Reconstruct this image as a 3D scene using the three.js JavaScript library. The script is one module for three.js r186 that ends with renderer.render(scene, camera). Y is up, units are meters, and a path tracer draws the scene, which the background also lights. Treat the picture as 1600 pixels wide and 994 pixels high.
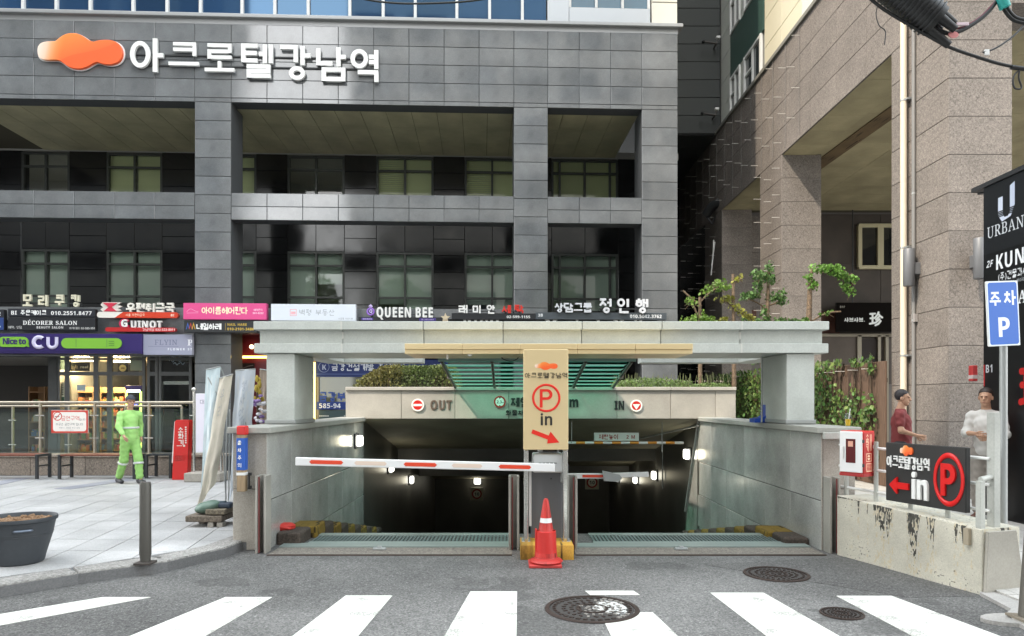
import * as THREE from 'three';
import { RoundedBoxGeometry } from 'three/addons/geometries/RoundedBoxGeometry.js';
import { mergeGeometries, toCreasedNormals } from 'three/addons/utils/BufferGeometryUtils.js';
import { TextGeometry } from 'three/addons/geometries/TextGeometry.js';
import { FontLoader } from 'three/addons/loaders/FontLoader.js';

// ------------------------------------------------------------------ camera, sky, sun, exposure
const scene = new THREE.Scene();
const F = 1120, CX = 800, HY = 628, EYE = 1.6;               // pixels of the 1600 x 994 picture
const camera = new THREE.PerspectiveCamera(2 * Math.atan(497 / F) * 180 / Math.PI, 1600 / 994, 0.1, 400);
camera.position.set(0, EYE, 0);
camera.setViewOffset(1600, 994, 0, 497 - HY, 1600, 994);
camera.updateProjectionMatrix();
scene.add(camera);
const renderer = new THREE.WebGLRenderer({ antialias: true });
renderer.toneMapping = THREE.LinearToneMapping;
renderer.toneMappingExposure = 2.4;
renderer.shadowMap.enabled = true;

const SUN = new THREE.Vector3(-1.3, 1.82, 1).normalize();    // towards the sun: high, left of and behind the viewer
{
  const w = 512, h = 256, data = new Float32Array(w * h * 4);
  const hash = (x, y, z) => { let n = Math.imul(x, 374761393) ^ Math.imul(y, 668265263) ^ Math.imul(z, 1274126177); n = Math.imul(n ^ (n >>> 13), 1274126177); return ((n ^ (n >>> 16)) >>> 0) / 4294967296; };
  const vn = (x, y, z) => {
    const i = Math.floor(x), j = Math.floor(y), k = Math.floor(z), s = (t) => t * t * (3 - 2 * t), a = s(x - i), b = s(y - j), c = s(z - k);
    let v = 0;
    for (let q = 0; q < 8; q++) v += hash(i + (q & 1), j + (q >> 1 & 1), k + (q >> 2)) * (q & 1 ? a : 1 - a) * (q >> 1 & 1 ? b : 1 - b) * (q >> 2 ? c : 1 - c);
    return v;
  };
  const fbm = (x, y, z) => 0.5 * vn(x, y, z) + 0.27 * vn(x * 2.1, y * 2.1, z * 2.1) + 0.15 * vn(x * 4.3, y * 4.3, z * 4.3) + 0.08 * vn(x * 8.7, y * 8.7, z * 8.7);
  const dir = new THREE.Vector3();
  for (let j = 0; j < h; j++) for (let i = 0; i < w; i++) {
    const el = ((j + 0.5) / h - 0.5) * Math.PI, az = ((i + 0.5) / w - 0.5) * 2 * Math.PI;
    dir.set(Math.cos(el) * Math.cos(az), Math.sin(el), Math.cos(el) * Math.sin(az));
    const up = Math.max(0, dir.y), k = Math.pow(1 - up, 3);
    let r = 0.72 + 0.95 * k, g = 0.94 + 0.75 * k, b = 1.12 + 0.46 * k;
    const sunny = Math.pow(Math.max(0, dir.dot(SUN)), 12);
    r += 0.9 * sunny; g += 0.85 * sunny; b += 0.75 * sunny;
    const s = 1 / (up + 0.35), c = fbm(dir.x * s * 2.2 + 7, 3.1, dir.z * s * 2.2 + 2);
    const cover = Math.min(1, Math.max(0, (c - 0.44) / 0.14));
    const lit = 2.25 + 0.6 * sunny;
    r += (lit - r) * cover * 0.85; g += (lit * 0.99 - g) * cover * 0.85; b += (lit * 0.98 - b) * cover * 0.85;
    if (dir.y < 0) { r = 0.35; g = 0.35; b = 0.34; }
    data.set([r, g, b, 1], (j * w + i) * 4);
  }
  const sky = new THREE.DataTexture(data, w, h, THREE.RGBAFormat, THREE.FloatType);
  sky.mapping = THREE.EquirectangularReflectionMapping; sky.magFilter = sky.minFilter = THREE.LinearFilter; sky.needsUpdate = true;
  scene.background = sky; scene.environment = sky;
}
const sun = new THREE.DirectionalLight(0xfff1dd, 2.2);
sun.target.position.set(0, 0, -14); sun.position.copy(SUN).multiplyScalar(80).add(sun.target.position);
sun.castShadow = true; sun.shadow.radius = 2; sun.shadow.mapSize.set(4096, 4096);
Object.assign(sun.shadow.camera, { left: -45, right: 45, top: 45, bottom: -45, near: 1, far: 200 });
scene.add(sun, sun.target);

// ------------------------------------------------------------------ helpers
let seed = 12345;
const rnd = () => { seed = (seed + 0x6d2b79f5) | 0; let t = Math.imul(seed ^ (seed >>> 15), 1 | seed); t = (t + Math.imul(t ^ (t >>> 7), 61 | t)) ^ t; return ((t ^ (t >>> 14)) >>> 0) / 4294967296; };
const rr = (a, b) => a + (b - a) * rnd();
const pick = (a) => a[Math.floor(rnd() * a.length)];
const V = (x, y, z) => new THREE.Vector3(x, y, z);
const gx = (px, d) => (px - CX) / F * d;                      // a pixel column at a distance
const gy = (py, d) => EYE + (HY - py) / F * d;                // a pixel row at a distance
const P = (px, py, d) => V(gx(px, d), gy(py, d), -d);
const dAt = (py, h = 0) => (EYE - h) * F / (py - HY);         // how far the ground (or a level h) is at a pixel row
const G = (px, py, h = 0) => P(px, py, dAt(py, h));

const counts = {}, shared = {};
function numbered(n) { const k = counts[n] = (counts[n] ?? -1) + 1; return k ? n + '_' + String(k).padStart(3, '0') : n; }
function shade(o) { o.traverse((m) => { if (m.isMesh) { m.castShadow = true; m.receiveShadow = true; } }); return o; }
function thing(name, label, category, pos, turn = 0, group) {
  const o = new THREE.Group(); o.name = numbered(name); scene.add(o);
  if (pos) o.position.copy(pos);
  o.rotation.y = turn; o.userData = { label, category };
  if (group) o.userData.group = group;
  return o;
}
function part(parent, name, geo, mat, x = 0, y = 0, z = 0, ry = 0, label) {
  const m = new THREE.Mesh(Array.isArray(geo) ? merge(geo) : geo, mat);
  m.name = numbered(name); m.position.set(x, y, z); m.rotation.y = ry; m.castShadow = m.receiveShadow = true;
  if (label) m.userData.label = label;
  parent.add(m); return m;
}
function struct(name, geo, mat, x = 0, y = 0, z = 0) { const m = part(scene, name, geo, mat, x, y, z); m.userData.kind = 'structure'; return m; }
function single(name, label, category, geo, mat, pos, turn = 0, group) {
  const m = part(scene, name, geo, mat, pos?.x, pos?.y, pos?.z, turn); m.userData = { label, category }; if (group) m.userData.group = group; return m;
}
function merge(list) { return mergeGeometries(list.map((g) => { const n = g.index ? g.toNonIndexed() : g.clone(); for (const k of Object.keys(n.attributes)) if (!['position', 'normal', 'uv'].includes(k)) n.deleteAttribute(k); n.clearGroups(); return n; })); }
function uvm(g, off = 0) {                                    // uv in metres, by the way each face points
  const n = g.index ? g.toNonIndexed() : g; n.clearGroups?.();
  const p = n.attributes.position, uv = new Float32Array(p.count * 2), a = V(), b = V(), c = V();
  for (let i = 0; i < p.count; i += 3) {
    a.fromBufferAttribute(p, i); b.fromBufferAttribute(p, i + 1); c.fromBufferAttribute(p, i + 2);
    const f = b.clone().sub(a).cross(c.clone().sub(a)), ax = Math.abs(f.x), ay = Math.abs(f.y), az = Math.abs(f.z);
    [a, b, c].forEach((q, k) => {
      const [u, v] = ay >= ax && ay >= az ? [q.x, q.z] : ax >= az ? [q.z, q.y] : [q.x, q.y];
      uv[(i + k) * 2] = u + off; uv[(i + k) * 2 + 1] = v + off * 0.73;
    });
  }
  n.setAttribute('uv', new THREE.BufferAttribute(uv, 2)); return n;
}
const bx = (w, h, d, x = 0, y = 0, z = 0) => uvm(new THREE.BoxGeometry(w, h, d)).translate(x, y, z);
const rb = (w, h, d, r = 0.01, x = 0, y = 0, z = 0) => uvm(new RoundedBoxGeometry(w, h, d, 1, Math.min(r, w / 2.01, h / 2.01, d / 2.01))).translate(x, y, z);
const bxx = (x0, x1, y0, y1, z0, z1) => uvm(new THREE.BoxGeometry(Math.abs(x1 - x0), Math.abs(y1 - y0), Math.abs(z1 - z0)).translate((x0 + x1) / 2, (y0 + y1) / 2, (z0 + z1) / 2));
const cyl = (r0, r1, h, n = 16, x = 0, y = 0, z = 0) => new THREE.CylinderGeometry(r1, r0, h, n).translate(x, y + h / 2, z);
function rod(a, b, r, n = 8, r1 = r) {
  const d = b.clone().sub(a), g = new THREE.CylinderGeometry(r1, r, d.length(), n);
  return g.applyQuaternion(new THREE.Quaternion().setFromUnitVectors(V(0, 1, 0), d.normalize())).translate((a.x + b.x) / 2, (a.y + b.y) / 2, (a.z + b.z) / 2);
}
function tube(pts, r, seg = 40, n = 8) { return new THREE.TubeGeometry(new THREE.CatmullRomCurve3(pts), seg, r, n, false); }
const slabs = new Map();
function slab(w, h, t, c = 0.006, off = 0) {                  // a panel with chamfered front edges, front at z = t, centred
  const k = [w.toFixed(3), h.toFixed(3), t, c, off].join();
  if (slabs.has(k)) return slabs.get(k);
  const a = w / 2, b = h / 2, q = [[-a, -b], [a, -b], [a, b], [-a, b]], i = [[-a + c, -b + c], [a - c, -b + c], [a - c, b - c], [-a + c, b - c]];
  const pos = [], quad = (A, B, C, D) => pos.push(...A, ...B, ...C, ...A, ...C, ...D);
  quad(...i.map(([x, y]) => [x, y, t]));
  for (let s = 0; s < 4; s++) {
    const e = (s + 1) % 4;
    quad([...q[s], t - c], [...q[e], t - c], [...i[e], t], [...i[s], t]);
    quad([...q[s], 0], [...q[e], 0], [...q[e], t - c], [...q[s], t - c]);
  }
  const g = new THREE.BufferGeometry(); g.setAttribute('position', new THREE.Float32BufferAttribute(pos, 3)); g.computeVertexNormals();
  slabs.set(k, uvm(g, off)); return slabs.get(k);
}
// a wall of panels between the given lines, in the parent's frame; every panel is a part
function panels(parent, name, us, vs, w, t, mats, gap = 0.012, tilt = 0) {
  for (let i = 0; i + 1 < us.length; i++) for (let j = 0; j + 1 < vs.length; j++) {
    const pw = us[i + 1] - us[i] - gap, ph = vs[j + 1] - vs[j] - gap;
    if (pw < 0.03 || ph < 0.03) continue;
    const off = Math.floor(rnd() * 4) * 0.87;
    const m = part(parent, name, slab(pw, ph, t, 0.005, off), pick(mats), (us[i] + us[i + 1]) / 2, (vs[j] + vs[j + 1]) / 2, w + rr(-0.0015, 0.0015));
    if (tilt) m.rotation.set(rr(-tilt, tilt), rr(-tilt, tilt), 0);
  }
}
const steps = (a, b, n) => Array.from({ length: n + 1 }, (_, i) => a + (b - a) * i / n);
function lathe(pts, n = 32) { return toCreasedNormals(new THREE.LatheGeometry(pts.map(([r, y]) => new THREE.Vector2(r, y)), n), 0.6); }
function extrude(pts, depth, bevel = 0) {
  const s = new THREE.Shape(pts.map(([x, y]) => new THREE.Vector2(x, y)));
  return uvm(new THREE.ExtrudeGeometry(s, { depth, bevelEnabled: bevel > 0, bevelSize: bevel, bevelThickness: bevel, bevelSegments: 2, bevelOffset: -bevel, curveSegments: 16 }));
}
// a flat polygon on the ground (x, -d pairs) as a prism with its top at y = top
function groundPrism(pts, top, thick) {
  const g = new THREE.ExtrudeGeometry(new THREE.Shape(pts.map(([x, d]) => new THREE.Vector2(x, d))), { depth: thick, bevelEnabled: false });
  g.rotateX(-Math.PI / 2); return uvm(g.translate(0, top - thick, 0));
}

// ------------------------------------------------------------------ textures
const lat = new Map();
function noise2(x, y, per, s) {
  const i = Math.floor(x), j = Math.floor(y), w = (n) => ((n % per) + per) % per, f = (t) => t * t * (3 - 2 * t), a = f(x - i), b = f(y - j);
  const h = (p, q) => { let n = Math.imul(w(p) + 1, 374761393) ^ Math.imul(w(q) + 1, 668265263) ^ Math.imul(s + 1, 974126177); n = Math.imul(n ^ (n >>> 13), 1274126177); return ((n ^ (n >>> 16)) >>> 0) / 4294967296; };
  return (h(i, j) * (1 - a) + h(i + 1, j) * a) * (1 - b) + (h(i, j + 1) * (1 - a) + h(i + 1, j + 1) * a) * b;
}
const fbm2 = (u, v, per, oct, s) => { let r = 0, amp = 0.5, t = 0; for (let o = 0; o < oct; o++) { r += amp * noise2(u * per, v * per, per, s + o); t += amp; per *= 2; amp *= 0.55; } return r / t; };
function tex(size, metres, fn, color = true) {                // fn(u, v) -> [r, g, b] 0..1 (multiplies the material's colour)
  const d = new Uint8Array(size * size * 4);
  for (let j = 0; j < size; j++) for (let i = 0; i < size; i++) {
    const c = fn((i + 0.5) / size, (j + 0.5) / size), k = (j * size + i) * 4;
    for (let q = 0; q < 3; q++) d[k + q] = Math.max(0, Math.min(255, Math.round((c[q] ?? c[0]) * 255)));
    d[k + 3] = 255;
  }
  const t = new THREE.DataTexture(d, size, size, THREE.RGBAFormat); t.wrapS = t.wrapT = THREE.RepeatWrapping; t.magFilter = THREE.LinearFilter; t.minFilter = THREE.LinearMipmapLinearFilter; t.generateMipmaps = true;
  t.repeat.set(1 / metres, 1 / metres); if (color) t.colorSpace = THREE.SRGBColorSpace; t.needsUpdate = true; return t;
}
const white = (i, s) => { let n = Math.imul(i + 1, 374761393) ^ Math.imul(s + 1, 668265263); n = Math.imul(n ^ (n >>> 13), 1274126177); return ((n ^ (n >>> 16)) >>> 0) / 4294967296; };
const T = {
  asphalt: tex(2048, 7, (u, v) => { const s = noise2(u * 1020, v * 1020, 1020, 3), t = noise2(u * 500, v * 500, 500, 8), c = fbm2(u, v, 4, 5, 21); const k = 0.62 + (s - 0.5) * 0.28 + (t - 0.5) * 0.18 + (c - 0.5) * 0.42 + (s > 0.88 ? 0.14 : 0); const oil = fbm2(u, v, 11, 4, 66) > 0.69 && s > 0.3 ? 0.86 : 1; return [k * oil, k * oil, k * oil * 1.005]; }),
  asphaltBump: tex(1024, 3.5, (u, v) => [0.5 * noise2(u * 450, v * 450, 450, 3) + 0.5 * noise2(u * 210, v * 210, 210, 8)], false),
  flamed: tex(1024, 2.4, (u, v) => { const s = noise2(u * 240, v * 240, 240, 3), t = noise2(u * 110, v * 110, 110, 9), c = fbm2(u, v, 3, 4, 41); let k = 0.80 + (s - 0.5) * 0.32 + (t - 0.5) * 0.2 + (c - 0.5) * 0.16; const dk = s > 0.82 || t > 0.88 ? 0.78 : 1; return [k * dk, k * dk * 0.965, k * dk * 0.94]; }),
  polished: tex(1024, 3.5, (u, v) => { const s = noise2(u * 500, v * 500, 500, 3), c = fbm2(u, v, 5, 5, 51), e = fbm2(u * 1, v * 1, 14, 3, 57); const k = 0.84 + (s - 0.5) * 0.12 + (c - 0.5) * 0.26 + (e - 0.5) * 0.12; return [k, k, k]; }),
  polishedRough: tex(512, 3.5, (u, v) => { const c = fbm2(u, v, 6, 5, 63); return [0.55 + (c - 0.5) * 0.9]; }, false),
  paving: tex(1024, 3, (u, v) => { const s = noise2(u * 400, v * 400, 400, 3), c = fbm2(u, v, 5, 5, 71); const k = 0.86 + (s - 0.5) * 0.12 + (c - 0.5) * 0.24; return [k, k, k * 1.005]; }),
  plaster: tex(512, 2, (u, v) => { const c = fbm2(u, v, 4, 6, 81), s = noise2(u * 200, v * 200, 200, 4); const k = 0.88 + (c - 0.5) * 0.22 + (s - 0.5) * 0.05; return [k, k, k * 0.99]; }),
  fine: tex(512, 0.6, (u, v) => [0.5 + (noise2(u * 250, v * 250, 250, 5) - 0.5) * 0.6 + (fbm2(u, v, 12, 4, 15) - 0.5) * 0.4], false),
  stained: tex(1024, 2.6, (u, v) => {                         // old concrete with black runs of mildew below its top
    const s = noise2(u * 300, v * 300, 300, 4), c = fbm2(u, v, 4, 5, 91);
    let k = 0.86 + (s - 0.5) * 0.1 + (c - 0.5) * 0.3;
    const y = v * 2.6, run = noise2(u * 70, v * 6, 70, 14) * 0.6 + noise2(u * 22, v * 3, 22, 19) * 0.55, grain = noise2(u * 200, v * 60, 200, 24);
    const m = Math.max(0, Math.min(1, (run - 0.66) * 5)) * (0.45 + 0.75 * grain) ;
    k *= 1 - 0.75 * Math.min(1, m);
    return [k, k * 0.985, k * 0.94];
  }),
  mildew: tex(1024, 1.7, (u, v) => {                          // whitewashed concrete with ragged black runs from its top edge
    const s = noise2(u * 260, v * 260, 260, 4), c = fbm2(u, v, 5, 5, 93), k0 = 0.9 + (s - 0.5) * 0.08 + (c - 0.5) * 0.24;
    const y = v * 1.7 / 0.6, col = 0.55 * noise2(u * 16, 0.5, 16, 31) + 0.3 * noise2(u * 45, 0.5, 45, 37) + 0.15 * noise2(u * 120, 0.5, 120, 39), len = Math.max(0, (col - 0.52) * 3.4);
    const g = noise2(u * 190, v * 70, 190, 24) * 0.6 + noise2(u * 80, v * 40, 80, 28) * 0.5, inRun = y > 1 - len && y < 1.2 ? 1 : 0, m = inRun && g > 0.42 + 0.3 * (1 - y) ? 0.5 + 0.4 * g : 0;
    const spot = noise2(u * 110, v * 110, 110, 44) > 0.86 && c > 0.5 ? 0.35 : 0, rust = col > 0.52 && g < 0.4 ? 0.12 : 0;
    const k = k0 * (1 - 0.8 * m - spot);
    return [k, k * (0.99 - 0.3 * rust), k * (0.95 - 0.8 * rust)];
  }),
  wood: tex(256, 0.5, (u, v) => { const g = fbm2(u, v * 0.2 + 0.3, 8, 4, 33) * 0.4 + noise2(u * 60, v * 4, 60, 4) * 0.3; const k = 0.6 + g * 0.5; return [k, k * 0.97, k * 0.94]; }),
  bark: tex(256, 0.4, (u, v) => { const k = 0.55 + 0.6 * (noise2(u * 30, v * 12, 30, 4) - 0.3) + 0.3 * (fbm2(u, v, 8, 4, 7) - 0.5); return [k, k, k]; }),
  paintWear: tex(256, 1.1, (u, v) => { const c = fbm2(u, v, 10, 5, 12), s = noise2(u * 60, v * 60, 60, 6); const k = c + (s - 0.5) * 0.3 > 0.42 ? 0.95 : 0.1; return [k, k, k]; }),
  brushed: tex(512, 1, (u, v) => [0.5 + (noise2(u * 6, v * 400, 400, 5) - 0.5) * 0.5], false),
};
const lin = (r, g, b) => new THREE.Color().setRGB(r, g, b);
function M(r, g, b, rough = 0.7, o = {}) { return new THREE.MeshPhysicalMaterial({ color: lin(r, g, b), roughness: rough, ...o }); }
const variants = (n, spread, f) => Array.from({ length: n }, (_, i) => f(1 + spread * ((i + 0.5) / n * 2 - 1)));
const MT = {
  facade: variants(5, 0.07, (k) => M(0.215 * k, 0.226 * k, 0.236 * k, 0.2, { map: T.polished, roughnessMap: T.polishedRough, ior: 1.95 })),
  facadeBack: M(0.075, 0.08, 0.085, 0.7),
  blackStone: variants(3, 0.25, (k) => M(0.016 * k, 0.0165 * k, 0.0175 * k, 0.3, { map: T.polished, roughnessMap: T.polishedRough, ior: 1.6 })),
  blackJoint: M(0.006, 0.006, 0.006, 0.8),
  granite: variants(4, 0.07, (k) => M(0.322 * k, 0.306 * k, 0.29 * k, 0.85, { map: T.flamed, bumpMap: T.fine, bumpScale: 0.002 })),
  graniteBack: M(0.17, 0.155, 0.145, 0.9),
  soffit: variants(2, 0.06, (k) => M(0.62 * k, 0.57 * k, 0.37 * k, 0.6, { map: T.plaster })),
  soffitJoint: M(0.08, 0.07, 0.045, 0.9),
  rampStone: variants(3, 0.045, (k) => M(0.61 * k, 0.615 * k, 0.585 * k, 0.34, { map: T.polished, roughnessMap: T.polishedRough, ior: 1.6 })),
  lintel: variants(3, 0.04, (k) => M(0.50 * k, 0.468 * k, 0.42 * k, 0.55, { map: T.plaster })),
  coping: M(0.45, 0.45, 0.42, 0.6, { map: T.plaster }),
  roughStone: M(0.50, 0.46, 0.40, 0.85, { map: T.paving, bumpMap: T.fine, bumpScale: 0.003 }),
  portal: M(0.66, 0.69, 0.665, 0.42, { map: T.plaster }),
  concrete: M(0.40, 0.39, 0.36, 0.9, { map: T.plaster, bumpMap: T.fine, bumpScale: 0.002 }),
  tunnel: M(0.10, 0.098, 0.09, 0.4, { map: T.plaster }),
  gold: M(0.84, 0.66, 0.38, 0.34, { metalness: 0.55 }),
  steel: M(0.62, 0.61, 0.58, 0.3, { metalness: 0.9, roughnessMap: T.brushed }),
  galv: M(0.5, 0.52, 0.53, 0.45, { metalness: 0.55, map: T.plaster }),
  whitePaint: M(0.72, 0.72, 0.7, 0.5), black: M(0.012, 0.012, 0.013, 0.5), darkMetal: M(0.05, 0.052, 0.055, 0.45, { metalness: 0.4 }),
  red: M(0.62, 0.03, 0.02, 0.4), yellow: M(0.78, 0.45, 0.07, 0.6, { map: T.stained }), blue: M(0.02, 0.09, 0.5, 0.45),
  white: M(0.78, 0.78, 0.78, 0.45), letterWhite: M(0.82, 0.82, 0.8, 0.35),
  glass: M(0.9, 0.95, 0.93, 0.03, { transmission: 1, thickness: 0, ior: 1.5 }),
  darkGlass: M(0.28, 0.33, 0.32, 0.04, { transmission: 1, thickness: 0, ior: 1.6 }),
  leafless: M(0.2, 0.14, 0.09, 0.9, { map: T.bark }),
};
const glow = (r, g, b, k) => new THREE.MeshStandardMaterial({ color: 0x202020, emissive: lin(r, g, b), emissiveIntensity: k, roughness: 0.6 });

// ------------------------------------------------------------------ lettering: Korean syllables from strokes, Latin from the fonts
const JA = {
  ㄱ: [[[0, 0], [1, 0], [1, 1]]], ㄴ: [[[0, 0], [0, 1], [1, 1]]], ㄷ: [[[1, 0], [0, 0], [0, 1], [1, 1]]],
  ㄹ: [[[0, 0], [1, 0], [1, 0.5], [0, 0.5], [0, 1], [1, 1]]], ㅁ: [[[0, 0], [1, 0], [1, 1], [0, 1], [0, 0]]],
  ㅂ: [[[0, 0], [0, 1], [1, 1], [1, 0]], [[0, 0.5], [1, 0.5]]], ㅅ: [[[0.5, 0], [0.4, 0.5], [0, 1]], [[0.46, 0.42], [1, 1]]], ㅇ: 'o',
  ㅈ: [[[0, 0], [1, 0]], [[0.5, 0], [0.42, 0.5], [0, 1]], [[0.47, 0.48], [1, 1]]], ㅊ: [[[0.5, -0.12], [0.5, 0.08]], [[0, 0.2], [1, 0.2]], [[0.5, 0.2], [0.4, 0.6], [0, 1]], [[0.46, 0.58], [1, 1]]],
  ㅋ: [[[0, 0], [1, 0], [1, 1]], [[0, 0.48], [1, 0.48]]], ㅌ: [[[1, 0], [0, 0], [0, 1], [1, 1]], [[0, 0.5], [0.95, 0.5]]],
  ㅍ: [[[0, 0], [1, 0]], [[0, 1], [1, 1]], [[0.3, 0], [0.3, 1]], [[0.7, 0], [0.7, 1]]], ㅎ: 'h',
};
const LS = [...'ㄱㄲㄴㄷㄸㄹㅁㅂㅃㅅㅆㅇㅈㅉㅊㅋㅌㅍㅎ'], VS = [...'ㅏㅐㅑㅒㅓㅔㅕㅖㅗㅘㅙㅚㅛㅜㅝㅞㅟㅠㅡㅢㅣ'], TS = [...' ㄱㄲㄳㄴㄵㄶㄷㄹㄺㄻㄼㄽㄾㄿㅀㅁㅂㅄㅅㅆㅇㅈㅊㅋㅌㅍㅎ'];
const DOUBLE = { ㄲ: 'ㄱ', ㄸ: 'ㄷ', ㅃ: 'ㅂ', ㅆ: 'ㅅ', ㅉ: 'ㅈ' };
const VERT = { ㅏ: [[0.3], [[0.3, 1, 0.5]]], ㅐ: [[0.1, 0.9], [[0.1, 0.9, 0.5]]], ㅑ: [[0.3], [[0.3, 1, 0.36], [0.3, 1, 0.64]]], ㅓ: [[0.75], [[0, 0.75, 0.5]]], ㅔ: [[0.42, 0.98], [[-0.15, 0.42, 0.5]]], ㅕ: [[0.75], [[0, 0.75, 0.36], [0, 0.75, 0.64]]], ㅖ: [[0.42, 0.98], [[-0.15, 0.42, 0.36], [-0.15, 0.42, 0.64]]], ㅣ: [[0.6], []] };
const HORI = { ㅗ: ['u', [0.5]], ㅛ: ['u', [0.33, 0.67]], ㅜ: ['d', [0.5]], ㅠ: ['d', [0.33, 0.67]], ㅡ: ['', []] };
const COMP = { ㅘ: 'ㅗㅏ', ㅙ: 'ㅗㅐ', ㅚ: 'ㅗㅣ', ㅝ: 'ㅜㅓ', ㅞ: 'ㅜㅔ', ㅟ: 'ㅜㅣ', ㅢ: 'ㅡㅣ' };
function hangul(ch) {                                         // strokes in a unit box, y down
  const i = ch.charCodeAt(0) - 0xac00, L = LS[Math.floor(i / 588)], v = VS[Math.floor(i % 588 / 28)], t = TS[i % 28], out = [];
  const cons = (c, [x0, x1, y0, y1]) => {
    if (DOUBLE[c]) { const m = (x0 + x1) / 2, g = (x1 - x0) * 0.08; cons(DOUBLE[c], [x0, m - g, y0, y1]); cons(DOUBLE[c], [m + g, x1, y0, y1]); return; }
    const s = JA[c], w = x1 - x0, h = y1 - y0;
    if (s === 'o') out.push({ c: [(x0 + x1) / 2, (y0 + y1) / 2, Math.min(w, h * 1.25) / 2, h / 2] });
    else if (s === 'h') { out.push([[x0 + w * 0.32, y0], [x0 + w * 0.68, y0]], [[x0, y0 + h * 0.24], [x1, y0 + h * 0.24]]); out.push({ c: [(x0 + x1) / 2, y0 + h * 0.71, w * 0.4, h * 0.29] }); }
    else for (const q of s) out.push(q.map(([x, y]) => [x0 + w * x, y0 + h * y]));
  };
  const vert = (k, [x0, x1, y0, y1]) => { const [bars, ticks] = VERT[k], w = x1 - x0; for (const b of bars) out.push([[x0 + w * b, y0], [x0 + w * b, y1]]); for (const [a, b, y] of ticks) out.push([[x0 + w * a, y0 + (y1 - y0) * y], [x0 + w * b, y0 + (y1 - y0) * y]]); };
  const hori = (k, [x0, x1, y0, y1]) => { const [d, ticks] = HORI[k], yb = d === 'u' ? y1 : d === 'd' ? y0 : (y0 + y1) / 2; out.push([[x0, yb], [x1, yb]]); for (const q of ticks) out.push([[x0 + (x1 - x0) * q, y0], [x0 + (x1 - x0) * q, y1]]); };
  const f = t !== ' ';
  if (VERT[v]) { cons(L, f ? [0.06, 0.52, 0.06, 0.5] : [0.06, 0.52, 0.16, 0.8]); vert(v, f ? [0.62, 0.96, 0.02, 0.58] : [0.62, 0.96, 0.02, 0.98]); if (f) cons(t, [0.24, 0.88, 0.68, 0.96]); }
  else if (HORI[v]) { cons(L, f ? [0.2, 0.8, 0.05, 0.32] : [0.18, 0.82, 0.06, 0.48]); hori(v, f ? [0.04, 0.96, 0.4, 0.56] : [0.04, 0.96, 0.62, 0.92]); if (f) cons(t, [0.2, 0.8, 0.69, 0.96]); }
  else { const [h, w] = COMP[v]; cons(L, f ? [0.08, 0.56, 0.05, 0.3] : [0.08, 0.56, 0.08, 0.46]); hori(h, f ? [0.04, 0.64, 0.38, 0.54] : [0.04, 0.64, 0.6, 0.84]); vert(w, f ? [0.7, 1, 0.02, 0.6] : [0.7, 1, 0.02, 0.98]); if (f) cons(t, [0.24, 0.88, 0.69, 0.96]); }
  return out;
}
const GLYPH = { 珍: [[[0.05, 0.14], [0.42, 0.12]], [[0.07, 0.46], [0.4, 0.44]], [[0.02, 0.86], [0.45, 0.78]], [[0.23, 0.13], [0.23, 0.82]], [[0.7, 0.02], [0.6, 0.22], [0.44, 0.4]], [[0.68, 0.12], [0.8, 0.28], [0.98, 0.4]], [[0.72, 0.36], [0.5, 0.56]], [[0.78, 0.52], [0.5, 0.76]], [[0.86, 0.66], [0.7, 0.86], [0.46, 0.97]]] };
const isK = (ch) => (ch >= '가' && ch <= '힣') || GLYPH[ch];
const strokesOf = (ch) => GLYPH[ch] ?? hangul(ch);
// print on a canvas: text(ctx, string, x, y of the middle, size, colour, {weight, font, bold, gap, align})
function text(c, s, x, y, size, color, o = {}) {
  const font = (o.italic ? 'italic ' : '') + (o.bold === false ? '' : 'bold ') + size + 'px ' + (o.font ?? 'sans-serif'), gap = (o.gap ?? 0.06) * size, wide = (o.wide ?? 1);
  c.font = font; c.textBaseline = 'middle'; c.textAlign = 'left'; c.fillStyle = color; c.strokeStyle = color; c.lineJoin = 'round'; c.lineCap = o.cap ?? 'butt';
  const width = (ch) => (isK(ch) ? size * 0.92 * wide : ch === ' ' ? size * 0.35 : c.measureText(ch).width * wide + (o.gap ? 0 : -gap * 0.5));
  const total = [...s].reduce((a, ch) => a + width(ch) + gap, -gap);
  let X = o.align === 'left' ? x : o.align === 'right' ? x - total : x - total / 2;
  for (const ch of s) {
    const w = width(ch);
    if (isK(ch)) {
      c.lineWidth = size * (o.weight ?? 0.12);
      for (const q of strokesOf(ch)) {
        c.beginPath();
        if (q.c) c.ellipse(X + q.c[0] * w, y + (q.c[1] - 0.5) * size, q.c[2] * w, q.c[3] * size, 0, 0, 7);
        else q.forEach(([px, py], i) => (i ? c.lineTo : c.moveTo).call(c, X + px * w, y + (py - 0.5) * size));
        c.stroke();
      }
    } else if (wide !== 1) { c.save(); c.translate(X, y); c.scale(wide, 1); c.fillText(ch, 0, 0); c.restore(); } else c.fillText(ch, X, y + size * 0.03);
    X += w + gap;
  }
  return X;
}
function print(w, h, draw, scale = 1) {                       // a canvas texture
  const c = document.createElement('canvas'); c.width = w * scale; c.height = h * scale;
  const k = c.getContext('2d'); k.scale(scale, scale); draw(k, w, h);
  const t = new THREE.CanvasTexture(c); t.colorSpace = THREE.SRGBColorSpace; t.anisotropy = 8; return t;
}
const face = (w, h, t) => { const g = new THREE.BoxGeometry(w, h, t); return g; };
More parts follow.
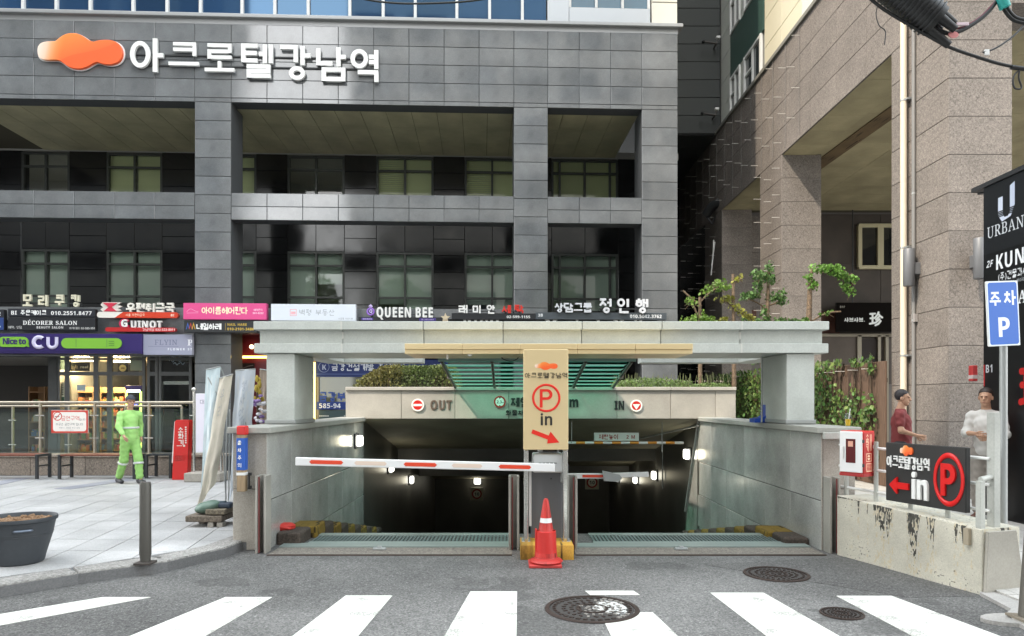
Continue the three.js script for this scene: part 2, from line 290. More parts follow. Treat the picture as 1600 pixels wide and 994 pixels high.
// a printed board: box body + printed face 3 mm proud of it; origin at the board's centre, facing +z
function board(o, w, h, t, map, bodyMat, rough = 0.45, extra = {}, name = 'sign_panel') {
  part(o, name, rb(w, h, t, 0.006), bodyMat);
  return part(o, 'printed_face', new THREE.PlaneGeometry(w - 0.008, h - 0.008), new THREE.MeshPhysicalMaterial({ map, roughness: rough, ...extra }), 0, 0, t / 2 + 0.003);
}
const FONT = {};
for (const n of ['droid_sans_bold', 'droid_sans_regular', 'droid_serif_bold', 'droid_serif_regular']) FONT[n] = await new FontLoader().loadAsync('fonts/droid/' + n + '.typeface.json');
function bar2(a, b, w, e0, e1) {                              // the corners of one stroke segment
  const dx = b[0] - a[0], dy = b[1] - a[1], l = Math.hypot(dx, dy), ux = dx / l, uy = dy / l, nx = -uy * w / 2, ny = ux * w / 2;
  const A = [a[0] - ux * e0, a[1] - uy * e0], B = [b[0] + ux * e1, b[1] + uy * e1];
  return [[A[0] + nx, A[1] + ny], [A[0] - nx, A[1] - ny], [B[0] - nx, B[1] - ny], [B[0] + nx, B[1] + ny]];
}
function letterGeo(ch, w, h, depth, weight = 0.13, font = 'droid_sans_bold') {   // lower left corner at the origin
  if (!isK(ch)) {
    const g = new TextGeometry(ch, { font: FONT[font], size: h, depth, curveSegments: 5, bevelEnabled: true, bevelSize: 0.004, bevelThickness: 0.004, bevelSegments: 1 });
    g.computeBoundingBox(); return uvm(g);
  }
  const list = [], sw = weight * h; let k = 0;
  for (const q of strokesOf(ch)) {
    const z = 0.0006 * k++;
    if (q.c) {
      const [cx, cy, rx, ry] = q.c, s = new THREE.Shape(), e = new THREE.Path();
      s.absellipse(cx * w, (1 - cy) * h, rx * w + sw / 2, ry * h + sw / 2, 0, Math.PI * 2); e.absellipse(cx * w, (1 - cy) * h, Math.max(0.2 * sw, rx * w - sw / 2), Math.max(0.2 * sw, ry * h - sw / 2), 0, Math.PI * 2); s.holes.push(e);
      list.push(new THREE.ExtrudeGeometry(s, { depth: depth + z, bevelEnabled: false, curveSegments: 14 }));
    } else for (let i = 0; i + 1 < q.length; i++) {
      const pt = (p) => [p[0] * w, (1 - p[1]) * h], zz = 0.0006 * k++;
      const s = new THREE.Shape(bar2(pt(q[i]), pt(q[i + 1]), sw, i || q.length > 4 ? sw / 2 : 0.0, i + 2 < q.length || q.length > 4 ? sw / 2 : 0.0).map(([x, y]) => new THREE.Vector2(x, y)));
      list.push(new THREE.ExtrudeGeometry(s, { depth: depth + zz, bevelEnabled: false }));
    }
  }
  return uvm(merge(list));
}
// raised letters from x0 to x1 at base height y, front at z + depth; returns the parts
function letters(o, s, x0, x1, y, h, z, depth, mat, opt = {}) {
  const chars = [...s], adv = chars.map((ch) => (ch === ' ' ? (opt.space ?? 0.4) : isK(ch) ? 1 + (opt.kgap ?? 0.12) : (FONT[opt.font ?? 'droid_sans_bold'].data.glyphs[ch].ha / FONT[opt.font ?? 'droid_sans_bold'].data.resolution) * (opt.latin ?? 1.35)));
  const tot = adv.reduce((a, b) => a + b, 0) - (isK(chars.at(-1)) ? (opt.kgap ?? 0.12) : 0), k = (x1 - x0) / tot; let x = x0;
  chars.forEach((ch, i) => {
    if (ch !== ' ') {
      const kk = isK(ch), hh = kk ? h : h * 1.03, g = letterGeo(ch, kk ? k : 1, hh, depth, opt.weight, opt.font);
      if (!kk) { g.computeBoundingBox(); const b = g.boundingBox, f = (k * adv[i] * 0.92) / (FONT[opt.font ?? 'droid_sans_bold'].data.glyphs[ch].ha / FONT[opt.font ?? 'droid_sans_bold'].data.resolution * hh); g.scale(f, 1, 1); }
      part(o, 'letter', g, mat, x, y, z);
    }
    x += k * adv[i];
  });
}
// ------------------------------------------------------------------ ground, road, pavements
const RL = -2.64, RR = 3.33, RAMP0 = 8.7, SLOPE = 0.2, TEND = 24.5;   // the ramp's inner walls, its crest and its far end
{
  const s = new THREE.Shape([[-120, -120], [120, -120], [120, 120], [-120, 120]].map(([x, y]) => new THREE.Vector2(x, y)));
  s.holes.push(new THREE.Path([[RL, RAMP0], [RL, TEND], [RR, TEND], [RR, RAMP0]].map(([x, y]) => new THREE.Vector2(x, y))));
  const road = struct('road', uvm(new THREE.ShapeGeometry(s).rotateX(-Math.PI / 2)), M(0.365, 0.358, 0.342, 0.88, { map: T.asphalt, bumpMap: T.asphaltBump, bumpScale: 0.004 }));
  // crossing stripes, worn paint a few millimetres thick
  const wear = tex(512, 1.6, (u, v) => { const s2 = noise2(u * 160, v * 160, 160, 6), c = fbm2(u, v, 8, 5, 12); const k = c > 0.68 && s2 > 0.42 ? 0.72 : 0.93 + (s2 - 0.5) * 0.08; return [k, k, k * 0.98]; });
  const paint = M(0.78, 0.78, 0.75, 0.7, { map: wear });
  const stripes = [[-30, 45, 934, 600, 860], [160, 235, 934, -200, -85], [352, 425, 934, 205, 322], [540, 613, 931.5, 458, 560], [735, 808, 925, 695, 807], [914, 990, 924, 948, 1064], [1110, 1193, 927, 1197, 1310], [1307, 1393, 932, 1425, 1560]];
  stripes.slice(1).forEach(([xa, xb, y, xc, xd], i) => {
    const top = i === 0 || i === 1 ? 934 : y, yb = 1015, e = (x, yy) => { const g = G(x, yy); return [g.x, -g.z]; };
    // the stripes run on towards the viewer, out of the picture
    const a = e(xa, top), b = e(xb, top), c0 = e(xd + (xd - xb) * (yb - 994) / (994 - top), yb), d0 = e(xc + (xc - xa) * (yb - 994) / (994 - top), yb);
    const far = (p, q) => [p[0] + (q[0] - p[0]) * 3.2, p[1] + (q[1] - p[1]) * 3.2];
    const pts = [a, b, far(b, c0), far(a, d0)];
    const gaps = i === 4 ? [[a, b, [b[0] + 0.03, b[1] - 0.31], [a[0] + 0.03, a[1] - 0.31]], [[a[0] + 0.05, a[1] - 0.62], [b[0] + 0.04, b[1] - 0.62], far(b, c0), far(a, d0)]] : [pts];
    for (const q of i === 4 ? [gaps[0].map((p, n) => (n < 2 ? p : [p[0], p[1] + 0.18])), gaps[1]] : gaps) part(road, 'crossing_stripe', groundPrism(q, 0.005, 0.004), paint);
  });
  // patched asphalt along the kerb, and a seam
  const patch = M(0.31, 0.302, 0.288, 0.92, { map: T.asphalt });
  const pe = [[1100, 883], [1330, 870], [1525, 932], [1420, 934]].map(([x, y]) => { const g = G(x, y); return [g.x, -g.z]; });
  part(road, 'asphalt_patch', groundPrism(pe, 0.003, 0.002), patch);
}
const PH = 0.1;                                               // pavement height
{
  // kerb of the left pavement: bottom line in the picture -> ground
  const kb = [[-260, 968], [-120, 951], [0, 934], [122, 913], [262, 893], [352, 871], [404, 850]].map(([x, y]) => G(x, y));
  const edge = kb.map((p) => [p.x, -p.z]);
  const left = struct('pavement', groundPrism([[-40, edge[0][1] - 1], ...edge, [-2.86, 7.72], [-3.03, 7.72], [-3.03, 25], [-40, 25]], PH - 0.012, 0.13), M(0.2, 0.2, 0.2, 0.9, { map: T.paving }));
  const tiles = variants(5, 0.07, (k) => M(0.57 * k, 0.565 * k, 0.555 * k, 0.75, { map: T.paving }));
  const kerbs = variants(2, 0.08, (k) => M(0.46 * k, 0.48 * k, 0.48 * k, 0.8, { map: T.flamed }));
  const kerbW = 0.26;
  for (let i = 0; i + 1 < edge.length; i++) {                 // kerb stones
    const [a, b] = [edge[i], edge[i + 1]], L = Math.hypot(b[0] - a[0], b[1] - a[1]), n = Math.max(1, Math.round(L / 0.85));
    const nx = -(b[1] - a[1]) / L, ny = (b[0] - a[0]) / L;
    for (let k = 0; k < n; k++) {
      const t0 = k / n + 0.006, t1 = (k + 1) / n - 0.006, q = (t, w) => [a[0] + (b[0] - a[0]) * t + nx * w, a[1] + (b[1] - a[1]) * t + ny * w];
      const s = new THREE.Shape([q(t0, 0.006), q(t1, 0.006), q(t1, kerbW), q(t0, kerbW)].map(([x, y]) => new THREE.Vector2(x, y)));
      const g = new THREE.ExtrudeGeometry(s, { depth: PH + 0.02, bevelEnabled: true, bevelSize: 0.012, bevelThickness: 0.012, bevelSegments: 2, bevelOffset: -0.012 });
      part(left, 'kerb_stone', uvm(g.rotateX(-Math.PI / 2).translate(0, -0.012 - 0.012, 0)), pick(kerbs));
    }
  }
  // paving slabs: rows lean a little to the left as they run away
  const ax = V(-0.152, 0, -1).normalize(), bxv = V(1, 0, 0.04).normalize(), A = 0.6, B = 0.4;
  const inside = (x, d) => {
    if (x > -3.04 && d > 7.7) return false;
    if (d > 14.2 || x < -11.5) return false;
    for (let i = 0; i + 1 < edge.length; i++) { const [a, b] = [edge[i], edge[i + 1]]; if ((b[0] - a[0]) * (d - a[1]) - (b[1] - a[1]) * (x - a[0]) < kerbW * Math.hypot(b[0] - a[0], b[1] - a[1])) return false; }
    return true;
  };
  const org = V(-3.6, 0, -6.6), geos = new Map();
  const clip = (poly, f) => { const out = []; for (let i = 0; i < poly.length; i++) { const p = poly[i], q = poly[(i + 1) % poly.length], a = f(p), b = f(q); if (a >= 0) out.push(p); if ((a >= 0) !== (b >= 0)) { const t = a / (a - b); out.push([p[0] + (q[0] - p[0]) * t, p[1] + (q[1] - p[1]) * t]); } } return out; };
  const rest = [];
  let nTiles = 0;
  for (let i = -3; i < 20; i++) for (let j = -24; j < 6; j++) {
    const sh = (i % 2) * 0;
    const o = org.clone().addScaledVector(ax, i * A).addScaledVector(bxv, (j + sh) * B), g0 = 0.005;
    const cor = [[g0, g0], [A - g0, g0], [A - g0, B - g0], [g0, B - g0]].map(([s, t]) => { const p = o.clone().addScaledVector(ax, s).addScaledVector(bxv, t); return [p.x, -p.z]; });
    let poly = cor;
    for (let k = 0; k + 1 < edge.length && poly.length; k++) { const [a, b] = [edge[k], edge[k + 1]], L = Math.hypot(b[0] - a[0], b[1] - a[1]); poly = clip(poly, ([x, d]) => ((b[0] - a[0]) * (d - a[1]) - (b[1] - a[1]) * (x - a[0])) / L - kerbW - 0.005); }
    if (poly.length) poly = clip(poly, ([x, d]) => (d > 7.7 ? -3.04 - x : -2.9 - x));
    if (poly.length) poly = clip(poly, ([x, d]) => 14.6 - d);
    if (poly.length < 3) continue;
    const cx = poly.reduce((s, p) => s + p[0], 0) / poly.length, cd = poly.reduce((s, p) => s + p[1], 0) / poly.length;
    if (cx / cd * F + CX < -60 || cd < 5) continue;
    const g = groundPrism(poly, PH + rr(-0.0015, 0.0015), 0.03);
    if (cd < 11.2 && nTiles < 290) { part(left, 'paving_slab', g, pick(tiles)); nTiles++; } else rest.push(g);
  }
  const far = part(left, 'far_paving', rest, tiles[2]); far.userData.kind = 'stuff';
  // darker bluish strips across the paving
  const dark = M(0.40, 0.41, 0.46, 0.8, { map: T.paving });
  for (const [x0, y0, x1, y1, x2, y2, x3, y3] of [[84, 764, 110, 765, 240, 746, 214, 745], [-60, 764, -30, 765, 50, 747, 26, 747]]) {
    const q = [[x0, y0], [x1, y1], [x2, y2], [x3, y3]].map(([x, y]) => { const g = G(x, y, PH); return [g.x, -g.z]; });
    part(left, 'bluish_strip', groundPrism(q, PH + 0.006, 0.004), dark);
  }
  // the pavement on the right, behind the low concrete wall, and its rounded corner
  const q = (x, y, h = 0) => { const g = G(x, y, h); return [g.x, -g.z]; };
  const c = [];
  for (let i = 0; i <= 8; i++) { const t = Math.PI * (0.5 + i / 8 * 0.9), e = q(1592, 972); c.push([e[0] + 0.27 * Math.cos(t), e[1] + 0.13 * Math.sin(t)]); }
  const outline = [[4.05, 6.15], q(1531, 931), q(1580, 957), ...c, [3.55, 4.6], [3.8, 3], [9, 2], [25, 2], [25, 24], [3.75, 24], [3.75, 7.6]];
  const right = struct('pavement_along_right', groundPrism(outline, 0.028, 0.08), M(0.5, 0.48, 0.45, 0.9, { map: T.paving }));
  right.name = numbered('pavement');
  const rt = variants(3, 0.06, (k) => M(0.62 * k, 0.60 * k, 0.56 * k, 0.85, { map: T.paving })), more = [];
  let nr = 0;
  for (let i = 0; i < 60; i++) for (let j = 0; j < 30; j++) {
    const x = 3.5 + 0.3 * j, d = 3.4 + 0.3 * i;
    let poly = [[x, d], [x + 0.292, d], [x + 0.292, d + 0.292], [x, d + 0.292]];
    const wl = (a, b) => ([px, pd]) => ((b[0] - a[0]) * (pd - a[1]) - (b[1] - a[1]) * (px - a[0]));
    if (d > 6) poly = clip(poly, (p) => -wl([4.34, 6.15], [3.76, 7.6])(p)); else poly = clip(poly, ([px, pd]) => px - (pd < 5.35 ? 3.62 : 4.0));
    if (poly.length && d > 7.3) poly = clip(poly, ([px]) => px - 3.78);
    if (poly.length < 3 || d > 21 || x > 11) continue;
    const k = x / d * F + CX; if (k > 1680 || k < 1290) continue;
    const g = groundPrism(poly, 0.042 + rr(-0.0012, 0.0012), 0.02);
    if (d < 8.4 && nr++ < 150) part(right, 'paving_slab', g, pick(rt)); else more.push(g);
  }
  if (more.length) part(right, 'far_paving', more, rt[1]).userData.kind = 'stuff';
}

// ------------------------------------------------------------------ the ramp and tunnel of the car park
const rampAt = (d) => -SLOPE * (d - RAMP0);                    // height of the ramp's floor
const ceilAt = (d) => 1.3 - SLOPE * 0.98 * (d - 12.6);
const LD = 12.6;                                               // distance of the lintel
{
  const L = TEND - RAMP0;
  const sheet = (x0, x1, f, d0, d1, flip) => { const g = new THREE.BufferGeometry(), p = [[x0, f(d0), -d0], [x1, f(d0), -d0], [x1, f(d1), -d1], [x0, f(d1), -d1]]; g.setAttribute('position', new THREE.Float32BufferAttribute(flip ? [...p[0], ...p[2], ...p[1], ...p[0], ...p[3], ...p[2]] : [...p[0], ...p[1], ...p[2], ...p[0], ...p[2], ...p[3]], 3)); g.computeVertexNormals(); return uvm(g); };
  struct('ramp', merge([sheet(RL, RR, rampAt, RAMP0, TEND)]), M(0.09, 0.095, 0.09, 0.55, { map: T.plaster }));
  const tun = thing('parking_tunnel', 'dark sloping tunnel of the underground car park behind the lintel', 'tunnel', V(0, 0, 0));
  part(tun, 'ceiling', sheet(RL - 0.3, RR + 0.3, ceilAt, LD + 0.02, TEND, true), M(0.34, 0.32, 0.24, 0.75, { map: T.plaster }));
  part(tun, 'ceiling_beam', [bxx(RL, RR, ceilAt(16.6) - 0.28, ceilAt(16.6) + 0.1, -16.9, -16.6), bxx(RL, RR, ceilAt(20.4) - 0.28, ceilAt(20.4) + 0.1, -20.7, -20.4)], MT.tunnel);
  const low = -3.6;
  // right side: polished cladding up to a slanted edge, bare dark wall beyond
  const wallFrom = (d0) => bxx(0, 0.3, low, 1.3, -TEND, -d0);
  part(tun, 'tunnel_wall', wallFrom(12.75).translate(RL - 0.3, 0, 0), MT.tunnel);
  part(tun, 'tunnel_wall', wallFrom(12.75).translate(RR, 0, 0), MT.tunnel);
  part(tun, 'end_wall', bxx(RL - 0.3, RR + 0.3, low, 1.3, -TEND - 0.3, -TEND), MT.tunnel);
  part(tun, 'conduit', [rod(V(RR - 0.04, 1.18, -12.66), V(RR - 1.2, ceilAt(15.8) - 0.03, -15.8), 0.018), rod(V(RR - 0.03, -0.3, -15.7), V(RR - 0.03, ceilAt(15.7), -15.7), 0.015)], MT.galv);
  // round limit signs and lamps on the walls
  const ten = print(128, 128, (c) => { c.fillStyle = '#b9b39a'; c.fillRect(0, 0, 128, 128); c.fillStyle = '#a3281e'; c.beginPath(); c.arc(64, 64, 52, 0, 7); c.fill(); c.fillStyle = '#e9e4d2'; c.beginPath(); c.arc(64, 64, 38, 0, 7); c.fill(); text(c, '10', 64, 64, 46, '#1a1a1a'); });
  for (const [px, py, d, lab] of [[745, 772, 24.2, 'square speed limit sign reading 10 below the lamp on the end wall'], [925, 754, 22, 'square speed limit sign reading 10 hanging behind the far barrier arm']]) {
    const o = thing('speed_limit_sign', lab, 'sign', P(px, py, d));
    board(o, 0.42, 0.42, 0.02, ten, MT.whitePaint);
    if (d < 24) part(o, 'hanger', rod(V(0, 0.2, 0), V(0, ceilAt(d) - gy(py, d), 0), 0.012), MT.galv);
    else part(o, 'fixing', rod(V(0, 0, -0.01), V(0, 0, -(TEND - d) - 0.01), 0.012), MT.galv);
  }
  const frosted = glow(1, 0.98, 0.86, 3);
  const lamps = [[560, 689, 12.1, -1, 'white bulkhead lamp on the left tunnel wall just inside the mouth'], [612, 731, 15.3, -1, 'white bulkhead lamp on the left tunnel wall half hidden by the barrier arm'], [641, 750, 18.4, -1, 'white bulkhead lamp deepest on the left tunnel wall'],
    [746, 752, TEND, 0, 'white bulkhead lamp on the end wall above the speed limit sign'],
    [1072, 710, 13.4, 1, 'white bulkhead lamp on the right tunnel wall nearest the mouth'], [1021, 743, 16.5, 1, 'white bulkhead lamp on the right tunnel wall, second from the mouth'], [992, 750, 19, 1, 'white bulkhead lamp on the right tunnel wall, third from the mouth'], [965, 748, 22.3, 1, 'white bulkhead lamp deepest on the right tunnel wall']];
  for (const [px, py, d, side, lab] of lamps) {
    const x = side < 0 ? RL : side > 0 ? RR : gx(px, d), y = gy(py, d);
    const o = thing('bulkhead_lamp', lab, 'wall lamp', V(x, y, -d), side < 0 ? Math.PI / 2 : side > 0 ? -Math.PI / 2 : 0, 'bulkhead lamps of the tunnel');
    part(o, 'back_plate', rb(0.28, 0.25, 0.03, 0.01, 0, 0, 0.016), MT.darkMetal);
    part(o, 'lamp_glass', rb(0.22, 0.18, 0.08, 0.03, 0, 0, 0.07), frosted);
    const l = new THREE.PointLight(0xfff3d0, 0.08); l.position.set(x - side * 0.2, y, -d + (side ? 0 : 0.2)); l.shadow.radius = 5; l.castShadow = true; scene.add(l);
  }
}
{
  // retaining walls of the ramp: stone panels, coping, rough end face
  const D0 = 7.72, mk = (name, label, x, sgn) => {
    const o = thing(name, label, 'retaining wall', V(x, 0, -D0));
    const len = LD + 0.25 - D0, th = 0.37;
    part(o, 'core', bxx(sgn * 0.02, sgn * th, -3.5, 1.26, -len, -0.02), MT.facadeBack);
    // panels on the ramp side: three courses, seven columns, set on a turned holder so that they face the ramp
    const ys = [-1.4, -0.78, -0.16, 0.46, 0.86, 1.26], ds = steps(0, len, 6), holder = part(o, 'cladding', bxx(-len / 2, len / 2, -1.4, 1.26, -0.004, 0), MT.blackJoint, sgn * 0.018, 0, -len / 2, sgn > 0 ? -Math.PI / 2 : Math.PI / 2);
    panels(holder, 'stone_panel', ds.map((d) => d - len / 2), [-1.4, -0.62, -0.05, 0.53, 1.26], 0, 0.018, MT.rampStone, 0.008);
    // end face towards the street
    panels(o, 'end_stone', sgn < 0 ? [-th, -0.001] : [0.001, th], [0, 0.66, 1.26], -0.02, 0.02, [MT.roughStone], 0.006);
    part(o, 'coping', rb(th + 0.1, 0.07, len + 0.08, 0.012), MT.coping, sgn * (th / 2 - 0.01), 1.295, -len / 2 + 0.02);
    return o;
  };
  mk('retaining_wall', 'polished grey stone wall along the left side of the ramp with grey coping', RL, -1);
  mk('retaining_wall', 'polished grey stone wall along the right side of the ramp reflecting the lamps', RR, 1);
  { // the last stretch of cladding on the right ends on a slant
    const q = [[12.86, 1.12], [13.72, -0.5], [13.72, -1.35], [12.86, -1.2]].map(([d, y]) => [RR - 0.005, y, -d]), g = new THREE.BufferGeometry();
    g.setAttribute('position', new THREE.Float32BufferAttribute([...q[0], ...q[2], ...q[1], ...q[0], ...q[3], ...q[2]], 3)); g.computeVertexNormals();
    const c = thing('slanted_cladding', 'last polished stone panel of the right ramp wall ending on a slant', 'wall panel', V(0, 0, 0)); part(c, 'panel_face', uvm(g), MT.rampStone[1]);
  }
  // slanted strip where the right cladding ends
  const o = thing('tunnel_edge_trim', 'slanted pale metal strip where the right wall cladding ends', 'trim', V(RR, 0, 0));
  part(o, 'strip', rod(V(-0.014, 1.25, -12.78), V(-0.014, -0.5, -13.75), 0.016, 6), MT.whitePaint);
  // lintel with planter on top
  const lt = thing('lintel_wall', 'cream stone lintel over the car park mouth marked OUT and IN', 'wall', V(0, 0, -LD));
  const x0 = gx(540, LD), x1 = gx(1150, LD), b = 1.3, t = 1.80;
  part(lt, 'core', bxx(x0 + 0.01, x1 - 0.01, b + 0.005, t, -0.5, -0.03), MT.facadeBack);
  const xs = [540, 627, 711, 795, 880, 964, 1048, 1118, 1150].map((p) => gx(p, LD));
  panels(lt, 'stone_panel', xs, [b, t], -0.03, 0.03, MT.lintel, 0.006);
  part(lt, 'end_panel', [bxx(x0 - 0.004, x0 + 0.01, b, t, -0.5, -0.03), bxx(x1 - 0.01, x1 + 0.004, b, t, -0.5, -0.03)], MT.lintel[1]);
  for (let i = 0; i + 1 < xs.length; i += 2) part(lt, 'coping_stone', rb(xs[Math.min(i + 2, xs.length - 1)] - xs[i] - 0.006, 0.06, 0.6, 0.008), MT.lintel[2], (xs[i] + xs[Math.min(i + 2, xs.length - 1)]) / 2, t + 0.03, -0.26);
  part(lt, 'planter_soil', bxx(x0 + 0.1, x1 - 0.1, b + 0.1, t + 0.045, -4.2, -0.56), M(0.06, 0.045, 0.03, 0.95));
  part(lt, 'tunnel_roof', bxx(RL - 0.36, RR + 0.36, 1.302, 1.5, -(TEND - LD) - 0.3, -0.5), MT.concrete);
  // raised words and numbers
  const word = (name, label, s, pxa, pxb, pya, pyb, mat, o2 = {}) => {
    const q = thing(name, label, 'lettering', V(0, 0, -LD));
    letters(q, s, gx(pxa, LD), gx(pxb, LD), gy(pyb, LD), (pyb - pya) / F * LD, 0.004, 0.01, mat, o2); return q;
  };
  const brown = M(0.12, 0.085, 0.065, 0.5), dk = M(0.02, 0.02, 0.02, 0.5);
  word('lintel_lettering', 'brown raised letters OUT on the cream lintel', 'OUT', 672, 707, 626, 640, brown);
  word('lintel_lettering', 'black raised letters IN on the green tinted part of the lintel', 'IN', 960, 977, 627, 640, dk);
  word('lintel_lettering', 'large black Korean height limit words beside the gold sign', '제한높이 2.3m', 798, 906, 621, 636, dk, { weight: 0.17, latin: 1.0 });
  word('lintel_lettering', 'small black Korean goods vehicle words under the height limit', '화물차량', 790, 828, 641, 649, dk, { weight: 0.16 });
  const disc = (px, py, r, label, draw) => {
    const q = thing('round_traffic_sign', label, 'sign', P(px, py, LD).add(V(0, 0, 0.004)));
    const R = r / F * LD, g = new THREE.CylinderGeometry(R, R, 0.02, 36).rotateX(Math.PI / 2).translate(0, 0, 0.01);
    part(q, 'disc', g, MT.whitePaint);
    part(q, 'printed_face', new THREE.CircleGeometry(R * 0.985, 36), M(1, 1, 1, 0.45, { map: print(256, 256, draw) }), 0, 0, 0.0235);
  };
  disc(653, 633, 10, 'round red no entry sign left of the word OUT', (c) => { c.fillStyle = '#f4efe6'; c.fillRect(0, 0, 256, 256); c.fillStyle = '#cf2219'; c.beginPath(); c.arc(128, 128, 98, 0, 7); c.fill(); c.fillStyle = '#f4efe6'; c.fillRect(38, 106, 180, 44); });
  disc(994, 634, 9.5, 'round red sign with a white down triangle right of the word IN', (c) => { c.fillStyle = '#f4efe6'; c.fillRect(0, 0, 256, 256); c.fillStyle = '#c4201d'; c.beginPath(); c.arc(128, 128, 98, 0, 7); c.fill(); c.fillStyle = '#f4efe6'; c.beginPath(); c.moveTo(48, 96); c.lineTo(208, 96); c.lineTo(128, 214); c.fill(); });
  disc(781, 628, 9.5, 'round white sign with red rim reading 2.3m for the height limit', (c) => { c.fillStyle = '#b5271c'; c.fillRect(0, 0, 256, 256); c.fillStyle = '#f1efe8'; c.beginPath(); c.arc(128, 128, 94, 0, 7); c.fill(); c.fillStyle = '#111'; c.beginPath(); c.moveTo(104, 36); c.lineTo(152, 36); c.lineTo(128, 66); c.fill(); c.beginPath(); c.moveTo(104, 220); c.lineTo(152, 220); c.lineTo(128, 190); c.fill(); text(c, '2.3', 116, 128, 84, '#151515', { gap: -0.02 }); text(c, 'm', 196, 142, 42, '#151515'); });
}
// ------------------------------------------------------------------ the dark stone building
const TH = 0.042, FD = 18;                                     // turned a little: its right end is farther away
const cT = Math.cos(TH), sT = Math.sin(TH);
const U = (px, w = 0) => { const k = (px - CX) / F; return (k * (FD - w * cT) - w * sT) / (cT - k * sT); };
const dU = (u, w = 0) => FD + u * sT - w * cT;
const Y = (py, px = 600, w = 0) => gy(py, dU(U(px, w), w));
const bld = thing('office_building', 'dark grey stone office building with open two storey bays above the shops', 'building', V(0, 0, -FD), TH);
const onFacade = (name, label, category, px, py, w, group) => {   // a thing fixed to the building, its origin at a pixel on the plane w
  const u = U(px, w), p = V(u * cT + w * sT, Y(py, px, w), -FD - u * sT + w * cT);
  return thing(name, label, category, p, TH, group);
};
{
  const vTop = Y(43), vSp = Y(164), vB1 = Y(304), vB0 = Y(346), vBase = 0.1, uL = -21, RW = -3.7;
  const colA = [U(304), U(361)], colB = [U(803), U(856)], colC = [U(1003), U(1059)];
  const wall = part(bld, 'wall', [
    bxx(uL, colC[1] - 0.004, vSp + 0.01, vTop, -0.45, -0.03), bxx(uL, colC[1] - 0.02, vB0 + 0.01, vB1 - 0.004, -0.45, -0.03),
    ...[colA, colB, colC].map(([a, b]) => bxx(a + 0.004, b - 0.004, vBase, vSp + 0.01, -0.85, -0.03)),
  ], MT.facadeBack);
  const rowsTop = [vSp, vSp + 0.11, ...steps(vSp + 0.11, vTop, 4).slice(1)];
  const fp = (us, vs) => panels(wall, 'stone_panel', us, vs, -0.03, 0.03, MT.facade, 0.011, 0.0045);
  const left = [...steps(U(-75), colA[0], 6)], mid = steps(colA[1], colB[0], 8), right = steps(colB[1], colC[0], 3);
  for (const us of [left, colA, mid, colB, right, colC]) fp(us, rowsTop);
  for (const us of [left, mid, right]) fp(us, [vB0, (vB0 + vB1) / 2, vB1]);
  for (const us of [colA, colB, colC]) fp(us, [...steps(vSp, 3.5, 12)].reverse());
  for (const us of [colA, colC]) fp(us, steps(0.15, 3.5, 7));
  // column cheeks
  const cheek = (u, sgn) => { const h = part(wall, 'column_cheek', bxx(-0.84 / 2, 0.84 / 2, 3.4, vSp, -0.003, 0), MT.facadeBack, u, 0, -0.44, sgn * Math.PI / 2); };
  for (const [c, s] of [[colA, 1], [colA, -1], [colB, 1], [colB, -1], [colC, -1]]) cheek(s > 0 ? c[1] + 0.001 : c[0] - 0.001, s);
  // gable side of the building, along the alley
  part(bld, 'side_wall', bxx(colC[1] - 0.3, colC[1] - 0.004, 0, vTop, -14, -0.86), MT.facade[1]);
  // soffit of the double storey recess: boards
  const so = part(bld, 'soffit', bxx(uL, colC[0], vSp + 0.05, vSp + 0.2, RW, -0.45), MT.soffitJoint);
  const su = steps(U(-75), colC[0], 26);
  for (let i = 0; i < 26; i++) for (let k = 0; k < 3; k++) { const w0 = -0.45 - k * 1.08, w1 = w0 - 1.07; part(so, 'soffit_board', bxx(su[i] + 0.006, su[i + 1] - 0.006, vSp + 0.02, vSp + 0.05, w1, w0), pick(MT.soffit)); }
  // dark recessed wall and its windows
  const u = (px) => U(px, RW), yv = (py) => Y(py, 600, RW);
  const w1t = vSp - 0.03, w1b = yv(350), w2t = yv(394), w2b = yv(487), vFloor = 3.9;
  const roomM = M(0.38, 0.37, 0.34, 0.9);
  const rec = part(bld, 'recessed_wall', [bxx(uL, U(1060, RW), vFloor, vSp + 0.2, RW - 3.2, RW - 3.0)], roomM);
  part(rec, 'wall_core', [bxx(uL, U(1060, RW), w2t + 0.03, w1b - 0.03, RW - 0.4, RW - 0.03), bxx(uL, U(1060, RW), vFloor - 0.6, w2b - 0.02, RW - 0.4, RW - 0.03)], MT.blackJoint);
  const wins = [[-88, -27], [33, 108], [166, 253], [314, 400], [449, 538], [588, 677], [726, 812], [862, 966]];
  let prev = u(-140);
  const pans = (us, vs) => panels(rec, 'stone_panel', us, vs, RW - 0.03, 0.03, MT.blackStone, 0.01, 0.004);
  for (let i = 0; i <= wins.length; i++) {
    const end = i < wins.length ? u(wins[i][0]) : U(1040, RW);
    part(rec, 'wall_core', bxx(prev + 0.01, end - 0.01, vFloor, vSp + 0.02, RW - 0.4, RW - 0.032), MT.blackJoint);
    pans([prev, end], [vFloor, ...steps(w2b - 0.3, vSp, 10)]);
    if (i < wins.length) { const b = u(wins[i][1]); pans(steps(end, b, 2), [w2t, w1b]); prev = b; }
  }
  const blindLow = M(0.40, 0.45, 0.40, 0.8), blindHigh = M(0.62, 0.62, 0.36, 0.8), frameM = M(0.06, 0.065, 0.06, 0.4, { metalness: 0.3 });
  const tube = glow(1, 0.98, 0.9, 5), pane1 = M(0.82, 0.88, 0.84, 0.03, { transmission: 1, thickness: 0, ior: 1.7 });
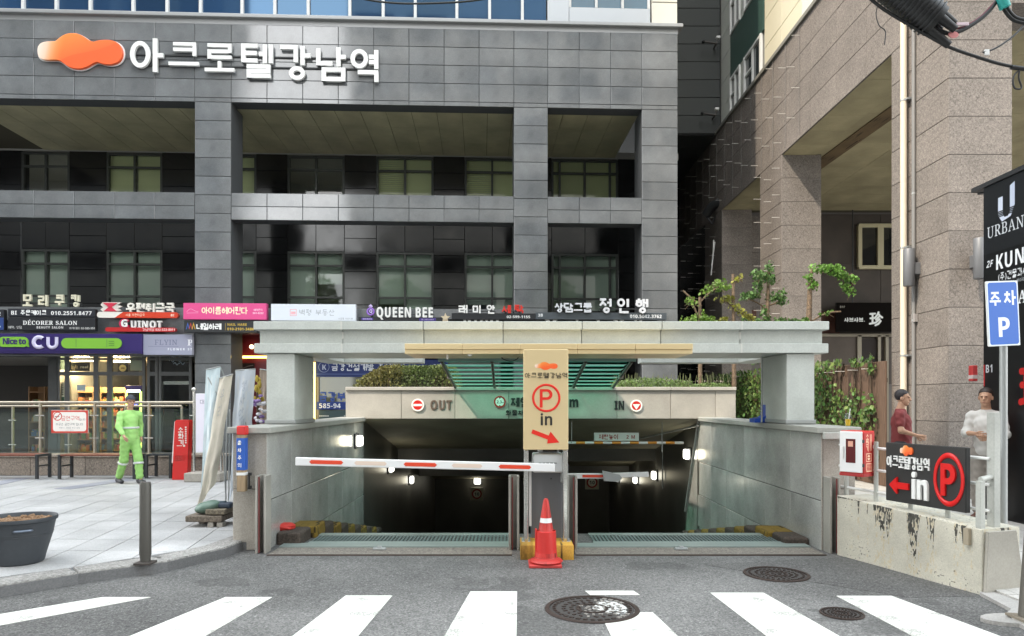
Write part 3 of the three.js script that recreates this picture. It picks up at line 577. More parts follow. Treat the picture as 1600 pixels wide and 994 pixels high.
  wins.forEach(([pa, pb], i) => {
    const a = u(pa), b = u(pb), m = (a + b) / 2;
    [[w1b, w1t, 0], [w2b, w2t, 1]].forEach(([v0, v1, low]) => {
      const f = 0.06, win = part(bld, 'window', [
        bx(f, v1 - v0, 0.1, a + f / 2, (v0 + v1) / 2, RW - 0.06), bx(f, v1 - v0, 0.1, b - f / 2, (v0 + v1) / 2, RW - 0.06), bx(f, v1 - v0 - 0.002, 0.1, m, (v0 + v1) / 2, RW - 0.061),
        bx(b - a - 2 * f, f, 0.096, m, v1 - f / 2, RW - 0.06), bx(b - a - 2 * f, f, 0.096, m, v0 + f / 2, RW - 0.06), bx(b - a - 2 * f, 0.06, 0.094, m, v1 - 0.42, RW - 0.06),
        ...(low ? [bx(b - a - 2 * f, 0.06, 0.094, m, v0 + 0.42, RW - 0.06)] : []), ...(i === 7 ? [bx(f, v1 - v0 - 0.01, 0.094, a + 0.25, (v0 + v1) / 2, RW - 0.062), bx(f, v1 - v0 - 0.01, 0.094, b - 0.25, (v0 + v1) / 2, RW - 0.062)] : []),
      ], frameM);
      const cuts = low ? [v0, v0 + 0.42, v1 - 0.42, v1] : [v0, v1 - 0.42, v1];
      for (const [x0, x1] of [[a, m], [m, b]]) for (let k = 0; k + 1 < cuts.length; k++) part(win, 'pane', new THREE.PlaneGeometry(x1 - x0 - 0.03, cuts[k + 1] - cuts[k] - 0.03), pane1, (x0 + x1) / 2, (cuts[k] + cuts[k + 1]) / 2, RW - 0.07);
      const open = !low && (i === 1 || i === 4);
      if (!open) for (const [x0, x1, k] of [[a, m, 0], [m, b, 1]]) {
        const drop = low ? (i === 4 && k ? v1 - 0.95 : v0 + (k ? 0.02 : 0.25)) : v0 + 0.05, n = Math.round((v1 - drop) / 0.06), list = [];
        if (!low && (i === 5 || i === 6) && !k) for (let q = 0; q < n; q++) { list.push(bx(x1 - x0 - 0.05, 0.05, 0.006, (x0 + x1) / 2, drop + (q + 0.5) * 0.06, RW - 0.2)); }
        else list.push(bx(x1 - x0 - 0.05, v1 - drop, 0.006, (x0 + x1) / 2, (v1 + drop) / 2, RW - 0.2));
        part(win, 'blind', list, low ? blindLow : blindHigh);
      } else {
        if (i === 1) part(win, 'lamp_tube', rod(V(a + 0.15, v0 + 0.34, RW - 1.5), V(a + 0.8, v0 + 0.2, RW - 1.5), 0.035), tube);
        else for (const [x, y, s] of [[0.42, 0.85, 0.05], [0.75, 0.42, 0.04], [1.0, 0.45, 0.035]]) part(win, 'ceiling_lamp', new THREE.CylinderGeometry(s, s, 0.03, 12).translate(a + x, v0 + y * 0.7 + 0.05, RW - 1.4), tube);
      }
    });
  });
  part(bld, 'interior_floor', [bxx(uL, U(1060, RW), w2t + 0.05, w1b - 0.05, RW - 3, RW - 0.41), bxx(uL, U(1060, RW), vFloor - 0.5, w2b - 0.1, RW - 3, RW - 0.41), bxx(uL, U(1060, RW), vSp, vSp + 0.2, RW - 3, RW - 0.01)], roomM);
  // cornice and the tower above
  part(bld, 'cornice', [rb(colC[1] - uL + 0.12, 0.10, 0.55, 0.02, (colC[1] + uL) / 2 + 0.06, vTop + 0.18, -0.18), bx(colC[1] - uL + 0.02, 0.13, 0.42, (colC[1] + uL) / 2, vTop + 0.066, -0.22)], M(0.33, 0.335, 0.34, 0.4, { metalness: 0.4 }));
  const vc = vTop + 0.235, top = 24;
  part(bld, 'tower_core', bxx(uL, colC[1] - 0.05, vc, top, -12, -0.5), M(0.3, 0.31, 0.32, 0.6));
  const blueGlass = variants(4, 0.35, (k) => M(0.012 * k, 0.035 * k, 0.085 * k, 0.04, { ior: 2.1, specularColor: lin(0.36, 0.62, 0.92) })), whiteFrame = M(0.66, 0.66, 0.65, 0.45);
  const posts = [-150, -90, -35, 22, 75, 129, 197, 251, 304, 370, 422, 475, 541, 594, 645, 711, 763, 815, 855].map((p) => U(p));
  for (let i = 0; i + 1 < posts.length; i++) {
    const a = posts[i], b = posts[i + 1], m = (a + b) / 2, f = 0.07, h = 1.9;
    for (let r = 0; r < 1; r++) {
      const v0 = vc + r * (h + 1.2), win = part(bld, 'window', [bx(f, h, 0.12, a + f / 2, v0 + h / 2, -0.32), bx(b - a - f - 0.004, f, 0.11, m + f / 2, v0 + f / 2, -0.32), bx(b - a - f - 0.004, f, 0.11, m + f / 2, v0 + h - f / 2, -0.32)], whiteFrame);
      part(win, 'pane', bx(b - a - f, h - 2 * f, 0.02, m + f / 2, v0 + h / 2, -0.35), pick(blueGlass));
    }
  }
  const uq = (p) => U(p, -0.3), silver = M(0.42, 0.44, 0.46, 0.35, { metalness: 0.5 }), cream = M(0.66, 0.64, 0.57, 0.6);  // cream: white end panels with the sunlight put into their colour
  for (const [a, b, v0, v1, m] of [[855, 889, vc, top, silver], [889, 1016, vc, Y(13, 950, -0.3), silver], [889, 1016, Y(13, 950, -0.3) + 1.4, top, silver], [1018, 1058, vc, Y(5, 1038, -0.3), cream], [1018, 1058, Y(4, 1038, -0.3) + 0.006, top, cream]]) part(bld, 'metal_panel', bxx(uq(a) + 0.006, uq(b) - 0.006, v0 + 0.004, v1 - 0.004, -0.48, -0.28), m);
  const ww = part(bld, 'window', steps(uq(889) + 0.03, uq(1016) - 0.03, 3).map((x, i) => bx(0.06, 1.36, 0.1, x, Y(13, 950, -0.3) + 0.7, -0.36)), whiteFrame);
  part(ww, 'pane', bxx(uq(889), uq(1016), Y(13, 950, -0.3) + 0.02, Y(13, 950, -0.3) + 1.38, -0.42, -0.4), M(0.05, 0.13, 0.2, 0.04, { ior: 2.1 }));
  part(bld, 'metal_panel', bxx(uL, uq(855), vc + 1.92, top, -0.49, -0.3), silver);

  // raised name on the spandrel
  const nm = onFacade('building_name_sign', 'large white Korean letters beside an orange cloud shaped logo high on the dark facade', 'sign', 405, 97, 0);
  const s2 = 17.75 / F, x = (px) => (px - 405) * s2, y = (py) => -(py - 97) * s2;
  const nameK = [...'아크로텔강남역'], cx = [[211, 263, 66, 120], [267, 317, 72, 115], [322, 371, 73, 117], [380, 427, 72, 124], [436, 488, 73, 126], [495, 542, 74, 127], [548, 593, 77, 130]];
  nameK.forEach((ch, i) => { const [a, b, t, bt] = cx[i]; part(nm, 'letter', letterGeo(ch, (b - a) * s2 * 1.0, (bt - t) * s2, 0.07, 0.125), MT.letterWhite, x(a), y(bt), 0.05); });
  const blob = (g) => { const s = new THREE.Shape(); s.moveTo(-1, -0.1); s.bezierCurveTo(-1.05, 0.35, -0.75, 0.28, -0.6, 0.3); s.bezierCurveTo(-0.5, 0.36, -0.42, 0.62, -0.1, 0.58); s.bezierCurveTo(0.15, 0.5, 0.2, 0.28, 0.35, 0.32); s.bezierCurveTo(0.5, 0.4, 1.0, 0.5, 1, -0.03); s.bezierCurveTo(1.0, -0.4, 0.7, -0.5, 0.45, -0.36); s.bezierCurveTo(0.3, -0.28, 0.2, -0.62, -0.1, -0.58); s.bezierCurveTo(-0.35, -0.55, -0.4, -0.32, -0.55, -0.3); s.bezierCurveTo(-0.7, -0.28, -0.97, -0.4, -1, -0.1); return s; };
  shared.blob = blob;
  const g = new THREE.ExtrudeGeometry(blob(), { depth: 0.07, bevelEnabled: true, bevelSize: 0.012, bevelThickness: 0.006, bevelSegments: 1, curveSegments: 14 });
  const W = 128 * s2, gs = W / 2.04; g.scale(gs, gs * 0.73, 1);
  { const p = g.attributes.position, uv = new Float32Array(p.count * 2); for (let i = 0; i < p.count; i++) { uv[i * 2] = p.getX(i) / W + 0.5; uv[i * 2 + 1] = p.getY(i) / W * 1.6 + 0.5; } g.setAttribute('uv', new THREE.BufferAttribute(uv, 2)); }
  shared.logo = print(256, 160, (c) => { const k = c.createLinearGradient(0, 0, 60, 160); k.addColorStop(0, '#f9a24a'); k.addColorStop(1, '#ee5a2b'); c.fillStyle = '#f4772f'; c.fillRect(0, 0, 256, 160); c.fillStyle = k; c.fillRect(0, 0, 256, 160); const w = c.createLinearGradient(0, 0, 90, 20); w.addColorStop(0, '#f6ece6'); w.addColorStop(0.45, '#f3cbb2'); w.addColorStop(1, 'rgba(246,150,70,0)'); c.fillStyle = w; c.fillRect(0, 0, 110, 160); c.fillStyle = '#f0622c'; c.beginPath(); c.moveTo(30, 160); c.bezierCurveTo(80, 60, 150, 110, 256, 40); c.lineTo(256, 160); c.fill(); });
  part(nm, 'logo', g, M(1, 1, 1, 0.4, { map: shared.logo }), x(136), y(89), 0.05);
  part(nm, 'logo_backing', new THREE.ExtrudeGeometry(blob(), { depth: 0.02, bevelEnabled: false, curveSegments: 12 }).scale(gs * 1.045, gs * 0.79, 1), MT.white, x(136), y(89), 0.03);
  part(nm, 'mounting_rail', [bx(370 * s2, 0.03, 0.05, x(402), y(90), 0.02), bx(370 * s2, 0.03, 0.05, x(402), y(106), 0.02)], MT.darkMetal);
}
// ------------------------------------------------------------------ shop fronts on the ground floor
{
  const fas = part(bld, 'shop_fascia', [bxx(-21, U(302), 2.72, Y(482), -0.5, -0.06), bxx(U(363), U(801), 3.3, Y(482), -0.5, -0.06), bxx(U(858), U(1001), 2.75, Y(487), -0.5, -0.06)], MT.facade[3]);
  part(bld, 'ledge', bxx(-21, U(1003), 3.6, 3.86, -3.7, -0.5), MT.facadeBack);
  const SW = -1.25, u = (px) => U(px, SW), grey = M(0.13, 0.135, 0.14, 0.55, { map: T.polished });
  part(bld, 'shop_back_wall', [bxx(-21, u(1060), 0, 3.6, -6.2, -6), bxx(u(355), u(415), 0, 3.6, -6, SW - 2)], M(0.08, 0.075, 0.07, 0.9));
  part(bld, 'shop_floor', bxx(-21, u(1060), 0.02, 0.12, -6, -0.9), M(0.2, 0.19, 0.18, 0.6));
  part(bld, 'shop_ceiling', bxx(-21, u(354), 2.78, 2.9, -6, -0.5), M(0.35, 0.34, 0.31, 0.8));
  for (const [a, b, z] of [[u(78), u(78) + 0.05, SW - 0.3], [u(224), u(224) + 0.06, SW - 0.2], [u(352), u(355), SW]]) part(bld, 'party_wall', bxx(a, b, 0.1, 2.78, -6, z), grey);  // the first is added to keep shop light out of the dark lobby
  part(bld, 'door_pier', bxx(u(77), u(91), 0.1, 2.78, SW - 0.3, SW + 0.06), grey);
  const fr = M(0.16, 0.165, 0.17, 0.4, { metalness: 0.4 });
  // convenience store front: fixed lights and doors
  const glass = M(0.86, 0.9, 0.88, 0.03, { transmission: 1, thickness: 0, ior: 1.5 });
  const front = (x0, x1, tr) => {
    const w = part(bld, 'shop_window', [bx(0.07, 2.66, 0.08, x0, 1.44, SW), bx(0.07, 2.66, 0.08, x1, 1.44, SW), bx(x1 - x0 - 0.07, 0.06, 0.078, (x0 + x1) / 2, 2.72, SW), bx(x1 - x0 - 0.07, 0.1, 0.078, (x0 + x1) / 2, tr, SW), bx(x1 - x0 - 0.07, 0.1, 0.078, (x0 + x1) / 2, 0.16, SW)], fr);
    part(w, 'pane', new THREE.PlaneGeometry(x1 - x0 - 0.07, 2.69 - tr - 0.05), glass, (x0 + x1) / 2, (2.69 + tr + 0.05) / 2, SW);
    part(w, 'pane', new THREE.PlaneGeometry(x1 - x0 - 0.07, tr - 0.05 - 0.21), glass, (x0 + x1) / 2, (tr - 0.05 + 0.21) / 2, SW);
    return w;
  };
  const tr = Y(584, 150, SW);
  for (const [a, b] of [[91, 106], [106, 151], [151, 172], [172, 227], [231, 247], [249, 300]]) front(u(a) + 0.03, u(b) - 0.03, tr);
  const frost = M(0.45, 0.62, 0.58, 0.5, { transmission: 0.3, thickness: 0 });
  part(bld, 'frosted_panel', new THREE.PlaneGeometry(u(104) - u(93), 0.55), frost, (u(93) + u(104)) / 2, tr + 0.38, SW - 0.05);
  part(bld, 'frosted_panel', new THREE.PlaneGeometry(u(225) - u(202), 0.55), M(0.42, 0.46, 0.36, 0.5), (u(202) + u(225)) / 2, tr + 0.36, SW - 0.05);
  // shelves of goods
  const cols = [[0.5, 0.16, 0.07], [0.5, 0.3, 0.1], [0.1, 0.2, 0.08], [0.5, 0.45, 0.36], [0.1, 0.17, 0.3], [0.34, 0.08, 0.07], [0.5, 0.4, 0.16], [0.16, 0.1, 0.06]].map(([r, g, b]) => M(r, g, b, 0.5));
  for (const [a, b, z, n, g0] of [[92, 150, -2.6, 5, 'goods shelf behind the widest shop window'], [152, 200, -3.0, 5, 'goods shelf behind the narrow shop panes'], [50, 74, -2.5, 4, 'dim goods shelf left of the grey pier']]) {
    const px = (a + b) / 2, o = onFacade('goods_shelf', g0 + ', packed with coloured packets', 'shelf', px, 640, z), W = U(b, z) - U(a, z), base = 0.12 - o.position.y;
    part(o, 'shelf_frame', [bx(W, 1.9, 0.03, 0, base + 0.95, -0.25), ...steps(0.1, 1.75, n).map((h) => bx(W, 0.03, 0.4, 0, base + h, -0.05)), bx(0.03, 1.9, 0.4, -W / 2, base + 0.95, -0.05), bx(0.03, 1.9, 0.4, W / 2, base + 0.95, -0.05)], M(0.35, 0.2, 0.1, 0.7));
    cols.forEach((m) => {
      const list = []; for (let k = 0; k < 34; k++) { const hh = rr(0.08, 0.2), ww = rr(0.04, 0.1), lv = Math.floor(rnd() * n); list.push(bx(ww, hh, 0.1, rr(-W / 2 + 0.08, W / 2 - 0.08), base + 0.1 + lv * 1.65 / n + 0.016 + hh / 2, rr(-0.05, 0.1))); }
      const q = part(o, 'packet', list, m); q.userData.kind = 'stuff';
    });
  }
  const shopLight = glow(1, 0.9, 0.66, 6);
  for (const [a, b, z, lab] of [[104, 150, -2.2, 'long warm ceiling light inside the convenience store behind the widest pane'], [176, 203, -2.6, 'short warm ceiling light inside the convenience store right of the door']]) {
    const o = onFacade('ceiling_light', lab, 'ceiling light', (a + b) / 2, 560, z); o.position.y = 2.74;
    part(o, 'diffuser', rb(U(b, z) - U(a, z), 0.05, 0.2, 0.01), shopLight); part(o, 'housing', rb(U(b, z) - U(a, z) + 0.06, 0.04, 0.26, 0.01, 0, 0.035, 0), MT.whitePaint);
    const l = new THREE.PointLight(0xffdca0, 11); l.position.copy(o.position).add(V(0, -0.2, 0)); l.shadow.radius = 10; l.castShadow = true; scene.add(l);
  }
  // hanging poster boards inside the store
  const pb = onFacade('hanging_poster', 'dark poster board hanging behind the widest shop window', 'poster', 125, 573, SW - 0.2);
  board(pb, 0.52, 0.24, 0.02, print(128, 64, (c) => { c.fillStyle = '#17130f'; c.fillRect(0, 0, 128, 64); c.fillStyle = '#b9a184'; for (let i = 0; i < 5; i++) c.fillRect(8 + i * 9, 20 + (i % 3) * 6, 5, 30 - i * 2); text(c, 'real', 92, 34, 26, '#d8d6d0'); }), MT.black);
  part(pb, 'cord', [rod(V(-0.2, 0.1, 0), V(-0.2, 2.8 - pb.position.y, 0), 0.004), rod(V(0.2, 0.1, 0), V(0.2, 2.8 - pb.position.y, 0), 0.004)], MT.black);
  const pc = onFacade('hanging_poster', 'small poster with a round yellow badge hanging behind the second shop pane', 'poster', 192, 575, SW - 0.2);
  board(pc, 0.26, 0.26, 0.02, print(96, 96, (c) => { c.fillStyle = '#1d1a17'; c.fillRect(0, 0, 96, 96); c.fillStyle = '#d9c98a'; c.beginPath(); c.arc(48, 50, 36, 0, 7); c.fill(); c.fillStyle = '#6b5a34'; c.fillRect(30, 44, 36, 12); }), MT.black);
  part(pc, 'cord', [rod(V(0, 0.12, 0), V(0, 2.8 - pc.position.y, 0), 0.004)], MT.black);
  const nt = onFacade('paper_notice', 'pale paper notice stuck on the widest shop window', 'notice', 127, 606, SW + 0.006);
  part(nt, 'sheet', bx(0.22, 0.15, 0.004), M(0.55, 0.66, 0.72, 0.7));
  const nd = onFacade('door_sign', 'narrow white and green notice strip on the glass beside the grey pier', 'notice', 96, 612, SW - 0.07);
  board(nd, 0.16, 0.5, 0.012, print(48, 150, (c) => { c.fillStyle = '#dfe3e0'; c.fillRect(0, 0, 48, 150); c.fillStyle = '#2f5a48'; c.fillRect(0, 118, 48, 32); c.fillStyle = '#4d5550'; for (let i = 0; i < 7; i++) { c.fillRect(6, 10 + i * 14, 14, 9); c.fillRect(27, 10 + i * 14, 14, 9); } }), MT.whitePaint);
  // cash machine with its lit frame
  const atm = onFacade('cash_machine', 'cash machine with glowing green edges and a purple header inside the shop window', 'cash machine', 209, 640, SW - 0.35), base = 0.12 - atm.position.y, AW = 0.44;
  part(atm, 'cabinet', rb(AW, 1.92, 0.4, 0.02, 0, base + 0.96, -0.2), MT.black);
  part(atm, 'edge_light', [bx(0.035, 1.5, 0.03, -AW / 2 + 0.03, base + 1.0, 0.016), bx(0.035, 1.5, 0.03, AW / 2 - 0.03, base + 1.0, 0.016)], glow(0.7, 1, 0.12, 2.6));
  part(atm, 'top_light', bx(AW - 0.1, 0.06, 0.03, 0, base + 1.77, 0.016), glow(0.9, 0.95, 1, 2.6));
  part(atm, 'header', bx(AW, 0.09, 0.05, 0, base + 1.87, 0.012), M(0.08, 0.05, 0.35, 0.4));
  part(atm, 'screen', new THREE.PlaneGeometry(0.26, 0.26), new THREE.MeshStandardMaterial({ color: 0x020202, emissive: 0xffffff, emissiveIntensity: 1.6, emissiveMap: print(96, 96, (c) => { c.fillStyle = '#020308'; c.fillRect(0, 0, 96, 96); text(c, 'CD', 48, 50, 54, '#1f5cff'); }), roughness: 0.2 }), 0, base + 1.42, 0.004);
  // flower shop: script lettering and dark interior plants behind the glass
  const fl = onFacade('window_lettering', 'pale blue script lettering on the dark flower shop window', 'lettering', 278, 563, SW + 0.004);
  [[-0.28, 0.05], [-0.1, 0.08], [0.08, 0.07], [-0.16, -0.02], [0.02, -0.01], [0.2, 0.02], [-0.05, -0.1], [0.1, -0.09]].forEach(([x, y]) => part(fl, 'letter', tube([V(x - 0.07, y, 0), V(x - 0.02, y + 0.04, 0.002), V(x + 0.02, y - 0.03, 0), V(x + 0.07, y + 0.03, 0.002)], 0.008, 12, 4), M(0.5, 0.62, 0.75, 0.5)));
  part(bld, 'shop_door', [bx(0.05, 2.0, 0.05, u(252), 1.12, SW - 0.06), bx(0.05, 2.0, 0.05, u(298), 1.12, SW - 0.06), bx(u(298) - u(252), 0.09, 0.05, u(275), 2.1, SW - 0.06)], MT.steel);
  const fs = onFacade('flower_stand', 'dim stand of potted plants inside the flower shop', 'plant stand', 270, 640, -3);
  part(fs, 'stand', [bx(0.9, 0.04, 0.4, 0, 0.9 - fs.position.y, 0), bx(0.9, 0.04, 0.4, 0, 0.4 - fs.position.y, 0), bx(0.04, 0.9, 0.3, -0.4, 0.5 - fs.position.y, 0), bx(0.04, 0.9, 0.3, 0.4, 0.5 - fs.position.y, 0)], MT.leafless);
  const lf = []; for (let i = 0; i < 120; i++) { const p = new THREE.PlaneGeometry(0.09, 0.05); p.rotateX(rr(-1, 1)).rotateY(rr(0, 6)).translate(rr(-0.4, 0.4), 0.98 - fs.position.y + rr(0, 0.7) ** 1.3, rr(-0.15, 0.15)); lf.push(p); }
  part(fs, 'foliage', lf, M(0.08, 0.16, 0.06, 0.7)).userData.kind = 'stuff';
  // dark red shop right of the column
  part(bld, 'red_shop_wall', bxx(u(372), u(486), 0.1, 3.4, SW - 0.3, SW - 0.02), M(0.14, 0.012, 0.02, 0.35));
  part(bld, 'dark_jamb', bxx(u(356), u(372), 0.1, 3.4, SW - 0.3, SW), M(0.03, 0.02, 0.02, 0.5));
  const neon = glow(1, 0.68, 0.16, 2.6);
  const ne = onFacade('neon_strip', 'glowing yellow strip light outlining the dark red shop front', 'strip light', 390, 558, SW + 0.05);
  part(ne, 'tube', rb(U(422, SW) - U(373, SW), 0.06, 0.05, 0.015, 0.06, 0, 0), neon); part(ne, 'dim_tube', rb(U(373, SW) - U(356, SW), 0.04, 0.04, 0.01, -0.33, 0, 0), M(0.45, 0.25, 0.08, 0.4));
  part(ne, 'down_tube', rb(0.03, 1.2, 0.04, 0.01, -0.5, -0.6, 0), M(0.45, 0.25, 0.08, 0.4)); part(ne, 'fixing', bx(0.3, 0.03, 0.05, 0, -0.01, -0.04), MT.darkMetal);
  const lb = onFacade('shop_ad_board', 'slanted dark advertising board with a hand drawn figure on the red shop front', 'board', 385, 574, SW + 0.03);
  board(lb, 0.42, 0.22, 0.03, print(96, 48, (c) => { c.fillStyle = '#2a1a1a'; c.fillRect(0, 0, 96, 48); c.strokeStyle = '#8a7a72'; c.lineWidth = 5; c.beginPath(); c.moveTo(6, 38); c.lineTo(60, 18); c.lineTo(90, 12); c.stroke(); }), MT.black);
  const bu = onFacade('round_lamp', 'small round warm lamp on the red shop front under the signs', 'lamp', 393, 542, SW + 0.1);
  part(bu, 'globe', new THREE.SphereGeometry(0.055, 16, 12), glow(1, 0.75, 0.4, 3)); part(bu, 'stem', rod(V(0, 0, -0.12), V(0, 0, -0.04), 0.012), MT.darkMetal);
  // estate agency window right of the left pillar
  const wa = part(bld, 'shop_window', [bx(0.07, 2.66, 0.08, u(497), 1.44, SW), bx(0.07, 2.66, 0.08, u(640), 1.44, SW), bx(0.07, 2.66, 0.08, u(780), 1.44, SW)], fr);
  part(wa, 'pane', bxx(u(498), u(640), 0.2, 2.7, SW - 0.01, SW), M(0.10, 0.11, 0.07, 0.05, { ior: 1.8 }));
  part(wa, 'pane', bxx(u(641), u(780), 0.2, 2.7, SW - 0.01, SW), M(0.05, 0.06, 0.05, 0.05, { ior: 1.8 }));
  const band = (name, label, a, b, t, bt, w, draw, px = 512) => { const o = onFacade(name, label, 'sign', (a + b) / 2, (t + bt) / 2, w), W = U(b, w) - U(a, w), H = (bt - t) / F * dU(U((a + b) / 2, w), w); board(o, W, H, 0.05, print(px, Math.round(px * H / W), draw), MT.blue); return o; };
  band('agency_sign', 'long blue estate agency sign with a round K emblem seen under the portal beam', 495, 700, 562, 589, SW + 0.05, (c, w, h) => { c.fillStyle = '#1b3276'; c.fillRect(0, 0, w, h); c.fillStyle = '#8ba0cf'; c.fillRect(0, h * 0.84, w, 2); c.strokeStyle = '#b8c5e2'; c.lineWidth = 2; c.beginPath(); c.arc(h * 0.42, h * 0.44, h * 0.3, 0, 7); c.stroke(); text(c, 'K', h * 0.42, h * 0.44, h * 0.42, '#b8c5e2'); text(c, '금강건설개발 주식회사', h * 0.85, h * 0.44, h * 0.42, '#e6ebf3', { align: 'left', weight: 0.15 }); text(c, '스원', w * 0.93, h * 0.44, h * 0.42, '#e6ebf3', { weight: 0.15 }); }, 768);
  band('agency_window_sign', 'blue strip with white numbers 585-94 on the agency window', 495, 560, 628, 640, SW + 0.03, (c, w, h) => { c.fillStyle = '#1d3a85'; c.fillRect(0, 0, w, h); text(c, '585-94', w * 0.05, h * 0.5, h * 0.88, '#f0f2f5', { align: 'left' }); }, 256);
  const kw = onFacade('window_lettering', 'blue Korean letters outlined in white on the agency window', 'lettering', 497, 627, SW + 0.004);
  letters(kw, '금강부동산', 0.02, 1.2, 0, 0.24, 0, 0.012, M(0.03, 0.08, 0.35, 0.4), { weight: 0.16 });
  const ls = onFacade('agency_notice_board', 'grey green notice board under the numbers on the agency window', 'notice', 525, 650, SW + 0.02);
  board(ls, 0.98, 0.3, 0.02, print(128, 40, (c) => { c.fillStyle = '#3f5357'; c.fillRect(0, 0, 128, 40); c.fillStyle = '#dfe4e2'; for (let i = 0; i < 5; i++) { c.fillRect(6 + i * 7, 18, 5, 4); c.fillRect(92 + i * 6, 18, 4, 4); } }), MT.darkMetal);
  const yp = onFacade('lit_pole', 'glowing yellow upright tube with an orange cap beside the blue agency sign', 'strip light', 490, 655, SW + 0.12);
  part(yp, 'tube', cyl(0.05, 0.05, 1.5, 12), neon); part(yp, 'cap', cyl(0.06, 0.05, 0.12, 12, 0, 1.5, 0), M(0.5, 0.18, 0.06, 0.4)); part(yp, 'foot', cyl(0.06, 0.06, yp.position.y - 0.1, 10, 0, -(yp.position.y - 0.1), 0), MT.darkMetal);
}
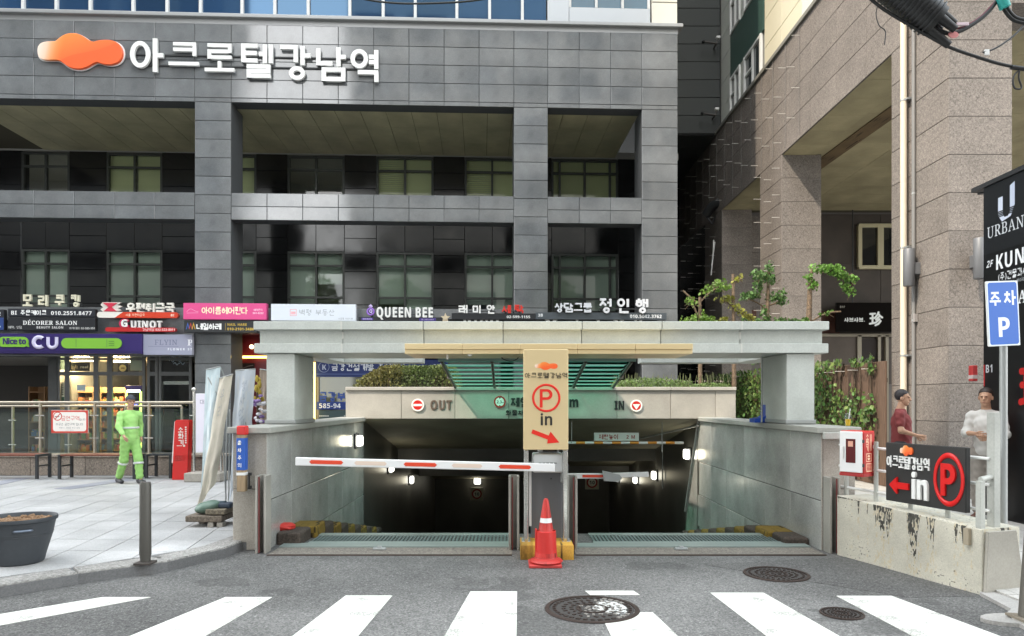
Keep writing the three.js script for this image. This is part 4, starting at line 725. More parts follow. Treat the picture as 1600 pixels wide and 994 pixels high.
// ------------------------------------------------------------------ the row of shop signs
{
  const rect = (name, label, a, b, t, bt, w, thick, draw, px = 512, body = MT.black, ex = {}) => {
    const o = onFacade(name, label, 'shop sign', (a + b) / 2, (t + bt) / 2, w), D = dU(U((a + b) / 2, w), w), W = U(b, w) - U(a, w), H = (bt - t) / F * D;
    part(o, 'bracket', [bx(0.06, 0.06, w + 0.1, -W * 0.35, 0, -(w + 0.1) / 2 - 0.01), bx(0.06, 0.06, w + 0.1, W * 0.35, 0, -(w + 0.1) / 2 - 0.01)], MT.darkMetal);
    board(o, W, H, thick, print(px, Math.max(24, Math.round(px * H / W)), draw), body, 0.4, ex); o.userData.W = undefined; return o;
  };
  const raised = (name, label, s, a, b, t, bt, w, mat, opt = {}, depth = 0.06) => {
    const o = onFacade(name, label, 'shop sign', a, bt, w), D = dU(U((a + b) / 2, w), w);
    letters(o, s, 0, U(b, w) - U(a, w), 0, (bt - t) / F * D, 0, depth, mat, opt);
    part(o, 'rail', [bx(U(b, w) - U(a, w), 0.025, 0.03, (U(b, w) - U(a, w)) / 2, (bt - t) / F * D * 0.3, -0.018), bx(0.03, 0.05, w + 0.05, 0.1, (bt - t) / F * D * 0.3, -(w + 0.05) / 2 - 0.03), bx(0.03, 0.05, w + 0.05, U(b, w) - U(a, w) - 0.1, (bt - t) / F * D * 0.3, -(w + 0.05) / 2 - 0.03)], MT.darkMetal);
    return o;
  };
  const creamL = M(0.72, 0.68, 0.52, 0.4), W0 = 0.22;
  raised('raised_sign', 'cream raised Korean letters above the black cake sign at far left', '모 리 쿠 킹', 37, 127, 461, 479, 0.12, creamL, { weight: 0.16, space: 0.55 });
  rect('shop_sign', 'black cake shop sign with the phone number 010.2551.8477 at far left', 15, 151, 483, 495.5, W0, 0.12, (c, w, h) => { c.fillStyle = '#20232b'; c.fillRect(0, 0, w, h); text(c, 'BI', w * 0.03, h * 0.5, h * 0.72, '#f0f0ee', { align: 'left' }); text(c, '주문케이크', w * 0.14, h * 0.5, h * 0.66, '#f0f0ee', { align: 'left', weight: 0.17 }); text(c, '010.2551.8477', w * 0.96, h * 0.52, h * 0.72, '#f0f0ee', { align: 'right' }); });
  rect('shop_sign', 'black DECORER SALON beauty salon sign under the cake sign', 15, 151, 496.5, 517, W0, 0.12, (c, w, h) => { c.fillStyle = '#1d1f24'; c.fillRect(0, 0, w, h); text(c, 'DÉCORER SALON', w * 0.48, h * 0.4, h * 0.44, '#f2f2f0', { font: 'serif' }); text(c, 'BEAUTY SALON', w * 0.48, h * 0.77, h * 0.24, '#e0e0de', { gap: 0.1 }); text(c, '예약, 상담', w * 0.08, h * 0.77, h * 0.22, '#d8d8d4'); text(c, '아카데미 02-585-5511', w * 0.86, h * 0.82, h * 0.2, '#d8d8d4'); });
  rect('shop_sign', 'cut off dark blue shop sign at the left edge of the picture', -60, 8.5, 484, 516, W0, 0.12, (c, w, h) => { c.fillStyle = '#20232b'; c.fillRect(0, 0, w, h * 0.4); c.fillStyle = '#27417d'; c.fillRect(0, h * 0.4, w, h); text(c, '02', w * 0.86, h * 0.2, h * 0.26, '#f0f0ee'); text(c, 'BEAUTY', w * 0.8, h * 0.86, h * 0.14, '#f0f0ee'); }, 256);
  // post office agency sign: red emblem, letters, orange bar
  raised('raised_sign', 'white Korean post agency letters beside the red bird emblem', '우편취급국', 198, 274, 474, 489, 0.16, M(0.78, 0.75, 0.68, 0.4), { weight: 0.17, kgap: 0.02 });
  const em = onFacade('sign_emblem', 'red and white angular post emblem left of the white Korean letters', 'emblem', 174, 481, 0.18), es = 17.6 / F;
  const pe = (pts, z, m, n) => part(em, n, extrude(pts.map(([x, y]) => [(x - 174) * es, (481 - y) * es]), 0.05), m, 0, 0, z);
  pe([[162, 473], [190, 473], [184, 477], [192, 479], [185, 482], [190, 485], [180, 488], [163, 488], [159, 484], [163, 481], [159, 477]], 0, M(0.72, 0.68, 0.62, 0.4), 'white_plate');
  pe([[163, 474], [185, 474], [176, 480.5], [184, 487], [164, 487], [172, 480.5]], 0.02, M(0.6, 0.03, 0.07, 0.4), 'red_plate');
  part(em, 'fixing', bx(0.2, 0.05, 0.2, 0, 0, -0.11), MT.darkMetal);
  const bar = (label, a, b, t, bt, w, draw, red) => {
    const o = onFacade('bar_sign', label, 'shop sign', (a + b) / 2, (t + bt) / 2, w), D = dU(U((a + b) / 2, w), w), W = U(b, w) - U(a, w), H = (bt - t) / F * D;
    const s = new THREE.Shape(); const r = H * 0.45; s.moveTo(-W / 2 + r, -H / 2); s.lineTo(W / 2 - r, -H / 2); s.absarc(W / 2 - r, -H / 2 + r, r, -Math.PI / 2, 0); s.absarc(W / 2 - r, H / 2 - r, r, 0, Math.PI / 2); s.lineTo(-W / 2 + r, H / 2); s.absarc(-W / 2 + r, H / 2 - r, r, Math.PI / 2, Math.PI); s.absarc(-W / 2 + r, -H / 2 + r, r, Math.PI, Math.PI * 1.5);
    part(o, 'sign_panel', new THREE.ExtrudeGeometry(s, { depth: 0.1, bevelEnabled: false, curveSegments: 10 }), red);
    const g = new THREE.ShapeGeometry(s, 10), p = g.attributes.position, uv = g.attributes.uv; for (let i = 0; i < p.count; i++) uv.setXY(i, p.getX(i) / W + 0.5, p.getY(i) / H + 0.5);
    part(o, 'printed_face', g, M(1, 1, 1, 0.4, { map: print(512, Math.round(512 * H / W), draw) }), 0, 0, 0.103);
    part(o, 'bracket', bx(W * 0.6, 0.05, w + 0.08, 0, 0, -(w + 0.08) / 2), MT.darkMetal); return o;
  };
  bar('orange bar sign with a white left end under the post agency letters', 155, 281, 488.5, 497.5, 0.14, (c, w, h) => { c.fillStyle = '#d23c1e'; c.fillRect(0, 0, w, h); c.fillStyle = '#e9e4dc'; c.beginPath(); c.moveTo(0, 0); c.lineTo(w * 0.32, 0); c.lineTo(w * 0.22, h); c.lineTo(0, h); c.fill(); text(c, '서울 우편취급국', w * 0.47, h * 0.5, h * 0.45, '#f3dfc8'); text(c, 'BI', w * 0.93, h * 0.5, h * 0.6, '#f3e3d4'); }, M(0.5, 0.07, 0.03, 0.4));
  raised('raised_sign', 'white raised letters GUINOT with a red G above the red bar', 'UINOT', 205, 255, 502, 513, 0.14, MT.letterWhite, { latin: 1.1 });
  const gG = onFacade('raised_letter', 'big red and white capital G at the start of the raised white letters', 'lettering', 188.5, 513, 0.15);
  part(gG, 'disc_ring', new THREE.TorusGeometry(0.1, 0.035, 10, 28, 5.4).rotateZ(0.5).translate(0.11, 0.11, 0.03), M(0.6, 0.02, 0.1, 0.4)); part(gG, 'letter', letterGeo('G', 1, 0.17, 0.03), MT.letterWhite, 0.04, 0.03, 0.06); part(gG, 'fixing', bx(0.05, 0.05, 0.16, 0.11, 0.11, -0.09), MT.darkMetal);
  bar('dark red bar sign with a small phone number under the GUINOT letters', 168, 277, 512.5, 519, 0.13, (c, w, h) => { c.fillStyle = '#b81f22'; c.fillRect(0, 0, w, h); text(c, '강남역점 022-533-8011', w * 0.76, h * 0.5, h * 0.72, '#f6d8d8'); }, M(0.42, 0.02, 0.02, 0.4));
  // convenience store fascia
  const cu = rect('store_fascia_sign', 'long purple convenience store sign with green bars and the letters CU', -70, 225, 522, 553, 0.16, 0.2, (c, w, h) => {
    c.fillStyle = '#2d1d63'; c.fillRect(0, 0, w, h); c.fillStyle = '#241753'; c.fillRect(0, h * 0.86, w, h * 0.14);
    text(c, ' ', 0, 0, 1, '#000');
  }, 768, M(0.04, 0.02, 0.14, 0.45));
  {
    const w = 0.28, D = 17.45, s = D / F, ox = 77.5, oy = 537.5, X = (p) => (p - ox) * s, Yy = (p) => (oy - p) * s, lime = M(0.20, 0.47, 0.04, 0.45), lilac = M(0.60, 0.57, 0.78, 0.4), purple = M(0.03, 0.02, 0.11, 0.5);
    const pill = (a, b, t, bt, n) => { const g = rb((b - a) * s, (bt - t) * s, 0.04, (bt - t) * s * 0.48, 0, 0, 0); const ss = new THREE.Shape(), r = (bt - t) * s / 2, x0 = -(b - a) * s / 2 + r, x1 = (b - a) * s / 2 - r; ss.absarc(x1, 0, r, -Math.PI / 2, Math.PI / 2); ss.absarc(x0, 0, r, Math.PI / 2, Math.PI * 1.5); return part(cu, n, new THREE.ExtrudeGeometry(ss, { depth: 0.035, bevelEnabled: false, curveSegments: 14 }), lime, X((a + b) / 2), Yy((t + bt) / 2), 0.104); };
    const p1 = pill(5, 50, 527.5, 543, 'speech_bar'), p2 = pill(100, 191, 529, 545, 'green_bar');
    part(cu, 'bar_tail', extrude([[X(45), Yy(541)], [X(50), Yy(538)], [X(51), Yy(543)]], 0.03), lime, 0, 0, 0.104);
    'Nice to'.split('').forEach((ch, i) => { if (ch !== ' ') part(cu, 'letter', letterGeo(ch, 1, 0.135, 0.006), purple, X([11.5, 19.5, 22.5, 27.5, 0, 36, 40.5][i]), Yy(538.5), 0.137); });
    part(cu, 'letter', new THREE.TorusGeometry(0.115, 0.044, 10, 30, 4.7).rotateZ(0.79).scale(1.08, 1.05, 0.7), lilac, X(66), Yy(535.5), 0.12);
    part(cu, 'letter', [new THREE.TorusGeometry(0.1, 0.04, 10, 20, Math.PI).rotateZ(Math.PI).scale(1, 1, 0.7).translate(0, -0.03, 0), rod(V(-0.1, -0.035, 0), V(-0.1, 0.125, 0), 0.04, 10).scale(1, 1, 0.7), rod(V(0.1, -0.035, 0), V(0.1, 0.125, 0), 0.04, 10).scale(1, 1, 0.7)], lilac, X(86), Yy(535.5), 0.12);
    part(cu, 'seam', [bx(0.006, 0.2, 0.002, X(122.5), Yy(537), 0.141), bx(0.006, 0.2, 0.002, X(169), Yy(537), 0.141)], purple);
    for (let i = 0; i < 3; i++) part(cu, 'letter', bx(0.13, 0.02, 0.004, X(176), Yy(534 + i * 3.2), 0.142), M(0.1, 0.25, 0.04, 0.5));
  }
  rect('shop_sign', 'pale lavender flower shop sign right of the purple store sign', 225.5, 302, 523, 555, 0.13, 0.12, (c, w, h) => { c.fillStyle = '#9d9fb4'; c.fillRect(0, 0, w, h); text(c, 'FLYIN', w * 0.46, h * 0.38, h * 0.36, '#6d7088', { font: 'serif', bold: false }); c.fillStyle = '#6d7088'; c.fillRect(w * 0.1, h * 0.58, w * 0.62, 2); text(c, 'P', w * 0.955, h * 0.38, h * 0.42, '#f0f0f4', { font: 'serif' }); text(c, 'FLOWER STU', w * 0.78, h * 0.72, h * 0.16, '#eef0f4', { gap: 0.25 }); }, 320, M(0.35, 0.35, 0.42, 0.5));
  rect('shop_sign', 'bright pink hair salon sign with white brush letters in front of the column', 288.5, 418, 474.5, 500, 0.3, 0.16, (c, w, h) => {
    c.fillStyle = '#e3508f'; c.fillRect(0, 0, w, h); text(c, '아이름헤어핀다', w * 0.22, h * 0.45, h * 0.46, '#fbf0c8', { align: 'left', weight: 0.13, wide: 0.92, gap: 0.02 }); c.strokeStyle = '#f6d7e4'; c.lineWidth = 2; c.beginPath(); c.moveTo(w * 0.04, h * 0.55); c.bezierCurveTo(w * 0.1, h * 0.1, w * 0.12, h * 0.6, w * 0.18, h * 0.5); c.moveTo(w * 0.04, h * 0.62); c.lineTo(w * 0.18, h * 0.6); c.stroke(); text(c, '예약문의', w * 0.9, h * 0.4, h * 0.14, '#f8dbe7'); text(c, '561-8222', w * 0.9, h * 0.6, h * 0.15, '#f8dbe7');
  }, 640, M(0.6, 0.06, 0.22, 0.5));
  rect('shop_sign', 'dark nail salon sign with yellow phone number under the pink sign', 289, 403, 501.5, 520, 0.28, 0.12, (c, w, h) => { c.fillStyle = '#2b2d30'; c.fillRect(0, 0, w, h); c.lineWidth = 5; for (const [x, col] of [[0.05, '#3f63b8'], [0.09, '#c2473d'], [0.13, '#d9a92f']]) { c.strokeStyle = col; c.beginPath(); c.moveTo(w * (x - 0.02), h * 0.75); c.lineTo(w * x, h * 0.25); c.lineTo(w * (x + 0.022), h * 0.75); c.stroke(); } text(c, '네일하레', w * 0.17, h * 0.5, h * 0.56, '#f2f2f0', { align: 'left', weight: 0.18, gap: 0 }); c.fillStyle = '#d7b13e'; c.fillRect(w * 0.565, h * 0.2, 2, h * 0.62); text(c, 'NAIL HARE', w * 0.59, h * 0.32, h * 0.3, '#d7b13e', { align: 'left' }); text(c, '010-2101-3486', w * 0.59, h * 0.7, h * 0.32, '#e3bd45', { align: 'left' }); }, 512);
  rect('shop_sign', 'long white estate agent sign with a small pink emblem above the portal', 425, 557, 476, 502, 0.3, 0.16, (c, w, h) => { c.fillStyle = '#dfe5ee'; c.fillRect(0, 0, w, h); c.strokeStyle = '#e8a3ae'; c.lineWidth = 3; c.strokeRect(w * 0.225, h * 0.32, h * 0.36, h * 0.38); c.fillStyle = '#efb6be'; c.fillRect(w * 0.235, h * 0.45, h * 0.26, h * 0.18); text(c, '백평 부동산', w * 0.54, h * 0.5, h * 0.38, '#8f959c', { weight: 0.06, gap: 0.12 }); text(c, '서초동 1327-28', w * 0.88, h * 0.87, h * 0.12, '#9aa0a8'); }, 512, M(0.6, 0.63, 0.68, 0.5));
  // QUEEN BEE
  raised('raised_sign', 'white raised letters QUEEN BEE over the portal beam', 'QUEEN BEE', 588, 678, 481, 496, 0.2, MT.letterWhite, { latin: 1.1, space: 0.35 });
  const qe = onFacade('ring_emblem', 'purple ring shaped emblem left of the QUEEN BEE letters', 'emblem', 579, 487, 0.2), vio = M(0.32, 0.16, 0.62, 0.4);
  part(qe, 'ring', new THREE.TorusGeometry(0.08, 0.022, 10, 28), vio); part(qe, 'stone', new THREE.OctahedronGeometry(0.055).translate(0, 0.13, 0), M(0.62, 0.5, 0.8, 0.3)); part(qe, 'monogram', letterGeo('Q', 1, 0.08, 0.02), M(0.6, 0.5, 0.85, 0.4), -0.035, -0.03, 0); part(qe, 'fixing', bx(0.03, 0.03, 0.26, 0, -0.08, -0.14), MT.darkMetal); part(qe, 'monogram_plate', new THREE.CircleGeometry(0.06, 20), MT.black, 0, 0, -0.005);
  rect('shop_sign', 'low black bar sign with purple ends under the QUEEN BEE letters', 561, 692, 496, 503, 0.16, 0.1, (c, w, h) => { c.fillStyle = '#26282c'; c.fillRect(0, 0, w, h); c.fillStyle = '#4b3a8c'; c.fillRect(w * 0.03, h * 0.15, w * 0.14, h * 0.6); c.fillRect(w * 0.72, h * 0.15, w * 0.2, h * 0.7); text(c, 'NAIL&SPA', w * 0.1, h * 0.45, h * 0.4, '#cfc4ee'); text(c, '02.3453.8803', w * 0.82, h * 0.5, h * 0.42, '#cfc4ee'); }, 512);
  const st = onFacade('star_ornament', 'pale wooden star standing on the portal roof between two signs', 'ornament', 696, 497, 0.4), sp = [];
  for (let i = 0; i < 10; i++) { const r = i % 2 ? 0.055 : 0.12, t = Math.PI / 2 + i * Math.PI / 5; sp.push([r * Math.cos(t), r * Math.sin(t)]); }
  part(st, 'star', extrude(sp, 0.05), M(0.6, 0.5, 0.35, 0.5)); part(st, 'foot', extrude([[-0.07, -0.22], [0.07, -0.22], [0.035, -0.04], [-0.035, -0.04]], 0.05), M(0.6, 0.5, 0.35, 0.5)); part(st, 'bracket', bx(0.04, 0.04, 0.4, 0, -0.12, -0.2), MT.darkMetal);
  raised('raised_sign', 'white and red raised Korean laundry letters right of the star', '래 미 안', 717, 774, 477, 490, 0.22, MT.letterWhite, { weight: 0.17, space: 0.5 });
  raised('raised_sign', 'two red raised Korean letters right of the white laundry letters', '세 탁', 784, 818, 477, 490, 0.22, MT.red, { weight: 0.18, space: 0.35 });
  rect('shop_sign', 'black bar sign with the number 02-599-1155 under the laundry letters', 706, 836, 490, 500, 0.2, 0.12, (c, w, h) => { c.fillStyle = '#202226'; c.fillRect(0, 0, w, h); text(c, '02-599-1155', w * 0.8, h * 0.55, h * 0.62, '#ececea'); }, 384);
  raised('raised_sign', 'half hidden white serif letters RICH behind the portal beam', 'RICH', 722, 783, 499, 513, 0.14, MT.letterWhite, { font: 'droid_serif_bold', latin: 1.0 });
  raised('raised_sign', 'small white Korean counselling letters above the grey bar sign at right', '상담그룹', 866, 925, 474, 488, 0.3, M(0.7, 0.72, 0.76, 0.35), { weight: 0.16, kgap: 0.02 });
  raised('raised_sign', 'large white Korean letters at the right end of the sign row', '정 인 행', 936, 1012, 467, 489, 0.3, M(0.7, 0.72, 0.76, 0.35), { weight: 0.15, space: 0.3 });
  rect('shop_sign', 'grey bar sign ending in 010.5042.3762 at the right end of the row', 837, 1041, 489, 500, 0.2, 0.14, (c, w, h) => { c.fillStyle = '#4a5157'; c.fillRect(0, 0, w, h); text(c, '3B', w * 0.035, h * 0.4, h * 0.6, '#e6e8ea'); text(c, '010.5042.3762', w * 0.84, h * 0.52, h * 0.66, '#eceef0'); }, 640, M(0.07, 0.08, 0.09, 0.5));
  raised('raised_sign', 'half hidden white serif letters of a nail shop behind the portal beam', 'Marie de Nail', 851, 1005, 500, 514, 0.14, MT.letterWhite, { font: 'droid_serif_bold', latin: 1.1 });
  const ss = onFacade('shop_sign', 'black sign panel behind the half hidden serif letters', 'shop sign', 860, 512, 0.04);
  part(ss, 'sign_panel', bx(5.4, 0.4, 0.06), MT.black);
}
// ------------------------------------------------------------------ the granite building on the right, the alley and the street behind the viewer
const RX = 7.0;                                                 // its wall along the street runs away from the viewer
const dR = (px) => RX * F / (px - CX);                          // distance on that wall at a pixel column
const gran = thing('granite_building', 'pinkish granite building on the right standing on tall columns, pale cladding above', 'building', V(RX, 0, 0));
{
  const hb = 8.02, ht = 10.75, A0 = 11.5, A1 = dR(1393), B0 = 18.6, B1 = dR(1187.5), C0 = dR(1128), C1 = 26, IW = 24.5;
  // in a holder turned so that its x runs along the wall (x = distance), its z points to the street (-x)
  const wall = part(gran, 'wall', [bxx(0.03, 1.0, 0, hb, -A1, -A0 - 0.03), bxx(0.03, 1.02, 0, hb, -B1, -B0 - 0.03), bxx(0.03, 1, 0, hb, -C1, -C0 - 0.02), bxx(0.03, 0.9, hb, ht, -40, -A0 - 0.03)], MT.graniteBack);
  const side = part(wall, 'street_face', bxx(-12, -11.9, 9, 9.1, -0.02, -0.01), MT.graniteBack, 0, 0, 0, Math.PI / 2);
  side.rotation.y = -Math.PI / 2;                               // local x -> world +z, so x = -distance
  const sp = (d0, d1, n, vs) => panels(side, 'granite_panel', steps(-d1, -d0, n), vs, -0.03, 0.03, MT.granite, 0.008);
  sp(A0, 30, 14, [hb, 8.7, 9.38, 10.06, ht]);
  const rows = [...steps(0.05, hb, 13)];
  sp(A0, A1, 1, rows); sp(B0, B1, 1, rows); sp(C0, C1, 1, rows);
  // column faces towards the viewer
  const fc = (d, x1) => { const h = part(wall, 'column_face', bxx(0.04, x1 - 0.01, 0, hb, -0.02, -0.01), MT.graniteBack, 0, 0, -d); panels(h, 'granite_panel', [0, x1], rows, -0.025, 0.025, MT.granite, 0.008); };
  fc(A0, 1.03); fc(B0, 1.03); fc(C0, 1.0);
  part(gran, 'front_beam', bxx(1.03, 14, hb, ht, -A0 - 0.9, -A0 - 0.03), MT.granite[1]);
  part(gran, 'corner_stone', bxx(0.0, 1.03, hb + 0.004, ht, -A0 - 0.029, -A0), MT.granite[2]);
  // back walls under the building, soffits
  const inner = part(gran, 'inner_wall', [bxx(0.05, 14, 0, hb + 0.3, -IW - 0.4, -IW - 0.03)], MT.graniteBack);
  panels(inner, 'wall_panel', [0.06, 1.45], steps(2.9, hb - 0.05, 8), -IW - 0.03, 0.03, MT.granite, 0.01);
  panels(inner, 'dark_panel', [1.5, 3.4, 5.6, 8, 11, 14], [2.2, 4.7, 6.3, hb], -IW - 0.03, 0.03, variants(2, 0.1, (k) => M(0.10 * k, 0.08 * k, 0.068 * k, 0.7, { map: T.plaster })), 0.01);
  const wood = M(0.17, 0.065, 0.04, 0.6, { map: T.wood });
  panels(inner, 'wood_board', [0.06, 1.36], [3.0, 3.35, 3.7, 4.05, 4.4, 4.75], -IW, 0.025, [wood], 0.012);
  panels(inner, 'wood_board', [2.2, 4.2], [3.9, 4.3, 4.7], -IW, 0.025, [wood], 0.012);
  // the passage window and lower frame
  const D = IW - 0.1, wx = (p) => gx(p, D) - RX, wy = (p) => gy(p, D), fm = M(0.52, 0.47, 0.30, 0.5);
  const win = part(gran, 'window', [bx(wx(1430) - wx(1341), 0.12, 0.14, (wx(1430) + wx(1341)) / 2, wy(353), -D), bx(wx(1430) - wx(1341), 0.12, 0.14, (wx(1430) + wx(1341)) / 2, wy(418), -D), bx(0.13, wy(353) - wy(418), 0.13, wx(1343), wy(385), -D), bx(0.2, wy(353) - wy(418), 0.13, wx(1375), wy(385), -D), bx(0.1, wy(353) - wy(418), 0.13, wx(1412), wy(385), -D)], fm);
  part(win, 'pane', bxx(wx(1343), wx(1428), wy(418), wy(353), -D - 0.04, -D - 0.02), M(0.008, 0.01, 0.012, 0.04, { ior: 1.8 }));
  const low = part(gran, 'entrance_frame', [bx(wx(1440) - wx(1280), 0.1, 0.12, (wx(1440) + wx(1280)) / 2, wy(524), -D), bx(0.14, wy(524), 0.12, wx(1342), wy(524) / 2, -D), bx(0.1, wy(524), 0.12, wx(1373), wy(524) / 2, -D), bx(0.1, wy(524), 0.12, wx(1385), wy(524) / 2, -D)], M(0.30, 0.26, 0.19, 0.5));
  part(low, 'door_leaf', bxx(wx(1345), wx(1372), 0, wy(530), -D - 0.03, -D - 0.01), M(0.035, 0.028, 0.025, 0.85));
  part(low, 'stone_apron', bxx(wx(1283), wx(1341), 0, wy(526), -D - 0.03, -D), M(0.14, 0.11, 0.09, 0.7, { map: T.plaster }));
  const so = part(gran, 'soffit', bxx(0.9, 14, hb + 0.05, hb + 0.2, -IW, -A0 - 0.9), MT.soffitJoint), sm = variants(3, 0.07, (k) => M(0.5 * k, 0.44 * k, 0.27 * k, 0.65, { map: T.plaster }));
  for (let d = A0 + 0.9, i = 0; d < IW - 0.5; d += 0.9, i++) for (let k = 0; k < 3; k++) part(so, 'soffit_board', bxx(0.06 + k * 2.6, 0.06 + k * 2.6 + 2.59, hb + 0.015, hb + 0.05, -d - 0.89, -d), pick(sm));
  for (let d = A0 + 0.05; d < IW; d += 0.9) part(so, 'soffit_board', bxx(0.035, 0.9, hb - 0.012, hb - 0.002, -Math.min(d + 0.89, IW), -d), pick(sm));
  const strip = M(0.20, 0.14, 0.075, 0.9, { map: T.stained });
  const q = part(so, 'stained_strip', bx(0.42, 0.02, 7.5), strip, 1.38, hb + 0.002, -17.6, 0.03);
  part(so, 'recess_light_slot', bx(1.5, 0.02, 0.06), M(0.7, 0.6, 0.4, 0.4), 3.2, hb + 0.002, -15.6, 0.1);
  // far end of the wall in the alley, its shade painted as black stone
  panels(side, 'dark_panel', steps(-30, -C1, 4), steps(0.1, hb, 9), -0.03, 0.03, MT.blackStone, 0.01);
  part(gran, 'alley_core', bxx(0.03, 1, 0, hb, -30, -C1), MT.blackJoint);
  // pale cladding storeys above
  const clad = variants(3, 0.03, (k) => M(0.62 * k, 0.635 * k, 0.585 * k, 0.6)), top = 26;
  part(gran, 'upper_core', bxx(0.16, 14, ht, top, -40, -A0 - 0.5), M(0.3, 0.3, 0.28, 0.8));
  const up = part(gran, 'upper_face', bxx(-13, -12.9, 11.5, 11.6, -0.2, -0.19), MT.graniteBack); up.rotation.y = -Math.PI / 2;
  const lines = [ht + 0.1, 11.55, 12.35, 13.15, 13.95, 14.75, 15.55, 16.35, 17.15, 18];
  panels(up, 'cladding_panel', [-17.6, -15.2, -13, -11.6], lines, -0.14, 0.02, clad, 0.012);
  panels(up, 'cladding_panel', [-20.2, -18.9, -17.6], lines, -0.14, 0.02, variants(2, 0.03, (k) => M(0.62 * k, 0.58 * k, 0.44 * k, 0.6)), 0.012);  // sunlit stretch: the sun put into a warmer cladding colour
  panels(up, 'cladding_panel', [-24.4, -23.3], lines, -0.14, 0.02, clad, 0.012);
  const green = M(0.05, 0.10, 0.085, 0.35);
  [[-23.3, -22.3], [-21.9, -20.4]].forEach(([a, b], i) => {
    for (const [v0, v1] of [[10.9, 12.1], [13.5, 15.4], [16.6, 18]]) {
      const w = part(up, 'window', [bxx(a, a + 0.08, v0, v1, -0.14, -0.06), bxx(b - 0.08, b, v0, v1, -0.14, -0.06), bxx((a + b) / 2 - 0.03, (a + b) / 2 + 0.03, v0 + 0.08, v1 - 0.08, -0.14, -0.07), bxx(a + 0.08, b - 0.08, v0, v0 + 0.08, -0.14, -0.07), bxx(a + 0.08, b - 0.08, v1 - 0.08, v1, -0.14, -0.07), bxx(a + 0.08, (a + b) / 2 - 0.03, (v0 + v1) / 2 - 0.03, (v0 + v1) / 2 + 0.03, -0.14, -0.08)], MT.whitePaint);
      part(w, 'pane', bxx(a + 0.02, b - 0.02, v0 + 0.02, v1 - 0.02, -0.15, -0.13), M(0.03, 0.04, 0.045, 0.05, { ior: 1.8 }));
    }
  });
  for (const [v0, v1] of [[12.12, 13.48], [15.42, 16.58]]) part(up, 'green_panel', bxx(-23.3, -20.25, v0, v1, -0.14, -0.1), green);
  part(up, 'cladding_strip', bxx(-22.3, -21.9, ht + 0.1, 18, -0.15, -0.11), clad[0]);
  part(gran, 'parapet_flashing', bxx(-0.06, 0.3, ht + 0.004, ht + 0.1, -30, -A0 + 0.05), M(0.22, 0.215, 0.19, 0.5));
  // block over the alley joining both buildings, with a soffit
  const link = thing('alley_bridge', 'dark grey ribbed block bridging the alley between both buildings', 'building', V(0, 0, 0)), gx0 = 3.6;
  part(link, 'core', bxx(gx0, RX + 0.1, ht + 0.02, 26, -30.5, -24.55), MT.facadeBack);
  const ribs = variants(2, 0.08, (k) => M(0.055 * k, 0.06 * k, 0.058 * k, 0.6));
  for (let i = 0; i < 12; i++) part(link, 'rib_panel', slab(RX + 0.12 - gx0, 0.6, 0.03, 0.01), ribs[i % 2], (RX + 0.12 + gx0) / 2, ht + 0.34 + i * 0.612, -24.55);
  for (let i = 0; i < 5; i++) part(link, 'soffit_panel', bx(RX - gx0, 0.02, 1.16, (RX + gx0) / 2, ht, -24.6 - 0.59 - i * 1.18), ribs[i % 2]);
  part(link, 'alley_end_wall', bxx(gx0, RX + 0.05, 0, ht, -30.6, -30.1), MT.blackStone[0]);
  part(link, 'alley_pilaster', [bxx(5.6, 5.95, 0, ht - 0.02, -30.1, -29.95)], M(0.05, 0.05, 0.055, 0.5));
  // small wall cameras on brackets
  for (const [px, py, lab] of [[1113, 66, 'small security camera on a long arm high on the alley wall'], [1111, 178, 'small security camera on a long arm lower on the alley wall']]) {
    const d = 24.2, o = thing('security_camera', lab, 'camera', P(px, py, d));
    part(o, 'arm', [rod(V(-0.28, 0.02, 0), V(0.16, -0.04, 0), 0.03), rod(V(0.14, -0.05, -0.38), V(0.14, -0.04, 0.02), 0.03), rod(V(0.12, -0.03, 0), V(0.22, 0.14, 0), 0.02)], M(0.09, 0.08, 0.075, 0.5)); part(o, 'camera_body', rb(0.14, 0.09, 0.12, 0.02, 0.2, 0.16, 0), MT.whitePaint); part(o, 'head', new THREE.SphereGeometry(0.06, 12, 8).translate(-0.3, 0.02, 0), MT.black);
  }
  // short white rods of the light decoration on the granite wall
  const rodG = new THREE.CylinderGeometry(0.008, 0.008, 0.2, 6).rotateZ(Math.PI / 2), rodM = M(0.55, 0.52, 0.48, 0.5);
  let n = 0;
  const put = (d, h) => { if (n++ < 190) part(gran, 'light_rod', rodG, rodM, -0.12, h + rr(-0.08, 0.08), -d); };
  for (let k = 0; k < 15; k++) { const d = 17.4 + k * 0.88; for (let r = 0; r < 4; r++) put(d + (r % 2) * 0.3, 10.45 - r * 0.62 - (k % 2) * 0.3); }
  for (const d of [18.7, 19.3, 20.1, 24.6, 25.3, 26.4, 27.6, 28.8]) for (let r = 0; r < 9; r++) put(d, 7.85 - r * 0.62 - (Math.round(d * 10) % 3) * 0.2);
  part(gran, 'light_wire', steps(17.4, 29.7, 14).map((d) => rod(V(-0.03, 10.7, -d), V(-0.03, 8.1, -d), 0.006, 5)), M(0.2, 0.19, 0.18, 0.7));
  // bent grey duct at the column's corner
  const du = thing('ventilation_pipe', 'dark grey bent pipe elbow sticking out of the granite wall above the alley', 'pipe', V(0, 0, 0));
  part(du, 'elbow', tube([P(1132, 318, 24.2), P(1122, 318, 24.4), P(1112, 324, 24.6), P(1103, 336, 24.8)], 0.16, 20, 12), MT.darkMetal); part(du, 'bracket', [rod(P(1100, 334, 24.8), P(1113, 350, 24.6), 0.03), rod(P(1113, 350, 24.6), P(1118, 338, 24.5), 0.03)], MT.darkMetal);
  const cord = thing('hanging_cable', 'thin pale cables hanging down the granite corner beside the alley', 'cable', V(0, 0, 0));
